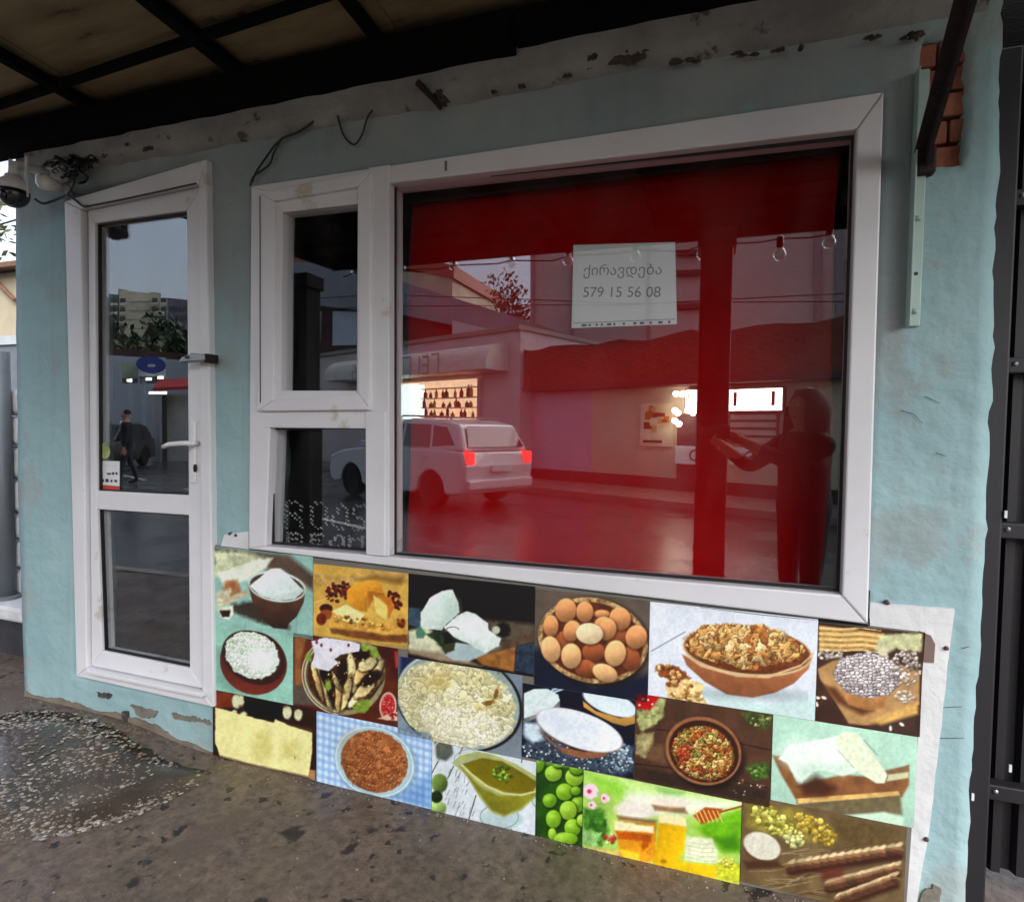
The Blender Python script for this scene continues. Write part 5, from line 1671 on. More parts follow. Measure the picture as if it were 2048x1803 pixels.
def t_wheat(s):
    s.fill((110, 92, 66), 0.16, 26)
    s.poly(C6(1000, 740, 1300, 760, 1540, 900, 1500, 970, 1100, 900, 1000, 860), (140, 128, 62), soft=6, tex=0.3, ts=10)
    s.strew(70, *C6(1150, 830)[0], 44, 22, (3, 7), [(182, 176, 84), (150, 146, 62), (206, 200, 112)], rot=0.5)
    s.strew(70, *C6(1400, 880)[0], 50, 20, (3, 7), [(176, 150, 62), (150, 124, 48), (196, 172, 84)], rot=0.5)
    s.strew(26, *C6(1280, 940)[0], 20, 16, (3, 6), [(190, 190, 112), (206, 206, 140)], rot=0.3)
    s.poly(C6(1480, 800, 1700, 830, 1880, 890, 1880, 960, 1600, 1000, 1540, 920), (98, 82, 54), soft=8, tex=0.2)
    for k in range(26):
        x, y = s.rnd.uniform(990, 1400), s.rnd.uniform(1010, 1280)
        s.line(C6(x, y, x + 130, y + 24 - s.rnd.uniform(0, 50), x + 320, y - s.rnd.uniform(10, 80)), 1.4, s.rnd.choice([(176, 158, 120), (70, 52, 38), (150, 132, 96)]), al=0.7, wob=0.6)
    s.ell(*C6(1090, 1000)[0], 38, 26, (98, 70, 48), soft=3, rot=0.4)
    s.ell(*C6(1090, 975)[0], 38, 26, (206, 204, 186), rot=0.4, soft=1.6, tex=0.06)
    s.poly(C6(980, 1060, 1180, 1060, 1220, 1100, 1000, 1110), (80, 56, 40), soft=4)
    for (x0, y0, x1, y1, w) in ((1260, 1080, 1880, 980, 26), (1480, 1190, 1870, 1090, 24), (1540, 1270, 1860, 1150, 24)):
        n = 14
        s.line(C6(x0, y0 + 40, x1, y1 + 50), w * 0.7, (66, 40, 30), soft=5)
        for k in range(n):
            t = k / (n - 1)
            x, y = x0 + (x1 - x0) * t, y0 + (y1 - y0) * t
            jj = s.rnd.uniform(0.82, 1.1)
            for dy, c in ((-12, (206, 186, 146)), (10, (142, 108, 78)), (28, (96, 66, 48))):
                s.ell(*C6(x, y + dy)[0], 10, 4.2, tuple(q * jj for q in c), rot=-0.5 if dy < 0 else 0.2, soft=1.4, wob=1)
    s.poly(C6(1420, 1110, 1560, 1090, 1560, 1160, 1440, 1170), (96, 44, 36), soft=6, al=0.7)

# name, x0, x1, z0, z1 on the wall, painter, label
TILES = [('flour', -1.885, -1.412, 0.556, 0.872, t_flour, 'printed bowl of flour'), ('rice', -1.89, -1.502, 0.290, 0.556, t_rice, 'printed brown bowl of white curd'),
         ('cheese', -1.410, -1.010, 0.572, 0.845, t_cheese, 'printed yellow cheese and grapes'), ('mozz', -1.008, -0.543, 0.545, 0.845, t_mozz, 'printed cut white cheese on black'),
         ('eggs', -0.541, -0.176, 0.520, 0.838, t_eggs, 'printed basket of brown eggs'), ('nuts', -0.174, 0.290, 0.545, 0.836, t_nuts, 'printed wooden bowl of walnuts'),
         ('beans', 0.292, 0.545, 0.545, 0.828, t_beans, 'printed scoop of pale beans'), ('rolls', -1.500, -1.049, 0.286, 0.571, t_rolls, 'printed dish of stuffed rolls'),
         ('curd', -1.047, -0.582, 0.262, 0.544, t_curd, 'printed bowl of crumbled curd'), ('bowls', -0.580, -0.212, 0.270, 0.519, t_bowls, 'printed bowls of white sugar'),
         ('spice', -0.210, 0.180, 0.268, 0.544, t_spice, 'printed wooden bowl of spice mix'), ('mint', 0.182, 0.540, 0.292, 0.544, t_mint, 'printed flour scoop on a mint ground'),
         ('slab', -1.895, -1.396, 0.018, 0.289, t_slab, 'printed pale yellow cheese slabs'), ('check', -1.394, -0.912, 0.015, 0.285, t_check, 'printed brown loaf on a blue checked cloth'),
         ('boat', -0.910, -0.530, 0.006, 0.261, t_boat, 'printed sauce boat on white planks'), ('plums', -0.528, -0.372, 0.006, 0.268, t_plums, 'printed green plums'),
         ('honey', -0.370, 0.104, 0.012, 0.267, t_honey, 'printed honey jars on a green ground'), ('wheat', 0.106, 0.524, 0.028, 0.291, t_wheat, 'printed wheat ears and flour')]

def print_material():
    m = bpy.data.materials.new('printed vinyl')
    m.use_nodes = True
    nt = m.node_tree
    b = nt.nodes['Principled BSDF']
    a = nt.nodes.new('ShaderNodeVertexColor')
    a.layer_name = 'ink'
    nz = nt.nodes.new('ShaderNodeTexNoise')
    nz.inputs['Scale'].default_value = 160
    tc = nt.nodes.new('ShaderNodeTexCoord')
    nt.links.new(tc.outputs['Object'], nz.inputs['Vector'])
    mr = nt.nodes.new('ShaderNodeMapRange')
    mr.inputs['To Min'].default_value = 0.97
    mr.inputs['To Max'].default_value = 1.03
    nt.links.new(nz.outputs[0], mr.inputs[0])
    sc = nt.nodes.new('ShaderNodeVectorMath')
    sc.operation = 'SCALE'
    nt.links.new(a.outputs[0], sc.inputs[0])
    nt.links.new(mr.outputs[0], sc.inputs['Scale'])
    nt.links.new(sc.outputs[0], b.inputs['Base Color'])
    b.inputs['Roughness'].default_value = 0.45
    return m

def build_banner():
    mp = print_material()
    root = thing('food_banner', 'long printed banner of food pictures fixed to the wall under the shop window', 'banner', (-0.7, 0, 0.02))
    MB().prism([(-1.897, 0.010), (-0.5, 0.000), (0.53, 0.022), (0.549, 0.83), (-0.17, 0.842), (-1.889, 0.876)], -0.012, -0.002).build('backing', mat('banner backing', (120, 116, 108), rough=0.7), root)
    step = 0.0022
    for nm, x0, x1, z0, z1, fn, lab in TILES:
        nx, nz_ = int((x1 - x0) / step), int((z1 - z0) / step)
        gx, gz = np.linspace(x0, x1, nx + 1), np.linspace(z0, z1, nz_ + 1)
        X, Z = np.meshgrid(gx, gz, indexing='ij')
        X, Z = X.ravel(), Z.ravel()
        s = Paint(X, Z, (128, 128, 128))
        fn(s)
        k = 1.2 * (fbm(s.u * 1.0, s.v * 1.0, 5.0, 3, 3) - 0.5) + 0.9 * (fbm(s.u + 77, s.v + 31, 34.0, 5, 3) - 0.5)
        c = np.clip(s.c * (1 + 0.10 * k[:, None]), 0, 255) / 255
        c = np.clip((c - 0.5) * 1.18 + 0.49, 0.01, 0.97)
        c = np.where(c <= 0.04045, c / 12.92, ((c + 0.055) / 1.055) ** 2.4)
        # gentle ripple of the vinyl
        Y = -0.0155 + 0.0020 * (fbm(X + 9, Z + 9, 0.22, 12, 2) - 0.5)
        co = np.stack([X, Y, Z], 1)
        n1 = nz_ + 1
        i, j = np.meshgrid(np.arange(nx), np.arange(nz_), indexing='ij')
        a = (i * n1 + j).ravel()
        quads = np.stack([a, a + n1, a + n1 + 1, a + 1], 1)
        me = bpy.data.meshes.new('picture')
        me.vertices.add(len(co))
        me.vertices.foreach_set('co', co.astype(np.float32).ravel())
        me.loops.add(quads.size)
        me.loops.foreach_set('vertex_index', quads.astype(np.int32).ravel())
        me.polygons.add(len(quads))
        me.polygons.foreach_set('loop_start', np.arange(0, quads.size, 4, dtype=np.int32))
        me.update(calc_edges=True)
        at_ = me.color_attributes.new('ink', 'FLOAT_COLOR', 'POINT')
        at_.data.foreach_set('color', np.concatenate([c, np.ones((len(c), 1))], 1).astype(np.float32).ravel())
        me.materials.append(mp)
        me.validate()
        o = link('picture', me, root, smooth=True)
        o['label'] = lab
build_banner()

# ------------------------------------------------------------------ broken pebbly patch of pavement by the door
def in_poly(x, y, P):
    ins = False
    n = len(P)
    for i in range(n):
        x0, y0 = P[i]
        x1, y1 = P[(i + 1) % n]
        if (y0 > y) != (y1 > y) and x < (x1 - x0) * (y - y0) / (y1 - y0) + x0:
            ins = not ins
    return ins
PATCH = [(-60, 1470), (20, 1435), (90, 1432), (170, 1445), (250, 1475), (330, 1508), (420, 1530), (400, 1552), (330, 1590), (250, 1625), (150, 1652), (60, 1664), (-60, 1668)]
PP = [atz(p[0], p[1], 0.045) for p in PATCH]
M_WETC = mat('wet broken concrete', (80, 70, 61), (58, 50, 44), scale=5, rough=0.14, rvar=0.12, bump=0.6, bscale=28, spots=(64, 54, 46), spot_scale=4, spot_at=0.56)
def build_patch():
    out = []
    for i in range(len(PP)):
        a, c = PP[i], PP[(i + 1) % len(PP)]
        n = max(1, int((c - a).length / 0.03))
        for k in range(n):
            q = a.lerp(c, k / n)
            out.append((q.x + random.uniform(-0.008, 0.008), q.y + random.uniform(-0.008, 0.008)))
    b = MB()
    n = len(out)
    top = [(x, y, pave_z(x, y) + 0.004) for x, y in out]
    bot = [(x, y, pave_z(x, y) - 0.02) for x, y in out]
    cx, cy = sum(p[0] for p in out) / n, sum(p[1] for p in out) / n
    mid = [(cx + (x - cx) * 0.6, cy + (y - cy) * 0.6, pave_z(cx + (x - cx) * 0.6, cy + (y - cy) * 0.6) + 0.007) for x, y in out]
    b.add(top + bot + mid + [(cx, cy, pave_z(cx, cy) + 0.008)],
          [(i, (i + 1) % n, (i + 1) % n + n, i + n) for i in range(n)] + [(i, (i + 1) % n, (i + 1) % n + 2 * n, i + 2 * n) for i in range(n)] + [(i + 2 * n, (i + 1) % n + 2 * n, 3 * n) for i in range(n)])
    o = b.build('broken_pavement', M_WETC, smooth=True)
    tag(o, None, kind='structure')
    # exposed aggregate
    P2 = [(p.x, p.y) for p in PP]
    xs_, ys_ = [p[0] for p in P2], [p[1] for p in P2]
    rnd = random.Random(3)
    ico = []
    for k in range(6):
        ico.append([(rnd.uniform(0.7, 1.2) * x, rnd.uniform(0.7, 1.2) * y, rnd.uniform(0.5, 0.9) * z) for x, y, z in ((1, 0, 0), (0.3, 0.95, 0), (-0.8, 0.6, 0), (-0.8, -0.6, 0), (0.3, -0.95, 0), (0.1, 0, 0.8), (0, 0, -0.8))])
    fi = [(0, 1, 5), (1, 2, 5), (2, 3, 5), (3, 4, 5), (4, 0, 5), (1, 0, 6), (2, 1, 6), (3, 2, 6), (4, 3, 6), (0, 4, 6)]
    bb = [MB(), MB(), MB()]
    n = 0
    while n < 2100:
        x, y = rnd.uniform(min(xs_), max(xs_)), rnd.uniform(min(ys_), max(ys_))
        if not in_poly(x, y, P2):
            continue
        d = float(fbm(np.array([x * 1.0 + 30]), np.array([y + 30.0]), 0.22, 3, 3)[0])
        if d < 0.42 and rnd.random() < 0.7:
            continue
        s_ = rnd.uniform(0.004, 0.0105) * (1.3 if rnd.random() < 0.12 else 1)
        w = rnd.uniform(0, 6.28)
        t = max(0, 1 - math.hypot(x - cx, y - cy) / 0.8)
        z = pave_z(x, y) + 0.0045 + 0.003 * t
        v = [(x + s_ * (a * math.cos(w) - c * math.sin(w)), y + s_ * (a * math.sin(w) + c * math.cos(w)), z + s_ * 0.42 * e) for a, c, e in rnd.choice(ico)]
        bb[rnd.choice((0, 0, 1, 1, 2))].add(v, fi)
        n += 1
    for b_, nm, c1, c2 in ((bb[0], 'pale', (146, 134, 118), (120, 108, 96)), (bb[1], 'brown', (106, 92, 80), (86, 74, 64)), (bb[2], 'white', (176, 168, 158), (150, 142, 134))):
        tag(b_.build('pebbles', mat(nm + ' pebble', c1, c2, scale=30, rough=0.2)), nm + ' pebbles set in the broken pavement by the door', 'pebbles', kind='stuff')
build_patch()
# crack running from the patch to the banner corner
ck = MB()
pts = [(330, 1592), (372, 1566), (405, 1548), (428, 1528), (440, 1512)]
def crk(pts, r):
    ck.tube([atz(p[0], p[1], pave_z(atz(p[0], p[1], 0.03).x, atz(p[0], p[1], 0.03).y) + 0.001) + Vector((random.uniform(-.006, .006), random.uniform(-.006, .006), 0)) for p in pts], r, 5, r * 0.5)
crk(pts, 0.004)
crk([(120, 1656), (220, 1638), (300, 1606), (345, 1582)], 0.004)
o = ck.build('pavement_crack', M_CRUMB, pavement)

# grit swept against the foot of the wall
rnd = random.Random(9)
g = MB()
for k in range(420):
    x = rnd.uniform(-3.0, 0.66)
    y = -0.02 - abs(rnd.gauss(0, 0.02))
    s_ = rnd.uniform(0.0015, 0.006)
    z = pave_z(x, y) + s_ * 0.3
    g.add([(x + s_, y, z), (x - s_ * 0.5, y + s_ * 0.8, z), (x - s_ * 0.5, y - s_ * 0.8, z), (x, y, z + s_)], [(0, 1, 3), (1, 2, 3), (2, 0, 3), (0, 2, 1)])
for k in range(260):
    x, y = rnd.uniform(-2.6, 0.6), rnd.uniform(-0.9, -0.05)
    s_ = rnd.uniform(0.001, 0.004)
    z = pave_z(x, y) + s_ * 0.3
    g.add([(x + s_, y, z), (x - s_ * 0.5, y + s_ * 0.8, z), (x - s_ * 0.5, y - s_ * 0.8, z), (x, y, z + s_)], [(0, 1, 3), (1, 2, 3), (2, 0, 3), (0, 2, 1)])
tag(g.build('grit', mat('grey grit', (112, 104, 96), (74, 66, 60), scale=40)), 'loose grit along the foot of the wall', 'grit', kind='stuff')

# ------------------------------------------------------------------ dark corrugated gate on the right
M_GATE = mat('dark plum gate paint', (22, 17, 24), (16, 12, 18), scale=4, rough=0.6, bump=0.12, bscale=20, stretch=(1, 1, 0.3), spots=(46, 38, 46), spot_scale=10, spot_at=0.66)
def build_gate():
    g = thing('corrugated_gate', 'dark plum corrugated metal gate beside the teal wall', 'gate', (1.1, 0.2, 0))
    x, b = 0.70, MB()
    prof = []
    while x < 1.9:
        prof += [(x, 0.20), (x + 0.022, 0.20), (x + 0.030, 0.176), (x + 0.052, 0.176)]
        x += 0.060
    n = len(prof)
    vs = [(p[0], p[1], 0.10) for p in prof] + [(p[0], p[1], 2.34) for p in prof]
    vs += [(p[0], p[1] + 0.003, 0.10) for p in prof] + [(p[0], p[1] + 0.003, 2.34) for p in prof]
    fs = []
    for i in range(n - 1):
        fs += [(i, i + 1, i + 1 + n, i + n), (i + 2 * n + 1, i + 2 * n, i + 3 * n, i + 3 * n + 1), (i + n, i + n + 1, i + 3 * n + 1, i + 3 * n), (i + 1, i, i + 2 * n, i + 2 * n + 1)]
    b.add(vs, fs)
    b.build('corrugated_sheet', M_GATE, g)
    MB().box(0.672, 0.752, 0.10, 0.16, 0.03, 2.40).build('gate_post', M_GATE, g, bevel=0.006)
    for py in (395, 730, 1062, 1592):
        z = at(2030, py, 0.13).z
        r_ = MB().box(0.752, 1.9, 0.130, 0.172, z - 0.022, z + 0.022).build('rail', M_GATE, g, bevel=0.004)
        for k in range(2):
            MB().lathe([(0.005, 0.004), (0.007, -0.003), (0.003, -0.006)], (0.775 + 0.24 * k, 0.130, z + 0.004), n=8, axis='y').build('rivet', M_STEEL, r_)
    for px, py in ((2011, 1028), (2020, 1535), (1945, 1592)):
        q = at(px, py, 0.098)
        MB().box(q.x - 0.003, q.x + 0.003, 0.0945, 0.0985, q.z - 0.010, q.z + 0.010).build('paint_fleck', M_WPLAST, g)
    MB().box(0.70, 1.9, 0.19, 0.26, 2.34, 2.72).build('header', M_BEAM, g)
build_gate()
rnd = random.Random(21)
rb = MB()
for k in range(90):
    p = atz(rnd.uniform(1995, 2150), rnd.uniform(1690, 1830), 0.03)
    s_ = rnd.uniform(0.006, 0.03)
    v = [(p.x + s_ * a * rnd.uniform(0.6, 1.2), p.y + s_ * c * rnd.uniform(0.6, 1.2), 0.02 + s_ * e * rnd.uniform(0.5, 1)) for a, c, e in ((1, 0, 0), (0.3, 0.95, 0), (-0.8, 0.6, 0), (-0.8, -0.6, 0), (0.3, -0.95, 0), (0.1, 0, 0.8), (0, 0, -0.8))]
    rb.add(v, [(0, 1, 5), (1, 2, 5), (2, 3, 5), (3, 4, 5), (4, 0, 5), (1, 0, 6), (2, 1, 6), (3, 2, 6), (4, 3, 6), (0, 4, 6)])
tag(rb.build('rubble', mat('brown rubble', (124, 108, 88), (84, 72, 60), scale=14, rough=0.9)), 'brown rubble lying at the foot of the gate', 'rubble', kind='stuff')

# ------------------------------------------------------------------ sliver of street left of the wall
M_WSTONE = mat('whitewashed stone', (206, 206, 208), (186, 186, 190), scale=9, rough=0.8, bump=0.6, bscale=24)
M_GREY = mat('grey painted steel', (106, 112, 118), (92, 98, 104), scale=5, rough=0.5)
M_DARKP = mat('dark plinth render', (52, 50, 56), (40, 38, 44), scale=8, rough=0.85, bump=0.4)
pl = thing('stone_plinth', 'dark low plinth with a white ledge left of the teal wall', 'plinth', (-4.3, 0.6, 0))
MB().box(-5.6, -3.10, 0.30, 0.9, -0.1, 0.27).build('base', M_DARKP, pl, bevel=0.01)
MB().box(-5.62, -3.09, 0.27, 0.92, 0.272, 0.35).build('ledge', M_WSTONE, pl, bevel=0.015)
st = thing('white_pillar', 'lumpy whitewashed stone pillar on the ledge left of the wall', 'pillar', (-3.9, 0.55, 0.35))
z = 0.35
k = 0
rnd = random.Random(4)
while z < 1.45:
    h = rnd.uniform(0.15, 0.2)
    cx_ = at(36, 1000, 0.5).x + rnd.uniform(-0.012, 0.012)
    MB().box(cx_ - 0.13, cx_ + 0.13, 0.42, 0.66, z, z + h - 0.008).build('stone', M_WSTONE, st, bevel=0.04, seg=4)
    z += h
po = thing('grey_pole', 'grey steel pole rising from the white ledge at the edge of the picture', 'pole', (-4.1, 0.4, 0.35))
xx = at(10, 1000, 0.38).x
MB().tube([(xx, 0.38, 0.35), (xx - 0.02, 0.38, 1.75)], 0.045, 14).build('tube', M_GREY, po, smooth=True)
MB().lathe([(0.07, 0.0), (0.07, 0.015), (0.05, 0.02)], (xx, 0.38, 0.351), n=14).build('flange', M_GREY, po)
w2 = thing('grey_fence', 'grey sheet metal fence beyond the white pillar', 'fence', (-7, 3.2, 0))
for k in range(8):
    MB().box(-12 + 0.95 * k, -11.08 + 0.95 * k, 3.2, 3.23, -0.1, at(15, 690, 3.2).z).build('panel', M_GREY, w2)
MB().box(-12, -4.4, 3.17, 3.26, at(15, 690, 3.2).z + 0.002, at(15, 672, 3.2).z).build('top_rail', mat('pale rail paint', (176, 182, 184), rough=0.5), w2)

M_BEIGE = mat('beige render', (176, 164, 138), (162, 150, 126), scale=2, rough=0.9)
M_ROOFB = mat('brown tin roof', (120, 86, 66), (98, 70, 56), scale=4, rough=0.6)
M_PANE = mat('dark window glass', (36, 42, 50), (28, 32, 40), rough=0.1, spec=0.8)
bh = thing('beige_house', 'beige house with a brown roof down the side street', 'house', (-18, 10, 0))
MB().box(-24, -13.5, 8, 15, -0.1, 5.0).build('wall', M_BEIGE, bh)
MB().solid([(-24.4, 7.6, 5.0), (-13.1, 7.6, 5.0), (-13.1, 7.6, 5.12), (-24.4, 7.6, 5.12)], (0, 7.8, 0.9)).build('roof', M_ROOFB, bh)
for x in (-22.5, -19.8, -14.8):
    wdw = MB().box(x - 0.55, x + 0.55, 7.95, 8.02, 1.4, 2.9).build('window', mat('white window paint', (220, 218, 212)), bh)
    MB().box(x - 0.46, x + 0.46, 7.94, 7.96, 1.5, 2.8).build('pane', M_PANE, wdw)
MB().tube([at(-10, 560, 7.9), at(30, 600, 7.9)], 0.05, 8).build('drainpipe', M_ROOFB, bh)

# ------------------------------------------------------------------ trees
def tree(name, label, loc, h, crown_r, crown_h, leaves, m_leaf, seed, trunk_r=0.14, group='street trees', leaf=0.22, gap=0.5):
    rnd = random.Random(seed)
    t = thing(name, label, 'tree', loc, group)
    b = MB()
    base = Vector(loc)
    top = base + Vector((rnd.uniform(-0.2, 0.2), rnd.uniform(-0.2, 0.2), h * 0.72))
    b.tube([base, base.lerp(top, 0.35) + Vector((rnd.uniform(-.1, .1), 0, 0)), base.lerp(top, 0.7), top], trunk_r, 9, trunk_r * 0.35)
    tips = []
    cz = base.z + h - crown_h / 2
    for k in range(22):
        a = rnd.uniform(0, 6.28)
        s0 = base.lerp(top, rnd.uniform(0.4, 1.0))
        q = math.sqrt(rnd.random())
        e = Vector((base.x + crown_r * q * math.cos(a), base.y + crown_r * q * math.sin(a), cz + crown_h * 0.5 * rnd.uniform(-0.8, 1) * math.sqrt(max(0, 1 - q * q * 0.8))))
        mid = s0.lerp(e, 0.5) + Vector((0, 0, 0.1 * crown_h * rnd.random()))
        b.tube([s0, mid, e], trunk_r * 0.32, 5, 0.01)
        tips += [e, mid, mid.lerp(e, 0.6)]
    b.build('trunk', M_BARK, t, smooth=True)
    c = MB()
    for k in range(leaves):
        o0 = rnd.choice(tips)
        g_ = Vector((rnd.gauss(0, 1), rnd.gauss(0, 1), rnd.gauss(0, 0.8))) * crown_r * 0.22 * gap
        p = o0 + g_
        n = Vector((rnd.gauss(0, 1), rnd.gauss(0, 1), rnd.gauss(0.4, 1))).normalized()
        u = n.orthogonal().normalized()
        v = n.cross(u)
        s_ = leaf * rnd.uniform(0.5, 1.2)
        c.add([p + u * s_, p + v * s_ * 0.5, p - u * s_, p - v * s_ * 0.5], [(0, 1, 2, 3)])
    me = bpy.data.meshes.new('crown')
    me.from_pydata(c.v, [], c.f)
    me.materials.append(m_leaf)
    link('crown', me, t)
    return t
M_BARK = mat('grey brown bark', (84, 70, 58), (60, 50, 44), scale=9, rough=0.9, bump=0.6)
M_LEAF = mat('dark green leaf', (52, 74, 40), (34, 54, 30), scale=3, rough=0.6)
M_LEAF2 = mat('olive leaf', (86, 92, 56), (64, 66, 40), scale=3, rough=0.6)
M_LEAF3 = mat('autumn brown leaf', (120, 82, 52), (92, 84, 46), scale=3, rough=0.7)
tree('pale_tree', 'sparse tree with thin foliage above the beige house', (-22.5, 16.5, 0), 9.2, 4.2, 4.4, 2600, M_LEAF2, 3, trunk_r=0.2, leaf=0.2, gap=0.8)
tag(MB().tube([(-30, 6, 5.9), (-17, 6.6, 5.25), (-9.0, 7.2, 6.4)], 0.02, 5).build('overhead_cable', M_CABLE), 'thin overhead cable left of the dome camera', 'cable', 'overhead cables')

# ------------------------------------------------------------------ across the street (seen mirrored in the panes)
ROW_A = Vector((-5.1, -14.0, 0))
ROW_E = Vector((0.9162, 0.4007, 0))
ROW_N = Vector((-0.4007, 0.9162, 0))
EYE = Vector((0, 1.86, 1.36))             # the viewer's mirror image, from which the street is surveyed

def mray(px, py):
    v = _ray(px, py)
    return Vector((v.x, -v.y, v.z))

def row(px, py, off=0.0):
    """(distance along the row of houses, height) of a surveyed point on their street front"""
    v = mray(px, py)
    t = (off - (EYE - ROW_A).dot(ROW_N)) / v.dot(ROW_N)
    p = EYE + v * t
    return (p - ROW_A).dot(ROW_E), p.z

def RP(s, d, z):
    p = ROW_A + ROW_E * s + ROW_N * d
    return Vector((p.x, p.y, z))

def rbox(s0, s1, d0, d1, z0, z1, b=None):
    b = b or MB()
    b.solid([RP(s0, d0, z0), RP(s1, d0, z0), RP(s1, d1, z0), RP(s0, d1, z0)], (0, 0, z1 - z0))
    return b

def rrect(px0, px1, py0, py1, off):
    s0, za = row(px0, py0, off)
    s1, _ = row(px1, py0, off)
    _, zb = row((px0 + px1) / 2, py1, off)
    _, za = row((px0 + px1) / 2, py0, off)
    return s0, s1, zb, za

M_PLAS = mat('white street plaster', (206, 194, 196), (190, 178, 182), scale=0.8, rough=0.9, bump=0.2, bscale=8, spots=(160, 150, 146), spot_scale=1.2, spot_at=0.62)
M_PLAS2 = mat('lilac street plaster', (206, 178, 200), (194, 168, 190), scale=0.8, rough=0.9, bump=0.2, bscale=8)
M_PLAS3 = mat('cream street plaster', (206, 196, 170), (190, 180, 156), scale=0.8, rough=0.9)
M_BASE = mat('dark plinth paint', (70, 62, 62), (56, 50, 50), scale=3, rough=0.8)
M_FOOT = mat('far footway concrete', (140, 132, 126), (118, 110, 104), scale=1.4, rough=0.55)

def brick_wall_mat():
    m = bpy.data.materials.new('small red brickwork')
    m.use_nodes = True
    nt = m.node_tree
    b = nt.nodes['Principled BSDF']
    tc = nt.nodes.new('ShaderNodeTexCoord')
    mp = nt.nodes.new('ShaderNodeMapping')
    mp.inputs['Rotation'].default_value = (R(90), 0, R(-23.6))
    bt = nt.nodes.new('ShaderNodeTexBrick')
    bt.inputs['Color1'].default_value = (*lin((128, 66, 48)), 1)
    bt.inputs['Color2'].default_value = (*lin((104, 52, 40)), 1)
    bt.inputs['Mortar'].default_value = (*lin((96, 78, 70)), 1)
    bt.inputs['Scale'].default_value = 2.2
    nt.links.new(tc.outputs['Object'], mp.inputs[0])
    nt.links.new(mp.outputs[0], bt.inputs['Vector'])
    nt.links.new(bt.outputs[0], b.inputs['Base Color'])
    b.inputs['Roughness'].default_value = 0.9
    return m
M_BRICKW = brick_wall_mat()

# far footway
b = rbox(-60, 40, -0.2, 2.0, -0.2, 0.0)
tag(b.build('far_footway', M_FOOT), None, kind='structure')

# --- low building with the brick parapet
s_l, zb_l = row(1042, 783, 0)
s_r = 14.0
zt = 3.55
low = thing('brick_parapet_building', 'low white building under a red brick parapet across the street', 'building', RP(4, -3, 0))
sm = row(1183, 850, 0)[0]
rbox(s_l, sm, -6, 0, -0.2, 2.38).build('wall', M_PLAS2, low)
rbox(sm + 0.004, s_r, -6.0, -0.003, -0.2, 2.38).build('wall', M_PLAS3, low)
rbox(s_l - 0.1, s_r, -6.05, 0.42, 2.384, 2.50).build('eave', M_BASE, low)
pb = MB()
n = 40
poly = [(s_l - 0.1, 2.503), (s_r, 2.503)]
rnd = random.Random(2)
top = []
for k in range(n + 1):
    s = s_r + (s_l - 0.1 - s_r) * k / n
    top.append((s, 3.5 + 0.05 * math.sin(k * 1.3) + rnd.uniform(-0.03, 0.03)))
poly += top
pb.solid([RP(s, 0.36, z) for s, z in poly], -ROW_N * 0.4)
pb.build('brick_parapet', M_BRICKW, low)
rbox(s_l, s_r, 0.002, 0.03, -0.2, 0.28).build('plinth', M_BASE, low)
# doorway and shop opening
s0, s1, z0, z1 = rrect(1356, 1412, 828, 890, 0)
dr = rbox(s0, s1, -0.01, 0.02, 0.28, z1).build('door', M_BASE, low)
s0, s1, z0, z1 = rrect(1460, 1560, 826, 888, 0)
wn_ = rbox(s0, s1, 0.0, 0.05, z0, z1).build('window', mat('shop shutter frame', (150, 96, 84), rough=0.6), low)
for k in range(4):
    zz = z0 + (z1 - z0) * (k + 0.15) / 4
    rbox(s0 + 0.05, s1 - 0.05, 0.052, 0.08, zz, zz + (z1 - z0) * 0.16).build('shutter_slat', mat('pale slat', (206, 190, 176)), wn_)
M_LIT = mat('lit white sign face', (240, 236, 220), emit=(255, 250, 236), estr=3.0)
M_LITW = mat('lit warm bulb', (255, 240, 210), emit=(255, 244, 220), estr=14.0)
for (a, c, y0, y1, lab) in ((1372, 1410, 779, 821, 'small lit white sign box over the street shop door'), (1456, 1565, 777, 821, 'long lit white sign box over the street shop window')):
    s0, s1, z0, z1 = rrect(a, c, y0, y1, 0.15)
    t = thing('lit_sign', lab, 'sign', RP((s0 + s1) / 2, 0.1, z0), 'lit signs across the street')
    rbox(s0 - 0.03, s1 + 0.03, 0.0, 0.14, z0 - 0.03, z1 + 0.03).build('sign_box', M_BASE, t)
    rbox(s0, s1, 0.142, 0.16, z0, z1).build('sign_face', M_LIT, t)
    for k in range(2):
        q0 = s1 - (s1 - s0) * (0.18 + 0.7 * k)
        rbox(q0, q0 + (s1 - s0) * 0.06, 0.162, 0.168, z0 + 0.1, z1 - 0.06).build('sign_figure', M_RED, t)
for k, (px, py) in enumerate(((1352, 787), (1364, 788), (1350, 821), (1356, 826), (1376, 821), (1386, 826), (1350, 842), (1358, 848))):
    s, z = row(px, py, 0.3)
    p = RP(s, 0.3, z)
    lamp = thing('spot_lamp', ['first', 'second', 'third', 'fourth', 'fifth', 'sixth', 'seventh', 'eighth'][k] + ' lit spot lamp counted from the top of the cluster by the small lit sign', 'lamp', p, 'spot lamps across the street')
    MB().lathe([(0.03, 0.06), (0.06, 0.03), (0.065, 0.0), (0.05, -0.04), (0.02, -0.06)], p, n=12).build('bulb', M_LITW, lamp, smooth=True)
    MB().tube([p, p - ROW_N * 0.3], 0.012, 6).build('bracket', M_BASE, lamp)
s0, s1, z0, z1 = rrect(1282, 1346, 806, 893, 0.03)
t = thing('wall_poster', 'tall poster with orange and brown print on the cream wall across the street', 'poster', RP((s0 + s1) / 2, 0, z0))
rbox(s0, s1, 0.004, 0.03, z0, z1).build('board', mat('pale poster paper', (236, 226, 200), (226, 206, 164), scale=2), t)
rnd = random.Random(8)
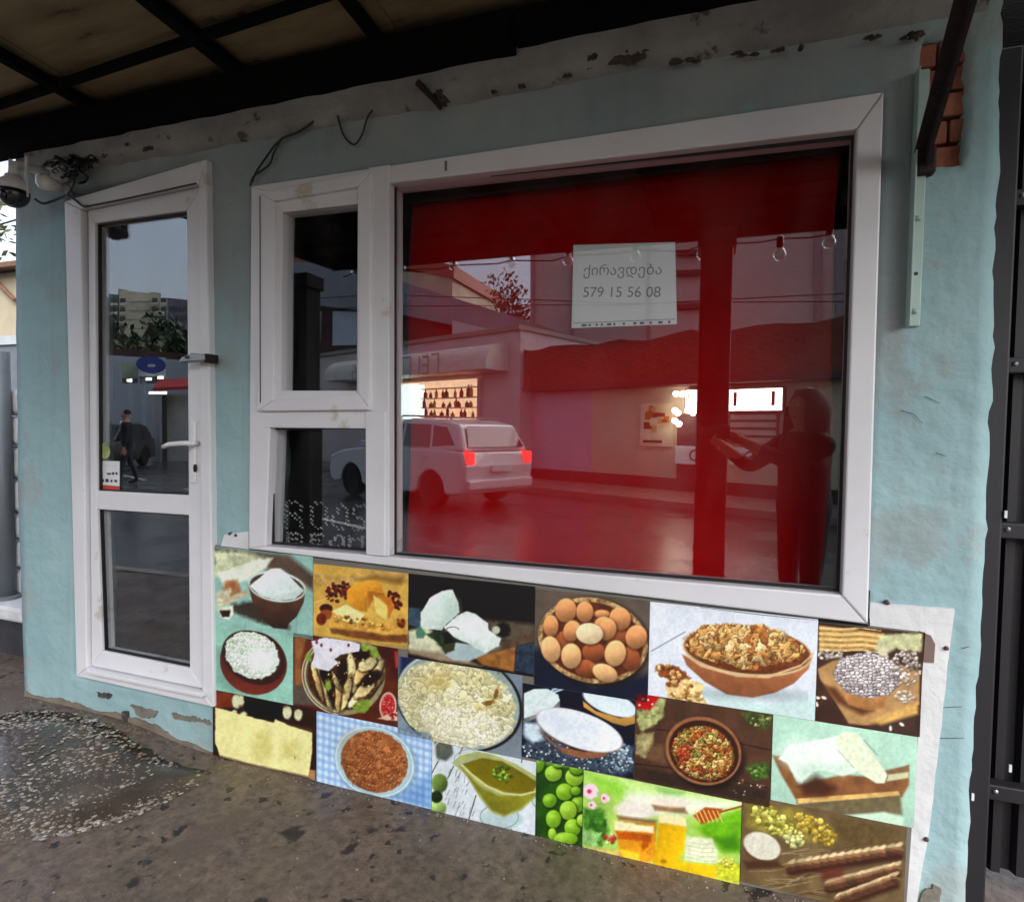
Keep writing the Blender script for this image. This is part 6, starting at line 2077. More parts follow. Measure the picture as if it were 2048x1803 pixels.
for k in range(14):
    a, c_ = rnd.uniform(0.1, 0.8), rnd.uniform(0.25, 0.85)
    w, h = rnd.uniform(0.12, 0.3), rnd.uniform(0.06, 0.16)
    rbox(s0 + (s1 - s0) * a, s0 + (s1 - s0) * min(0.95, a + w), 0.031 + k * 0.002, 0.0325 + k * 0.002, z0 + (z1 - z0) * c_, z0 + (z1 - z0) * min(0.95, c_ + h)).build('printed_shape', mat('poster print %d' % (k % 3), ((206, 130, 60), (120, 70, 46), (226, 190, 120))[k % 3]), t)
rbox(s0 + 0.1 * (s1 - s0), s0 + 0.7 * (s1 - s0), 0.031, 0.033, z0 + 0.08 * (z1 - z0), z0 + 0.14 * (z1 - z0)).build('printed_line', M_BASE, t)
for (a, c, y0, y1, lab) in ((1352, 1408, 892, 928, 'white wall board with a dark ring below the doorway across the street'), (1460, 1520, 895, 930, 'white wall board below the shuttered window across the street')):
    s0, s1, z0, z1 = rrect(a, c, y0, y1, 0.03)
    t = thing('wall_board', lab, 'board', RP(s0, 0, z0))
    rbox(s0, s1, 0.034, 0.06, z0, z1).build('panel', M_PAPER, t)
    p = RP(s0 + (s1 - s0) * 0.7, 0.06, (z0 + z1) / 2)
    b = MB()
    r_ = (z1 - z0) * 0.28
    pr = [p + ROW_E * (r_ * math.cos(w)) + Vector((0, 0, r_ * math.sin(w))) for w in [6.2832 * i / 18 for i in range(19)]]
    b.tube(pr, 0.018, 5)
    b.build('printed_ring', M_BASE, t)

# --- lilac shop with the barrel awning
s0, z0 = row(560, 700, 0.5)
s1 = row(1040, 700, 0.5)[0]
shop = thing('awning_shop', 'pale corner shop with a rounded white awning across the street', 'building', RP((s0 + s1) / 2, -2, 0))
ztop = row(1035, 660, 0.5)[1]
rbox(s0, s1, -5, 0.5, -0.2, ztop).build('wall', M_PLAS, shop)
rbox(s0 - 0.1, s1 + 0.05, -5.1, 0.62, ztop + 0.003, ztop + 0.12).build('coping', M_FOOT, shop)
a0, zb = row(668, 755, 1.0)
a1, _ = row(992, 752, 1.0)
zt2 = row(820, 702, 1.0)[1]
zb = row(820, 750, 1.2)[1]
prof = [(0.505 + 0.9 * math.sin(math.pi / 2 * k / 8), zb + 0.16 + (zt2 - zb - 0.16) * math.cos(math.pi / 2 * k / 8)) for k in range(9)] + [(1.405, zb), (0.505, zb)]
b = MB()
b.solid([RP(a0, d, z) for d, z in prof], ROW_E * (a1 - a0))
aw = b.build('awning', mat('white awning cloth', (220, 214, 206), (206, 198, 192), scale=3, rough=0.8), shop)
text_mesh('lettering', 'ГEI ПAZЧ 36', 0.5, mat('grey awning ink', (176, 170, 168)), aw, RP((a0 + a1) / 2, 1.412, zb + 0.2), ROW_E * -1, Vector((0, 0, 1)), width=(a1 - a0) * 0.55)
# lit show window with shelves
w0, w1, z0, z1 = rrect(782, 962, 762, 838, 0.5)
M_WARM = mat('lit warm shop interior', (230, 190, 150), emit=(255, 214, 170), estr=0.9, c2=(150, 90, 60), scale=3)
M_COOL = mat('lit pale cooler', (214, 240, 226), emit=(220, 255, 236), estr=1.6)
sw = rbox(w0, w1, 0.502, 0.53, z0, z1).build('window', M_WARM, shop)
wm = w0 + (w1 - w0) * 0.42
rbox(w0 + 0.05, wm - 0.3, 0.532, 0.545, z0, z1 - 0.05).build('lit_pane', M_COOL, sw)
rbox(wm - 0.26, wm, 0.532, 0.545, z0, z1 - 0.1).build('lit_pane', M_COOL, sw)
for k in range(4):
    zz = z0 + (z1 - z0) * (k + 0.1) / 4
    rbox(wm + 0.05, w1 - 0.05, 0.56, 0.72, zz, zz + 0.03).build('shelf', mat('pale shelf', (220, 206, 190)), sw)
rbox(w1 - 0.05, w1 + 0.04, 0.50, 0.62, z0, z1).build('window_post', M_PLAS, shop)
BOT = MB().lathe([(0.045, 0.0), (0.05, 0.02), (0.05, 0.17), (0.018, 0.23), (0.016, 0.30)], (0, 0, 0), n=8)
bms = [BOT.mesh('bottle', mat('bottle glass %d' % k, c, rough=0.2)) for k, c in enumerate(((120, 40, 26), (46, 70, 40), (196, 150, 80)))]
for r_ in range(3):
    for k in range(9):
        zz = z0 + (z1 - z0) * (r_ + 0.1) / 4 + 0.031
        o = bpy.data.objects.new('bottle', bms[(k * 7 + r_ * 3) % 3])
        COL.objects.link(o)
        o.location = RP(wm + 0.2 + (w1 - wm - 0.4) * (k + rnd.uniform(-0.4, 0.4)) / 8, 0.64, zz)
        o.scale = (rnd.uniform(0.8, 1.6), rnd.uniform(0.8, 1.6), rnd.uniform(0.55, 1.2))
        tag(o, 'bottle on the lit shelves of the awning shop', 'bottle', 'bottles in the lit shop window')

# --- long house behind with the grey sloping roof
def far_solid(name, pts, dist, depth, m, parent):
    """outline standing dist metres out, built back from the street by depth"""
    P = [opp(px, py, dist) for px, py in pts]
    b = MB()
    b.solid(P, (0, -depth, 0))
    return b.build(name, m, parent)
M_ROOFG = mat('blue grey tin roof', (126, 130, 138), (106, 110, 120), scale=1, rough=0.45, metal=0.2)
M_DKWALL = mat('dark red brown wall', (84, 54, 50), (66, 44, 42), scale=1.2, rough=0.9)
lh = thing('long_house', 'long house with a grey roof falling towards the brick parapet', 'house', opp(850, 860, 22))
far_solid('wall', [(560, 600), (800, 622), (1170, 705), (1170, 850), (560, 850)], 22.0, 5, M_DKWALL, lh)
far_solid('roof', [(540, 520), (700, 530), (790, 558), (1180, 682), (1180, 706), (800, 628), (540, 600)], 21.5, 6.5, M_ROOFG, lh)
far_solid('gable_wall', [(905, 640), (1015, 668), (1015, 720), (905, 720)], 21.3, 0.5, M_PLAS, lh)
for a in (665, 590):
    far_solid('window', [(a, 622), (a + 52, 622), (a + 48, 690), (a, 690)], 21.9, 0.2, mat('pale blue window', (176, 190, 206), rough=0.2), lh)
# --- beige block with orange roof
ob = thing('orange_roof_block', 'cream block with an orange parapet beyond the grey roof', 'building', opp(850, 860, 34))
far_solid('wall', [(560, 530), (905, 548), (905, 860), (560, 860)], 34, 10, M_PLAS3, ob)
far_solid('parapet', [(560, 490), (790, 504), (908, 530), (908, 556), (790, 530), (560, 528)], 33.8, 10.4, mat('orange tile edge', (170, 92, 66), (150, 80, 58), scale=1.5), ob)
# --- tall beige block
tb = thing('tall_beige_block', 'tall blank beige block rising behind the brick parapet', 'building', opp(1380, 860, 26))
M_BLOCK = mat('pink beige block render', (206, 182, 176), (194, 170, 166), scale=0.3, rough=0.9, bump=0.1)
far_solid('wall', [(1060, 300), (1900, 300), (1900, 862), (1060, 862)], 26, 14, M_BLOCK, tb)
for px in (1062, 1141, 1292, 1628, 1672):
    far_solid('pilaster', [(px, 300), (px + (18 if px > 1600 else 5), 300), (px + (18 if px > 1600 else 5), 862), (px, 862)], 25.85, 0.14, mat('grey mauve stripe', (160, 138, 140)), tb)
for py in (500, 540, 608):
    far_solid('balcony_rail', [(1352, py), (1408, py - 2), (1408, py + 8), (1352, py + 10)], 25.6, 0.3, M_BASE, tb)
for py in (520, 640):
    far_solid('window', [(1672, py), (1730, py), (1730, py + 40), (1672, py + 40)], 25.9, 0.05, M_PANE, tb)
# --- tree between the houses and overhead cables
pt = opp(1015, 860, 28)
tree('autumn_tree', 'brownish tree between the grey roof and the tall beige block', (pt.x, pt.y, 0), 9.6, 1.9, 4.0, 1800, M_LEAF3, 12, leaf=0.14, gap=0.6)
for k, (ya, yb) in enumerate(((588, 600), (612, 575))):
    p0, p1 = opp(760, ya, 12), opp(1900, yb, 12)
    m_ = (p0 + p1) / 2 - Vector((0, 0, 0.15))
    tag(MB().tube([p0 - Vector((6, 0, 0)), p0, m_, p1], 0.012, 5).build('overhead_cable', M_CABLE), ('upper', 'lower')[k] + ' of two thin cables spanning the street before the beige block', 'cable', 'overhead cables')
# lane line on the wet road
for k in range(7):
    c = RP(-18 + 5.2 * k, 7.6, -0.126)
    h = ROW_E * 1.2
    n_ = ROW_N * 0.06
    b = MB()
    b.add([c - h - n_, c + h - n_, c + h + n_, c - h + n_], [(0, 1, 2, 3)])
    tag(b.build('lane_marking', M_LINE), None, kind='structure')

# ------------------------------------------------------------------ cars
M_TYRE = mat('tyre rubber', (22, 22, 24), rough=0.85)
M_RIM = mat('alloy rim', (176, 178, 182), rough=0.3, metal=0.8)
M_CGLASS = mat('car glass', (24, 28, 34), (20, 24, 30), rough=0.06, spec=0.9)
def car(name, label, cat, loc, rz, paint, L=4.55, W=1.82, H=1.68, lit=False, group='cars on the street'):
    t = thing(name, label, cat, loc, group, rz)
    def P(mb, nm, m, parent=None, **k):
        o = mb.build(nm, m, None, **k)
        o.parent = parent or t
        return o
    k = L / 4.55
    hz = H / 1.68
    # lower body: side outline with wheel arches, narrowed towards the sills
    side = [(-2.25, 0.42), (-2.20, 0.30), (-1.80, 0.26)]
    def arch(cx):
        return [(cx + 0.40 * math.cos(a), 0.30 + 0.40 * math.sin(a)) for a in [math.pi - math.pi * i / 10 for i in range(11)]]
    side += arch(-1.33) + [(-0.8, 0.24), (0.8, 0.24)] + arch(1.36) + [(2.05, 0.26), (2.22, 0.34), (2.27, 0.60), (2.20, 0.84), (1.75, 0.98), (0.95, 1.06), (0.0, 1.08), (-1.6, 1.10), (-2.18, 1.06), (-2.27, 0.80)]
    b = MB()
    n = len(side)
    secs = [(-1.0, 0.94), (-0.97, 1.0), (0.97, 1.0), (1.0, 0.94)]
    ys = [(-W / 2, 0.985), (-W / 2 + 0.05, 1.0), (W / 2 - 0.05, 1.0), (W / 2, 0.985)]
    vs = []
    for y, sc in ys:
        vs += [(x * k * sc, y, (z - 0.65) * sc * hz + 0.65 * hz) for x, z in side]
    fs = [tuple(range(n - 1, -1, -1)), tuple(range(3 * n, 4 * n))]
    for r_ in range(3):
        fs += [(r_ * n + i, r_ * n + (i + 1) % n, (r_ + 1) * n + (i + 1) % n, (r_ + 1) * n + i) for i in range(n)]
    b.add(vs, fs)
    body = P(b, 'body', paint, bevel=0.05, seg=3)
    # cabin
    low_ = [(0.98, 1.05), (-2.16, 1.08)]
    roof = [(0.10, 1.60), (-0.5, 1.67), (-1.5, 1.64), (-1.92, 1.56)]
    out = [(1.00, 1.05)] + roof + [(-2.18, 1.07)]
    def cabin(o_, inset, wl, wr):
        mb = MB()
        m_ = len(o_)
        v = []
        for sgn in (-1, 1):
            for x, z in o_:
                w = wl + (wr - wl) * (z - 1.05) / 0.62
                v.append((x * k, sgn * (w - inset), z * hz))
        f = [tuple(range(m_)), tuple(range(2 * m_ - 1, m_ - 1, -1))] + [(i, i + m_, (i + 1) % m_ + m_, (i + 1) % m_) for i in range(m_)]
        mb.add(v, f)
        return mb
    P(cabin(out, 0, W / 2 - 0.04, W / 2 - 0.20), 'cabin', paint, bevel=0.07, seg=3)
    # glass: side panes, windscreen, rear screen
    def side_pane(o_, sgn):
        mb = MB()
        v = []
        for off in (0.003, 0.012):
            for x, z in o_:
                w = (W / 2 - 0.04) + (-0.16) * (z - 1.05) / 0.62
                v.append((x * k, sgn * (w + off), z * hz))
        m_ = len(o_)
        mb.add(v, [tuple(range(m_)), tuple(range(2 * m_ - 1, m_ - 1, -1))] + [(i, i + m_, (i + 1) % m_ + m_, (i + 1) % m_) for i in range(m_)])
        return mb
    for sgn in (-1, 1):
        P(side_pane([(0.82, 1.12), (0.10, 1.52), (-0.32, 1.56), (-0.34, 1.12)], sgn), 'side_window', M_CGLASS)
        P(side_pane([(-0.42, 1.12), (-0.40, 1.56), (-1.15, 1.55), (-1.22, 1.12)], sgn), 'side_window', M_CGLASS)
        P(side_pane([(-1.30, 1.14), (-1.24, 1.54), (-1.62, 1.50), (-1.92, 1.18)], sgn), 'side_window', M_CGLASS)
    def screen(x0, z0, x1, z1, w0, w1, off):
        mb = MB()
        d = Vector((z1 - z0, 0, x0 - x1)).normalized() * off
        v = [Vector((x0 * k, -w0, z0 * hz)) + d, Vector((x0 * k, w0, z0 * hz)) + d, Vector((x1 * k, w1, z1 * hz)) + d, Vector((x1 * k, -w1, z1 * hz)) + d]
        mb.solid(v, d * 0.6)
        return mb
    P(screen(0.92, 1.10, 0.18, 1.56, W / 2 - 0.14, W / 2 - 0.26, 0.012), 'windscreen', M_CGLASS)
    P(screen(-1.97, 1.52, -2.15, 1.14, W / 2 - 0.30, W / 2 - 0.18, 0.014), 'rear_window', M_CGLASS)
    for sgn in (-1, 1):
        for cx in (-1.33, 1.36):
            wh = P(MB().lathe([(0.20, -0.11), (0.32, -0.11), (0.345, -0.08), (0.345, 0.08), (0.32, 0.11), (0.20, 0.11)], (cx * k, sgn * (W / 2 - 0.11), 0.345), n=24, axis='y'), 'wheel', M_TYRE, smooth=False)
            rm = MB().lathe([(0.21, 0.0), (0.205, 0.10 * sgn), (0.17, 0.085 * sgn), (0.05, 0.10 * sgn), (0.03, 0.105 * sgn)], (cx * k, sgn * (W / 2 - 0.11), 0.345), n=20, axis='y')
            P(rm, 'rim', M_RIM, wh)
        P(MB().box(-2.29 * k, -2.05 * k, sgn * (W / 2 - 0.06) - 0.17 * (sgn > 0) , sgn * (W / 2 - 0.06) + 0.17 * (sgn < 0), 0.84 * hz, 1.06 * hz), 'tail_light', M_TAIL if lit else M_TAILOFF, bevel=0.02)
        P(MB().box(2.06 * k, 2.28 * k, sgn * (W / 2 - 0.10) - 0.3 * (sgn > 0), sgn * (W / 2 - 0.10) + 0.3 * (sgn < 0), 0.66 * hz, 0.84 * hz), 'headlight', M_HEAD, bevel=0.02)
        P(MB().box(0.70 * k, 0.88 * k, sgn * (W / 2 + 0.02) - 0.06, sgn * (W / 2 + 0.02) + 0.06, 1.06 * hz, 1.20 * hz), 'mirror', paint, bevel=0.03)
        P(MB().tube([(0.0, sgn * (W / 2 - 0.30), 1.66 * hz), (-0.1, sgn * (W / 2 - 0.30), 1.72 * hz), (-1.5, sgn * (W / 2 - 0.30), 1.70 * hz), (-1.6, sgn * (W / 2 - 0.30), 1.64 * hz)], 0.018, 6), 'roof_rail', M_RIM)
        for x in (0.0, -0.9):
            P(MB().box((x - 0.32) * k, (x - 0.18) * k, sgn * (W / 2 + 0.008) - 0.012, sgn * (W / 2 + 0.008) + 0.012, 0.92 * hz, 0.95 * hz), 'door_handle', M_RIM)
    P(MB().box(-2.33 * k, -2.2 * k, -W / 2 + 0.06, W / 2 - 0.06, 0.38, 0.56), 'rear_bumper', paint, bevel=0.03)
    P(MB().box(-2.315 * k, -2.25 * k, -0.26, 0.26, 0.70 * hz, 0.82 * hz), 'number_plate', M_WPLAST)
    P(MB().box(2.2 * k, 2.33 * k, -W / 2 + 0.06, W / 2 - 0.06, 0.36, 0.56), 'front_bumper', M_TYRE, bevel=0.03)
    P(MB().box(2.2 * k, 2.29 * k, -0.45, 0.45, 0.62 * hz, 0.78 * hz), 'grille', M_TYRE)
    return t
M_TAIL = mat('lit tail lamp', (200, 30, 30), emit=(255, 40, 36), estr=2.5)
M_TAILOFF = mat('tail lamp', (150, 20, 22), rough=0.2)
M_HEAD = mat('headlamp', (210, 214, 220), rough=0.1)
M_CWHITE = mat('white car paint', (216, 214, 216), (210, 208, 210), scale=1, rough=0.22, coat=0.6)
M_CDARK = mat('black car paint', (24, 26, 30), (20, 22, 26), scale=1, rough=0.2, coat=0.6)
M_CRED = mat('red car paint', (128, 22, 26), (116, 20, 24), scale=1, rough=0.22, coat=0.6)
hd = -ROW_E
rz = math.atan2(hd.y, hd.x)
wheel = Vector((-4.95, -8.15, -0.13))
left = Vector((-hd.y, hd.x, 0))
root = wheel + hd * 1.33 + left * 0.80
car('white_suv', 'white off-road car with a lit tail lamp passing before the awning shop', 'car', root, rz, M_CWHITE, lit=True)
q = at(-5, 655, 5.2)
car('red_car', 'red parked car beyond the grey fence left of the wall', 'car', (q.x - 1.5, 5.2, 0.28), R(150), M_CRED, H=1.5)
def bp(px, py, dist):
    v = mray(px, py)
    t = dist / math.hypot(v.x, v.y)
    return EYE + v * t
p = bp(196, 860, 24)
car('black_car', 'black parked car mirrored low in the upper door pane', 'car', (p.x, p.y, -0.13), R(60), M_CDARK, H=1.5)

# ------------------------------------------------------------------ far end of the street, mirrored in the door
def slab(px0, px1, z0, py_top, dist, depth, m, name, parent, b=None):
    a, c = bp(px0, py_top, dist), bp(px1, py_top, dist)
    d = ((a + c) / 2 - EYE)
    d.z = 0
    d.normalize()
    zt_ = (a.z + c.z) / 2
    mb = b or MB()
    mb.solid([(a.x, a.y, z0), (c.x, c.y, z0), (c.x + d.x * depth, c.y + d.y * depth, z0), (a.x + d.x * depth, a.y + d.y * depth, z0)], (0, 0, zt_ - z0))
    return mb.build(name, m, parent)
def facade_rect(px0, px1, py0, py1, dist, m, name, parent, thick=0.1):
    a, c = bp(px0, py0, dist), bp(px1, py0, dist)
    e, f_ = bp(px1, py1, dist), bp(px0, py1, dist)
    d = ((a + c) / 2 - EYE)
    d.z = 0
    d.normalize()
    mb = MB()
    mb.solid([a, c, e, f_], d * thick)
    return mb.build(name, m, parent)
M_APT = mat('cream tower render', (214, 206, 180), (200, 192, 168), scale=0.2, rough=0.9)
M_APT2 = mat('grey green tower render', (150, 164, 158), (136, 150, 146), scale=0.2, rough=0.9)
DT = 170
ap = thing('tower_block', 'cream tower block with stacked balconies mirrored in the door', 'building', bp(280, 860, DT))
slab(236, 318, -0.2, 584, DT, 18, M_APT, 'wall', ap)
slab(216, 236, -0.2, 588, DT + 2, 14, M_APT2, 'wing', ap)
slab(318, 336, -0.2, 596, DT + 2, 14, M_APT2, 'wing', ap)
slab(234, 254, -0.2, 578, DT + 3, 8, M_APT2, 'roof_house', ap)
slab(300, 322, -0.2, 585, DT + 3, 8, M_APT2, 'roof_house', ap)
for r_ in range(6):
    y = 596 + 18 * r_
    for px in (220, 238, 304, 322):
        wd = facade_rect(px, px + 11, y, y + 9, DT - 0.6, M_PANE, 'window', ap)
        facade_rect(px - 1, px + 13, y + 9, y + 14, DT - 1.2, M_APT, 'balcony', ap, 0.6)
    facade_rect(256, 300, y + 6, y + 7.5, DT - 0.4, M_APT2, 'string_course', ap)
db = thing('dark_tower_block', 'darker mauve block beside the cream tower block mirrored in the door', 'building', bp(360, 860, 190))
slab(334, 420, -0.2, 600, 190, 16, mat('mauve block render', (112, 104, 122), (98, 92, 110), scale=0.2), 'wall', db)
for r_ in range(4):
    for px in (342, 354, 366):
        facade_rect(px, px + 7, 612 + 18 * r_, 621 + 18 * r_, 189.6, M_PANE, 'window', db)
lb = thing('grey_flats', 'grey block of flats at the edge of the door pane', 'building', bp(190, 860, 195))
slab(150, 216, -0.2, 590, 195, 16, mat('blue grey render', (96, 100, 116), (84, 88, 104), scale=0.2), 'wall', lb)
for k, (px, py, dist, r_, m_, lab) in enumerate(((210, 632, 90, 4.2, M_LEAF, 'dark round tree before the grey flats mirrored in the door'), (246, 668, 84, 3.2, M_LEAF2, 'olive tree below the cream tower block mirrored in the door'),
                                               (330, 642, 88, 4.6, M_LEAF, 'dark spreading tree before the mauve block mirrored in the door'), (378, 636, 92, 4.4, M_LEAF, 'dark tree at the hinge edge of the door pane'), (286, 682, 80, 2.6, M_LEAF2, 'small olive tree at the foot of the cream tower block'))):
    p = bp(px, py, dist)
    tree('dark_tree', lab, (p.x, p.y, -0.1), p.z + 0.1, r_, p.z * 0.72, 2200, m_, 30 + k, trunk_r=0.3, leaf=0.55, gap=0.9)
# filling station and kiosks
fs_ = thing('filling_station', 'white filling station roof with a blue oval sign on white columns mirrored in the door', 'station', bp(290, 860, 34))
slab(196, 420, -0.13, 716, 52, 8, mat('pale blue white wall', (196, 204, 214), (184, 192, 204), scale=0.4), 'back_wall', fs_)
slab(196, 420, 5.9, 702, 53, 8, M_DKWALL, 'back_roof', fs_)
M_STW = mat('white station panel', (214, 222, 232), rough=0.4)
facade_rect(276, 330, 714, 752, 34, M_STW, 'roof_edge', fs_, 6)
facade_rect(242, 275, 724, 756, 36, mat('pale green panel', (186, 200, 170), rough=0.4), 'roof_edge', fs_, 5)
c0 = bp(301, 729, 33.9)
dv = (c0 - EYE)
dv.z = 0
dv.normalize()
ex = Vector((-dv.y, dv.x, 0))
mb = MB()
mb.solid([c0 + ex * (0.62 * math.cos(w)) + Vector((0, 0, 0.42 * math.sin(w))) - dv * 0.05 for w in [6.2832 * i / 24 for i in range(24)]], dv * 0.04)
ov = mb.build('sign_oval', mat('blue sign paint', (44, 66, 160), rough=0.3), fs_)
facade_rect(294, 309, 728, 733, 33.8, M_STW, 'sign_bar', ov, 0.02)
for px in (255, 282):
    slab(px, px + 8, -0.13, 756, 35, 0.4, M_STW, 'column', fs_)
for px0, px1, py in ((252, 262, 758), (290, 302, 755), (314, 326, 752)):
    facade_rect(px0, px1, py, py + 5, 33.6, M_LIT, 'lamp_strip', fs_, 0.05)
ks = thing('red_kiosk', 'kiosk under a red awning with a lit strip mirrored in the door', 'kiosk', bp(340, 860, 26))
slab(330, 420, -0.13, 790, 27, 3, mat('white kiosk panel', (206, 206, 204), rough=0.5), 'body', ks)
slab(322, 332, -0.13, 790, 26.5, 2.5, M_BASE, 'side_panel', ks)
P_ = [bp(304, 782, 25), bp(420, 776, 25), bp(420, 760, 27), bp(318, 764, 27)]
mb = MB()
mb.solid(P_, (0, 0, 0.12))
mb.build('awning', mat('red awning cloth', (186, 44, 40), (168, 38, 36), scale=2, rough=0.7), ks)
facade_rect(296, 332, 783, 788, 25.4, M_LIT, 'lamp_strip', ks, 0.05)
slab(302, 318, -0.13, 790, 27, 0.6, M_STW, 'column', ks)

# ------------------------------------------------------------------ people
def skin_body(name, joints, edges, radii, m, parent):
    me = bpy.data.meshes.new(name)
    idx = {k: i for i, k in enumerate(joints)}
    me.from_pydata([tuple(joints[k]) for k in joints], [(idx[a], idx[b_]) for a, b_ in edges], [])
    me.materials.append(m)
    o = link(name, me, None)
    o.parent = parent
    md = o.modifiers.new('skin', 'SKIN')
    md.use_smooth_shade = True
    sk = me.skin_vertices[0].data if me.skin_vertices else None
    if sk is None:
        bm = bmesh.new()
        bm.from_mesh(me)
        bm.verts.layers.skin.verify()
        bm.to_mesh(me)
        bm.free()
        sk = me.skin_vertices[0].data
    for k in joints:
        r_ = radii[k]
        sk[idx[k]].radius = r_ if isinstance(r_, tuple) else (r_, r_)
        sk[idx[k]].use_root = (k == 'pelvis')
    sb = o.modifiers.new('smooth', 'SUBSURF')
    sb.levels = 2
    sb.render_levels = 2
    return o

def body_mat(name, top, legs, skin_z, waist, hands, skin=(190, 140, 116)):
    """cloth below the neck and above the waist, trousers below, skin on head and hands"""
    m = bpy.data.materials.new(name)
    m.use_nodes = True
    nt = m.node_tree
    b = nt.nodes['Principled BSDF']
    b.inputs['Roughness'].default_value = 0.85
    tc = nt.nodes.new('ShaderNodeTexCoord')
    sp = nt.nodes.new('ShaderNodeSeparateXYZ')
    nt.links.new(tc.outputs['Object'], sp.inputs[0])
    def gt(sock, v):
        n = nt.nodes.new('ShaderNodeMath')
        n.operation = 'GREATER_THAN'
        n.inputs[1].default_value = v
        nt.links.new(sock, n.inputs[0])
        return n.outputs[0]
    def mixc(f, a, c):
        n = nt.nodes.new('ShaderNodeMix')
        n.data_type = 'RGBA'
        nt.links.new(f, n.inputs['Factor'])
        for key, v in (('A', a), ('B', c)):
            if isinstance(v, tuple):
                n.inputs[key].default_value = (*lin(v), 1)
            else:
                nt.links.new(v, n.inputs[key])
        return n.outputs['Result']
    c = mixc(gt(sp.outputs['Z'], waist), legs, top)
    c = mixc(gt(sp.outputs['Z'], skin_z), c, skin)
    for h in hands:
        d = nt.nodes.new('ShaderNodeVectorMath')
        d.operation = 'DISTANCE'
        d.inputs[1].default_value = h
        nt.links.new(tc.outputs['Object'], d.inputs[0])
        n = nt.nodes.new('ShaderNodeMath')
        n.operation = 'LESS_THAN'
        n.inputs[1].default_value = 0.13
        nt.links.new(d.outputs['Value'], n.inputs[0])
        c = mixc(n.outputs[0], c, skin)
    nt.links.new(c, b.inputs['Base Color'])
    return m

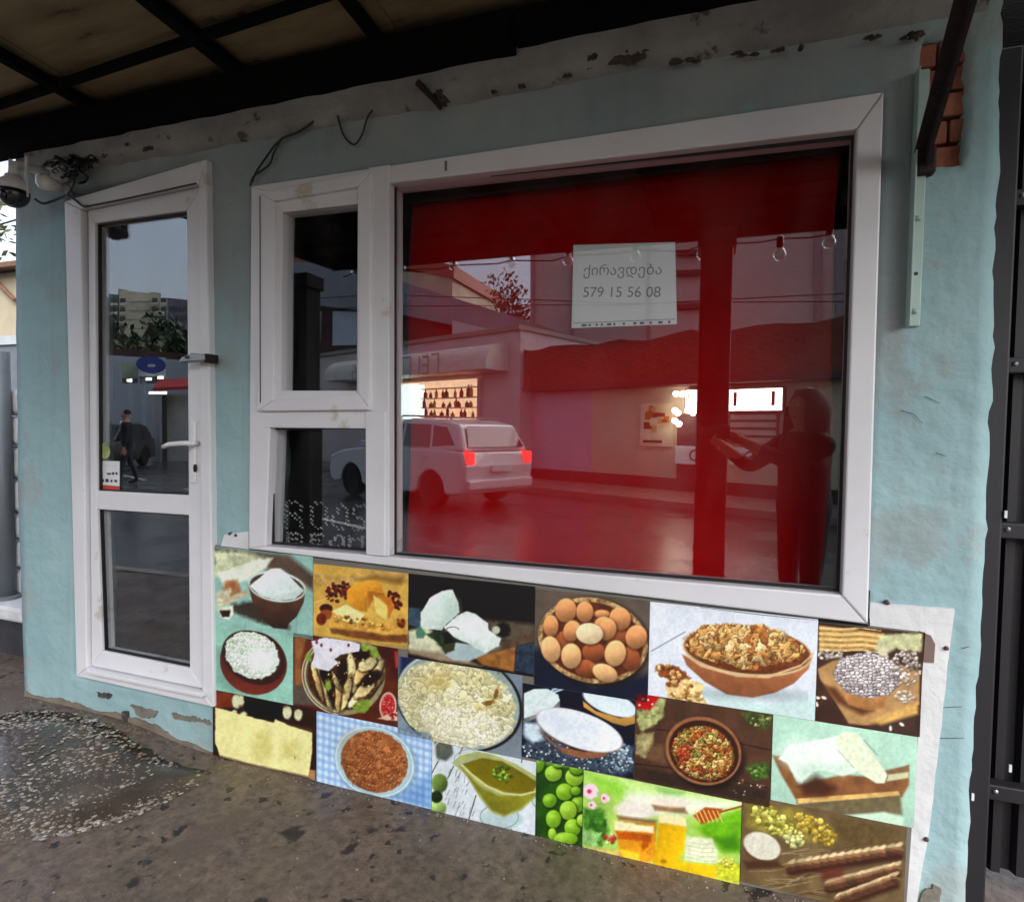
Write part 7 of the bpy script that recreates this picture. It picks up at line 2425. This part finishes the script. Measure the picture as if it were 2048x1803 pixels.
def person(label, loc, rz, h, top, legs, hair, rw, lw, stride, group=None, grip=False, elbow_out=0.16, hood=False):
    """figure facing local +y; rw / lw are the wrists in local metres"""
    t = thing('person', label, 'person', loc, group, rz)
    k = h / 1.72
    J, E_, Rr = {}, [], {}
    def j(n, p, r_, frm=None):
        J[n] = Vector(p)
        Rr[n] = r_
        if frm:
            E_.append((frm, n))
    j('pelvis', (0, 0, 0.94 * k), (0.175 * k, 0.135 * k))
    j('waist', (0, 0.0, 1.08 * k), (0.175 * k, 0.14 * k), 'pelvis')
    j('chest', (0, 0.01, 1.28 * k), (0.19 * k, 0.145 * k), 'waist')
    j('collar', (0, 0.0, 1.42 * k), (0.11 * k, 0.085 * k), 'chest')
    j('neck', (0, 0.015, 1.49 * k), 0.054 * k, 'collar')
    j('jaw', (0, 0.035, 1.56 * k), (0.062 * k, 0.072 * k), 'neck')
    j('face', (0, 0.03, 1.63 * k), (0.076 * k, 0.092 * k), 'jaw')
    j('crown', (0, 0.018, 1.70 * k), (0.066 * k, 0.082 * k), 'face')
    j('nose', (0, 0.125 * k, 1.605 * k), 0.012 * k, 'face')
    for s_, w, nm in ((1, Vector(rw), 'r'), (-1, Vector(lw), 'l')):
        sh = Vector((s_ * 0.185 * k, 0, 1.39 * k))
        j(nm + 'sh', sh, 0.075 * k, 'collar')
        md = (sh + w) / 2
        d = (w - sh)
        ln = d.length
        reach = 0.27 * k
        drop = math.sqrt(max(0.0, reach * reach - (ln / 2) ** 2))
        el = md + Vector((s_ * elbow_out * drop / reach, 0.0, -drop))
        j(nm + 'el', el, 0.058 * k, nm + 'sh')
        j(nm + 'wr', w, 0.036 * k, nm + 'el')
        f = (w - el).normalized()
        side = Vector((-s_, 0, 0)) if not grip else Vector((-s_, 0, 0))
        pal = w + f * 0.05 * k
        j(nm + 'pa', pal, (0.036 * k, 0.018 * k), nm + 'wr')
        up_ = f.cross(side).normalized()
        kn = w + f * 0.085 * k
        for q in range(4):
            off = up_ * (0.027 - 0.018 * q) * k
            a = kn + off
            ln_ = (0.040, 0.046, 0.042, 0.032)[q] * k
            j('%sf%d' % (nm, q), a, 0.0095 * k, nm + 'pa')
            bnd = a + (f * 0.75 + side * 0.55).normalized() * ln_
            j('%sg%d' % (nm, q), bnd, 0.0085 * k, '%sf%d' % (nm, q))
            j('%sh%d' % (nm, q), bnd + (f * 0.2 + side).normalized() * ln_ * 0.7, 0.0075 * k, '%sg%d' % (nm, q))
        th = w + f * 0.035 * k + up_ * 0.035 * k + side * 0.015
        j(nm + 't0', th, 0.011 * k, nm + 'pa')
        j(nm + 't1', th + (f * 0.5 + up_ * 0.4 + side * 0.7).normalized() * 0.045 * k, 0.009 * k, nm + 't0')
    for s_, nm in ((1, 'R'), (-1, 'L')):
        j(nm + 'hip', (s_ * 0.09 * k, 0, 0.88 * k), 0.098 * k, 'pelvis')
        j(nm + 'kn', (s_ * 0.10 * k, s_ * stride * 0.5 + 0.02, 0.49 * k), 0.062 * k, nm + 'hip')
        j(nm + 'ca', (s_ * 0.10 * k, s_ * stride * 0.8 - 0.01, 0.32 * k), 0.056 * k, nm + 'kn')
        j(nm + 'an', (s_ * 0.10 * k, s_ * stride - 0.02, 0.085 * k), 0.042 * k, nm + 'ca')
        j(nm + 'to', (s_ * 0.115 * k, s_ * stride + 0.16, 0.035 * k), 0.036 * k, nm + 'an')
    m = body_mat('clothing ' + label[:20], top, legs, 1.47 * k, 0.92 * k, [tuple(J['rpa']), tuple(J['lpa'])])
    skin_body('body', J, E_, Rr, m, t)
    # hair
    b = MB()
    hc = J['crown'] + Vector((0, -0.02 * k, -0.035 * k))
    prof = [(0.086 * k * math.cos(a), 0.094 * k * math.sin(a)) for a in [R(-8 + 98 * i / 8) for i in range(9)]]
    b.lathe([(max(r_, 0.004), z) for r_, z in prof], hc, n=18)
    o = b.build('hair', mat('dark hair', (34, 26, 24), rough=0.7), None, smooth=True)
    o.parent = t
    for s_ in (-1, 1):
        e = MB().lathe([(0.004 * k, -0.006 * k), (0.011 * k, -0.002 * k), (0.011 * k, 0.002 * k), (0.004 * k, 0.006 * k)], (s_ * 0.032 * k, 0.118 * k, 1.64 * k), n=10).build('eye', mat('eye white', (220, 216, 210), rough=0.2), None, smooth=True)
        e.parent = t
        ea = MB().lathe([(0.004 * k, -0.03 * k), (0.016 * k, -0.015 * k), (0.02 * k, 0.01 * k), (0.008 * k, 0.03 * k)], (s_ * 0.082 * k, 0.02 * k, 1.61 * k), n=8).build('ear', mat('skin', (190, 140, 116), rough=0.6), None, smooth=True)
        ea.parent = t
    mo = MB().tube([(-0.022 * k, 0.108 * k, 1.565 * k), (0, 0.118 * k, 1.562 * k), (0.022 * k, 0.108 * k, 1.565 * k)], 0.005 * k, 6).build('mouth', mat('lips', (150, 84, 78), rough=0.5), None)
    mo.parent = t
    if hood:
        # hood drawn over the head, open towards the face
        v, f = [], []
        n1, n2 = 20, 9
        for i in range(n2):
            u = i / (n2 - 1)
            for q in range(n1):
                w = math.pi / 2 + R(38) + (2 * math.pi - 2 * R(38)) * q / (n1 - 1)
                rr = (0.150 - 0.018 * u - 0.085 * max(0, u - 0.6) ** 1.3 * 2.2) * k
                rr *= 1 + 0.05 * math.sin(5 * w + 7 * u)
                v.append((rr * 0.92 * math.cos(w), rr * math.sin(w) - 0.01 * k, (1.40 + 0.345 * u) * k))
        for i in range(n2 - 1):
            for q in range(n1 - 1):
                f.append((i * n1 + q, i * n1 + q + 1, (i + 1) * n1 + q + 1, (i + 1) * n1 + q))
        f.append(tuple((n2 - 1) * n1 + q for q in range(n1)))
        b = MB()
        b.add(v, f)
        o = b.build('hood', mat('dark hood cloth', (22, 18, 20), rough=0.9), None, smooth=True)
        o.parent = t
        sd = o.modifiers.new('thickness', 'SOLIDIFY')
        sd.thickness = 0.008
    return t

# the one taking the picture, holding the phone out to the left
PLOC = Vector((0.52, -2.08, 0.0))
yaw_p = R(48)
def to_local(p):
    d = Vector(p) - PLOC
    return Vector((d.x * math.cos(-yaw_p) - d.y * math.sin(-yaw_p), d.x * math.sin(-yaw_p) + d.y * math.cos(-yaw_p), d.z))
person('person in dark clothes mirrored in the big pane holding up a phone', PLOC, yaw_p, 1.60, (20, 16, 18), (20, 18, 22), (30, 24, 22),
       to_local((0.19, -1.95, 1.29)), to_local((0.05, -1.99, 1.27)), 0.03, grip=True, elbow_out=0.05, hood=True)
ph = thing('phone', 'black phone held up by the person mirrored in the big pane', 'phone', (0.0, -1.90, 1.36))
MB().box(-0.085, 0.085, -1.908, -1.898, 1.318, 1.398).build('case', M_BLACK, ph, bevel=0.004)
MB().box(-0.080, 0.080, -1.911, -1.9085, 1.322, 1.394).build('screen', mat('phone screen', (40, 44, 50), rough=0.1), ph)
MB().lathe([(0.008, 0.0), (0.008, 0.004), (0.005, 0.005)], (0.0, -1.898, 1.36), n=12, axis='y').build('lens', mat('camera lens', (30, 26, 44)), ph)
# someone walking off down the street
p = bp(252, 900, 17)
person('person in a dark coat walking away mirrored in the upper door pane', (p.x, p.y, -0.13), R(35), 1.78, (26, 28, 38), (36, 38, 48), (30, 24, 22), (0.26, 0.1, 0.85), (-0.26, -0.05, 0.85), 0.18)
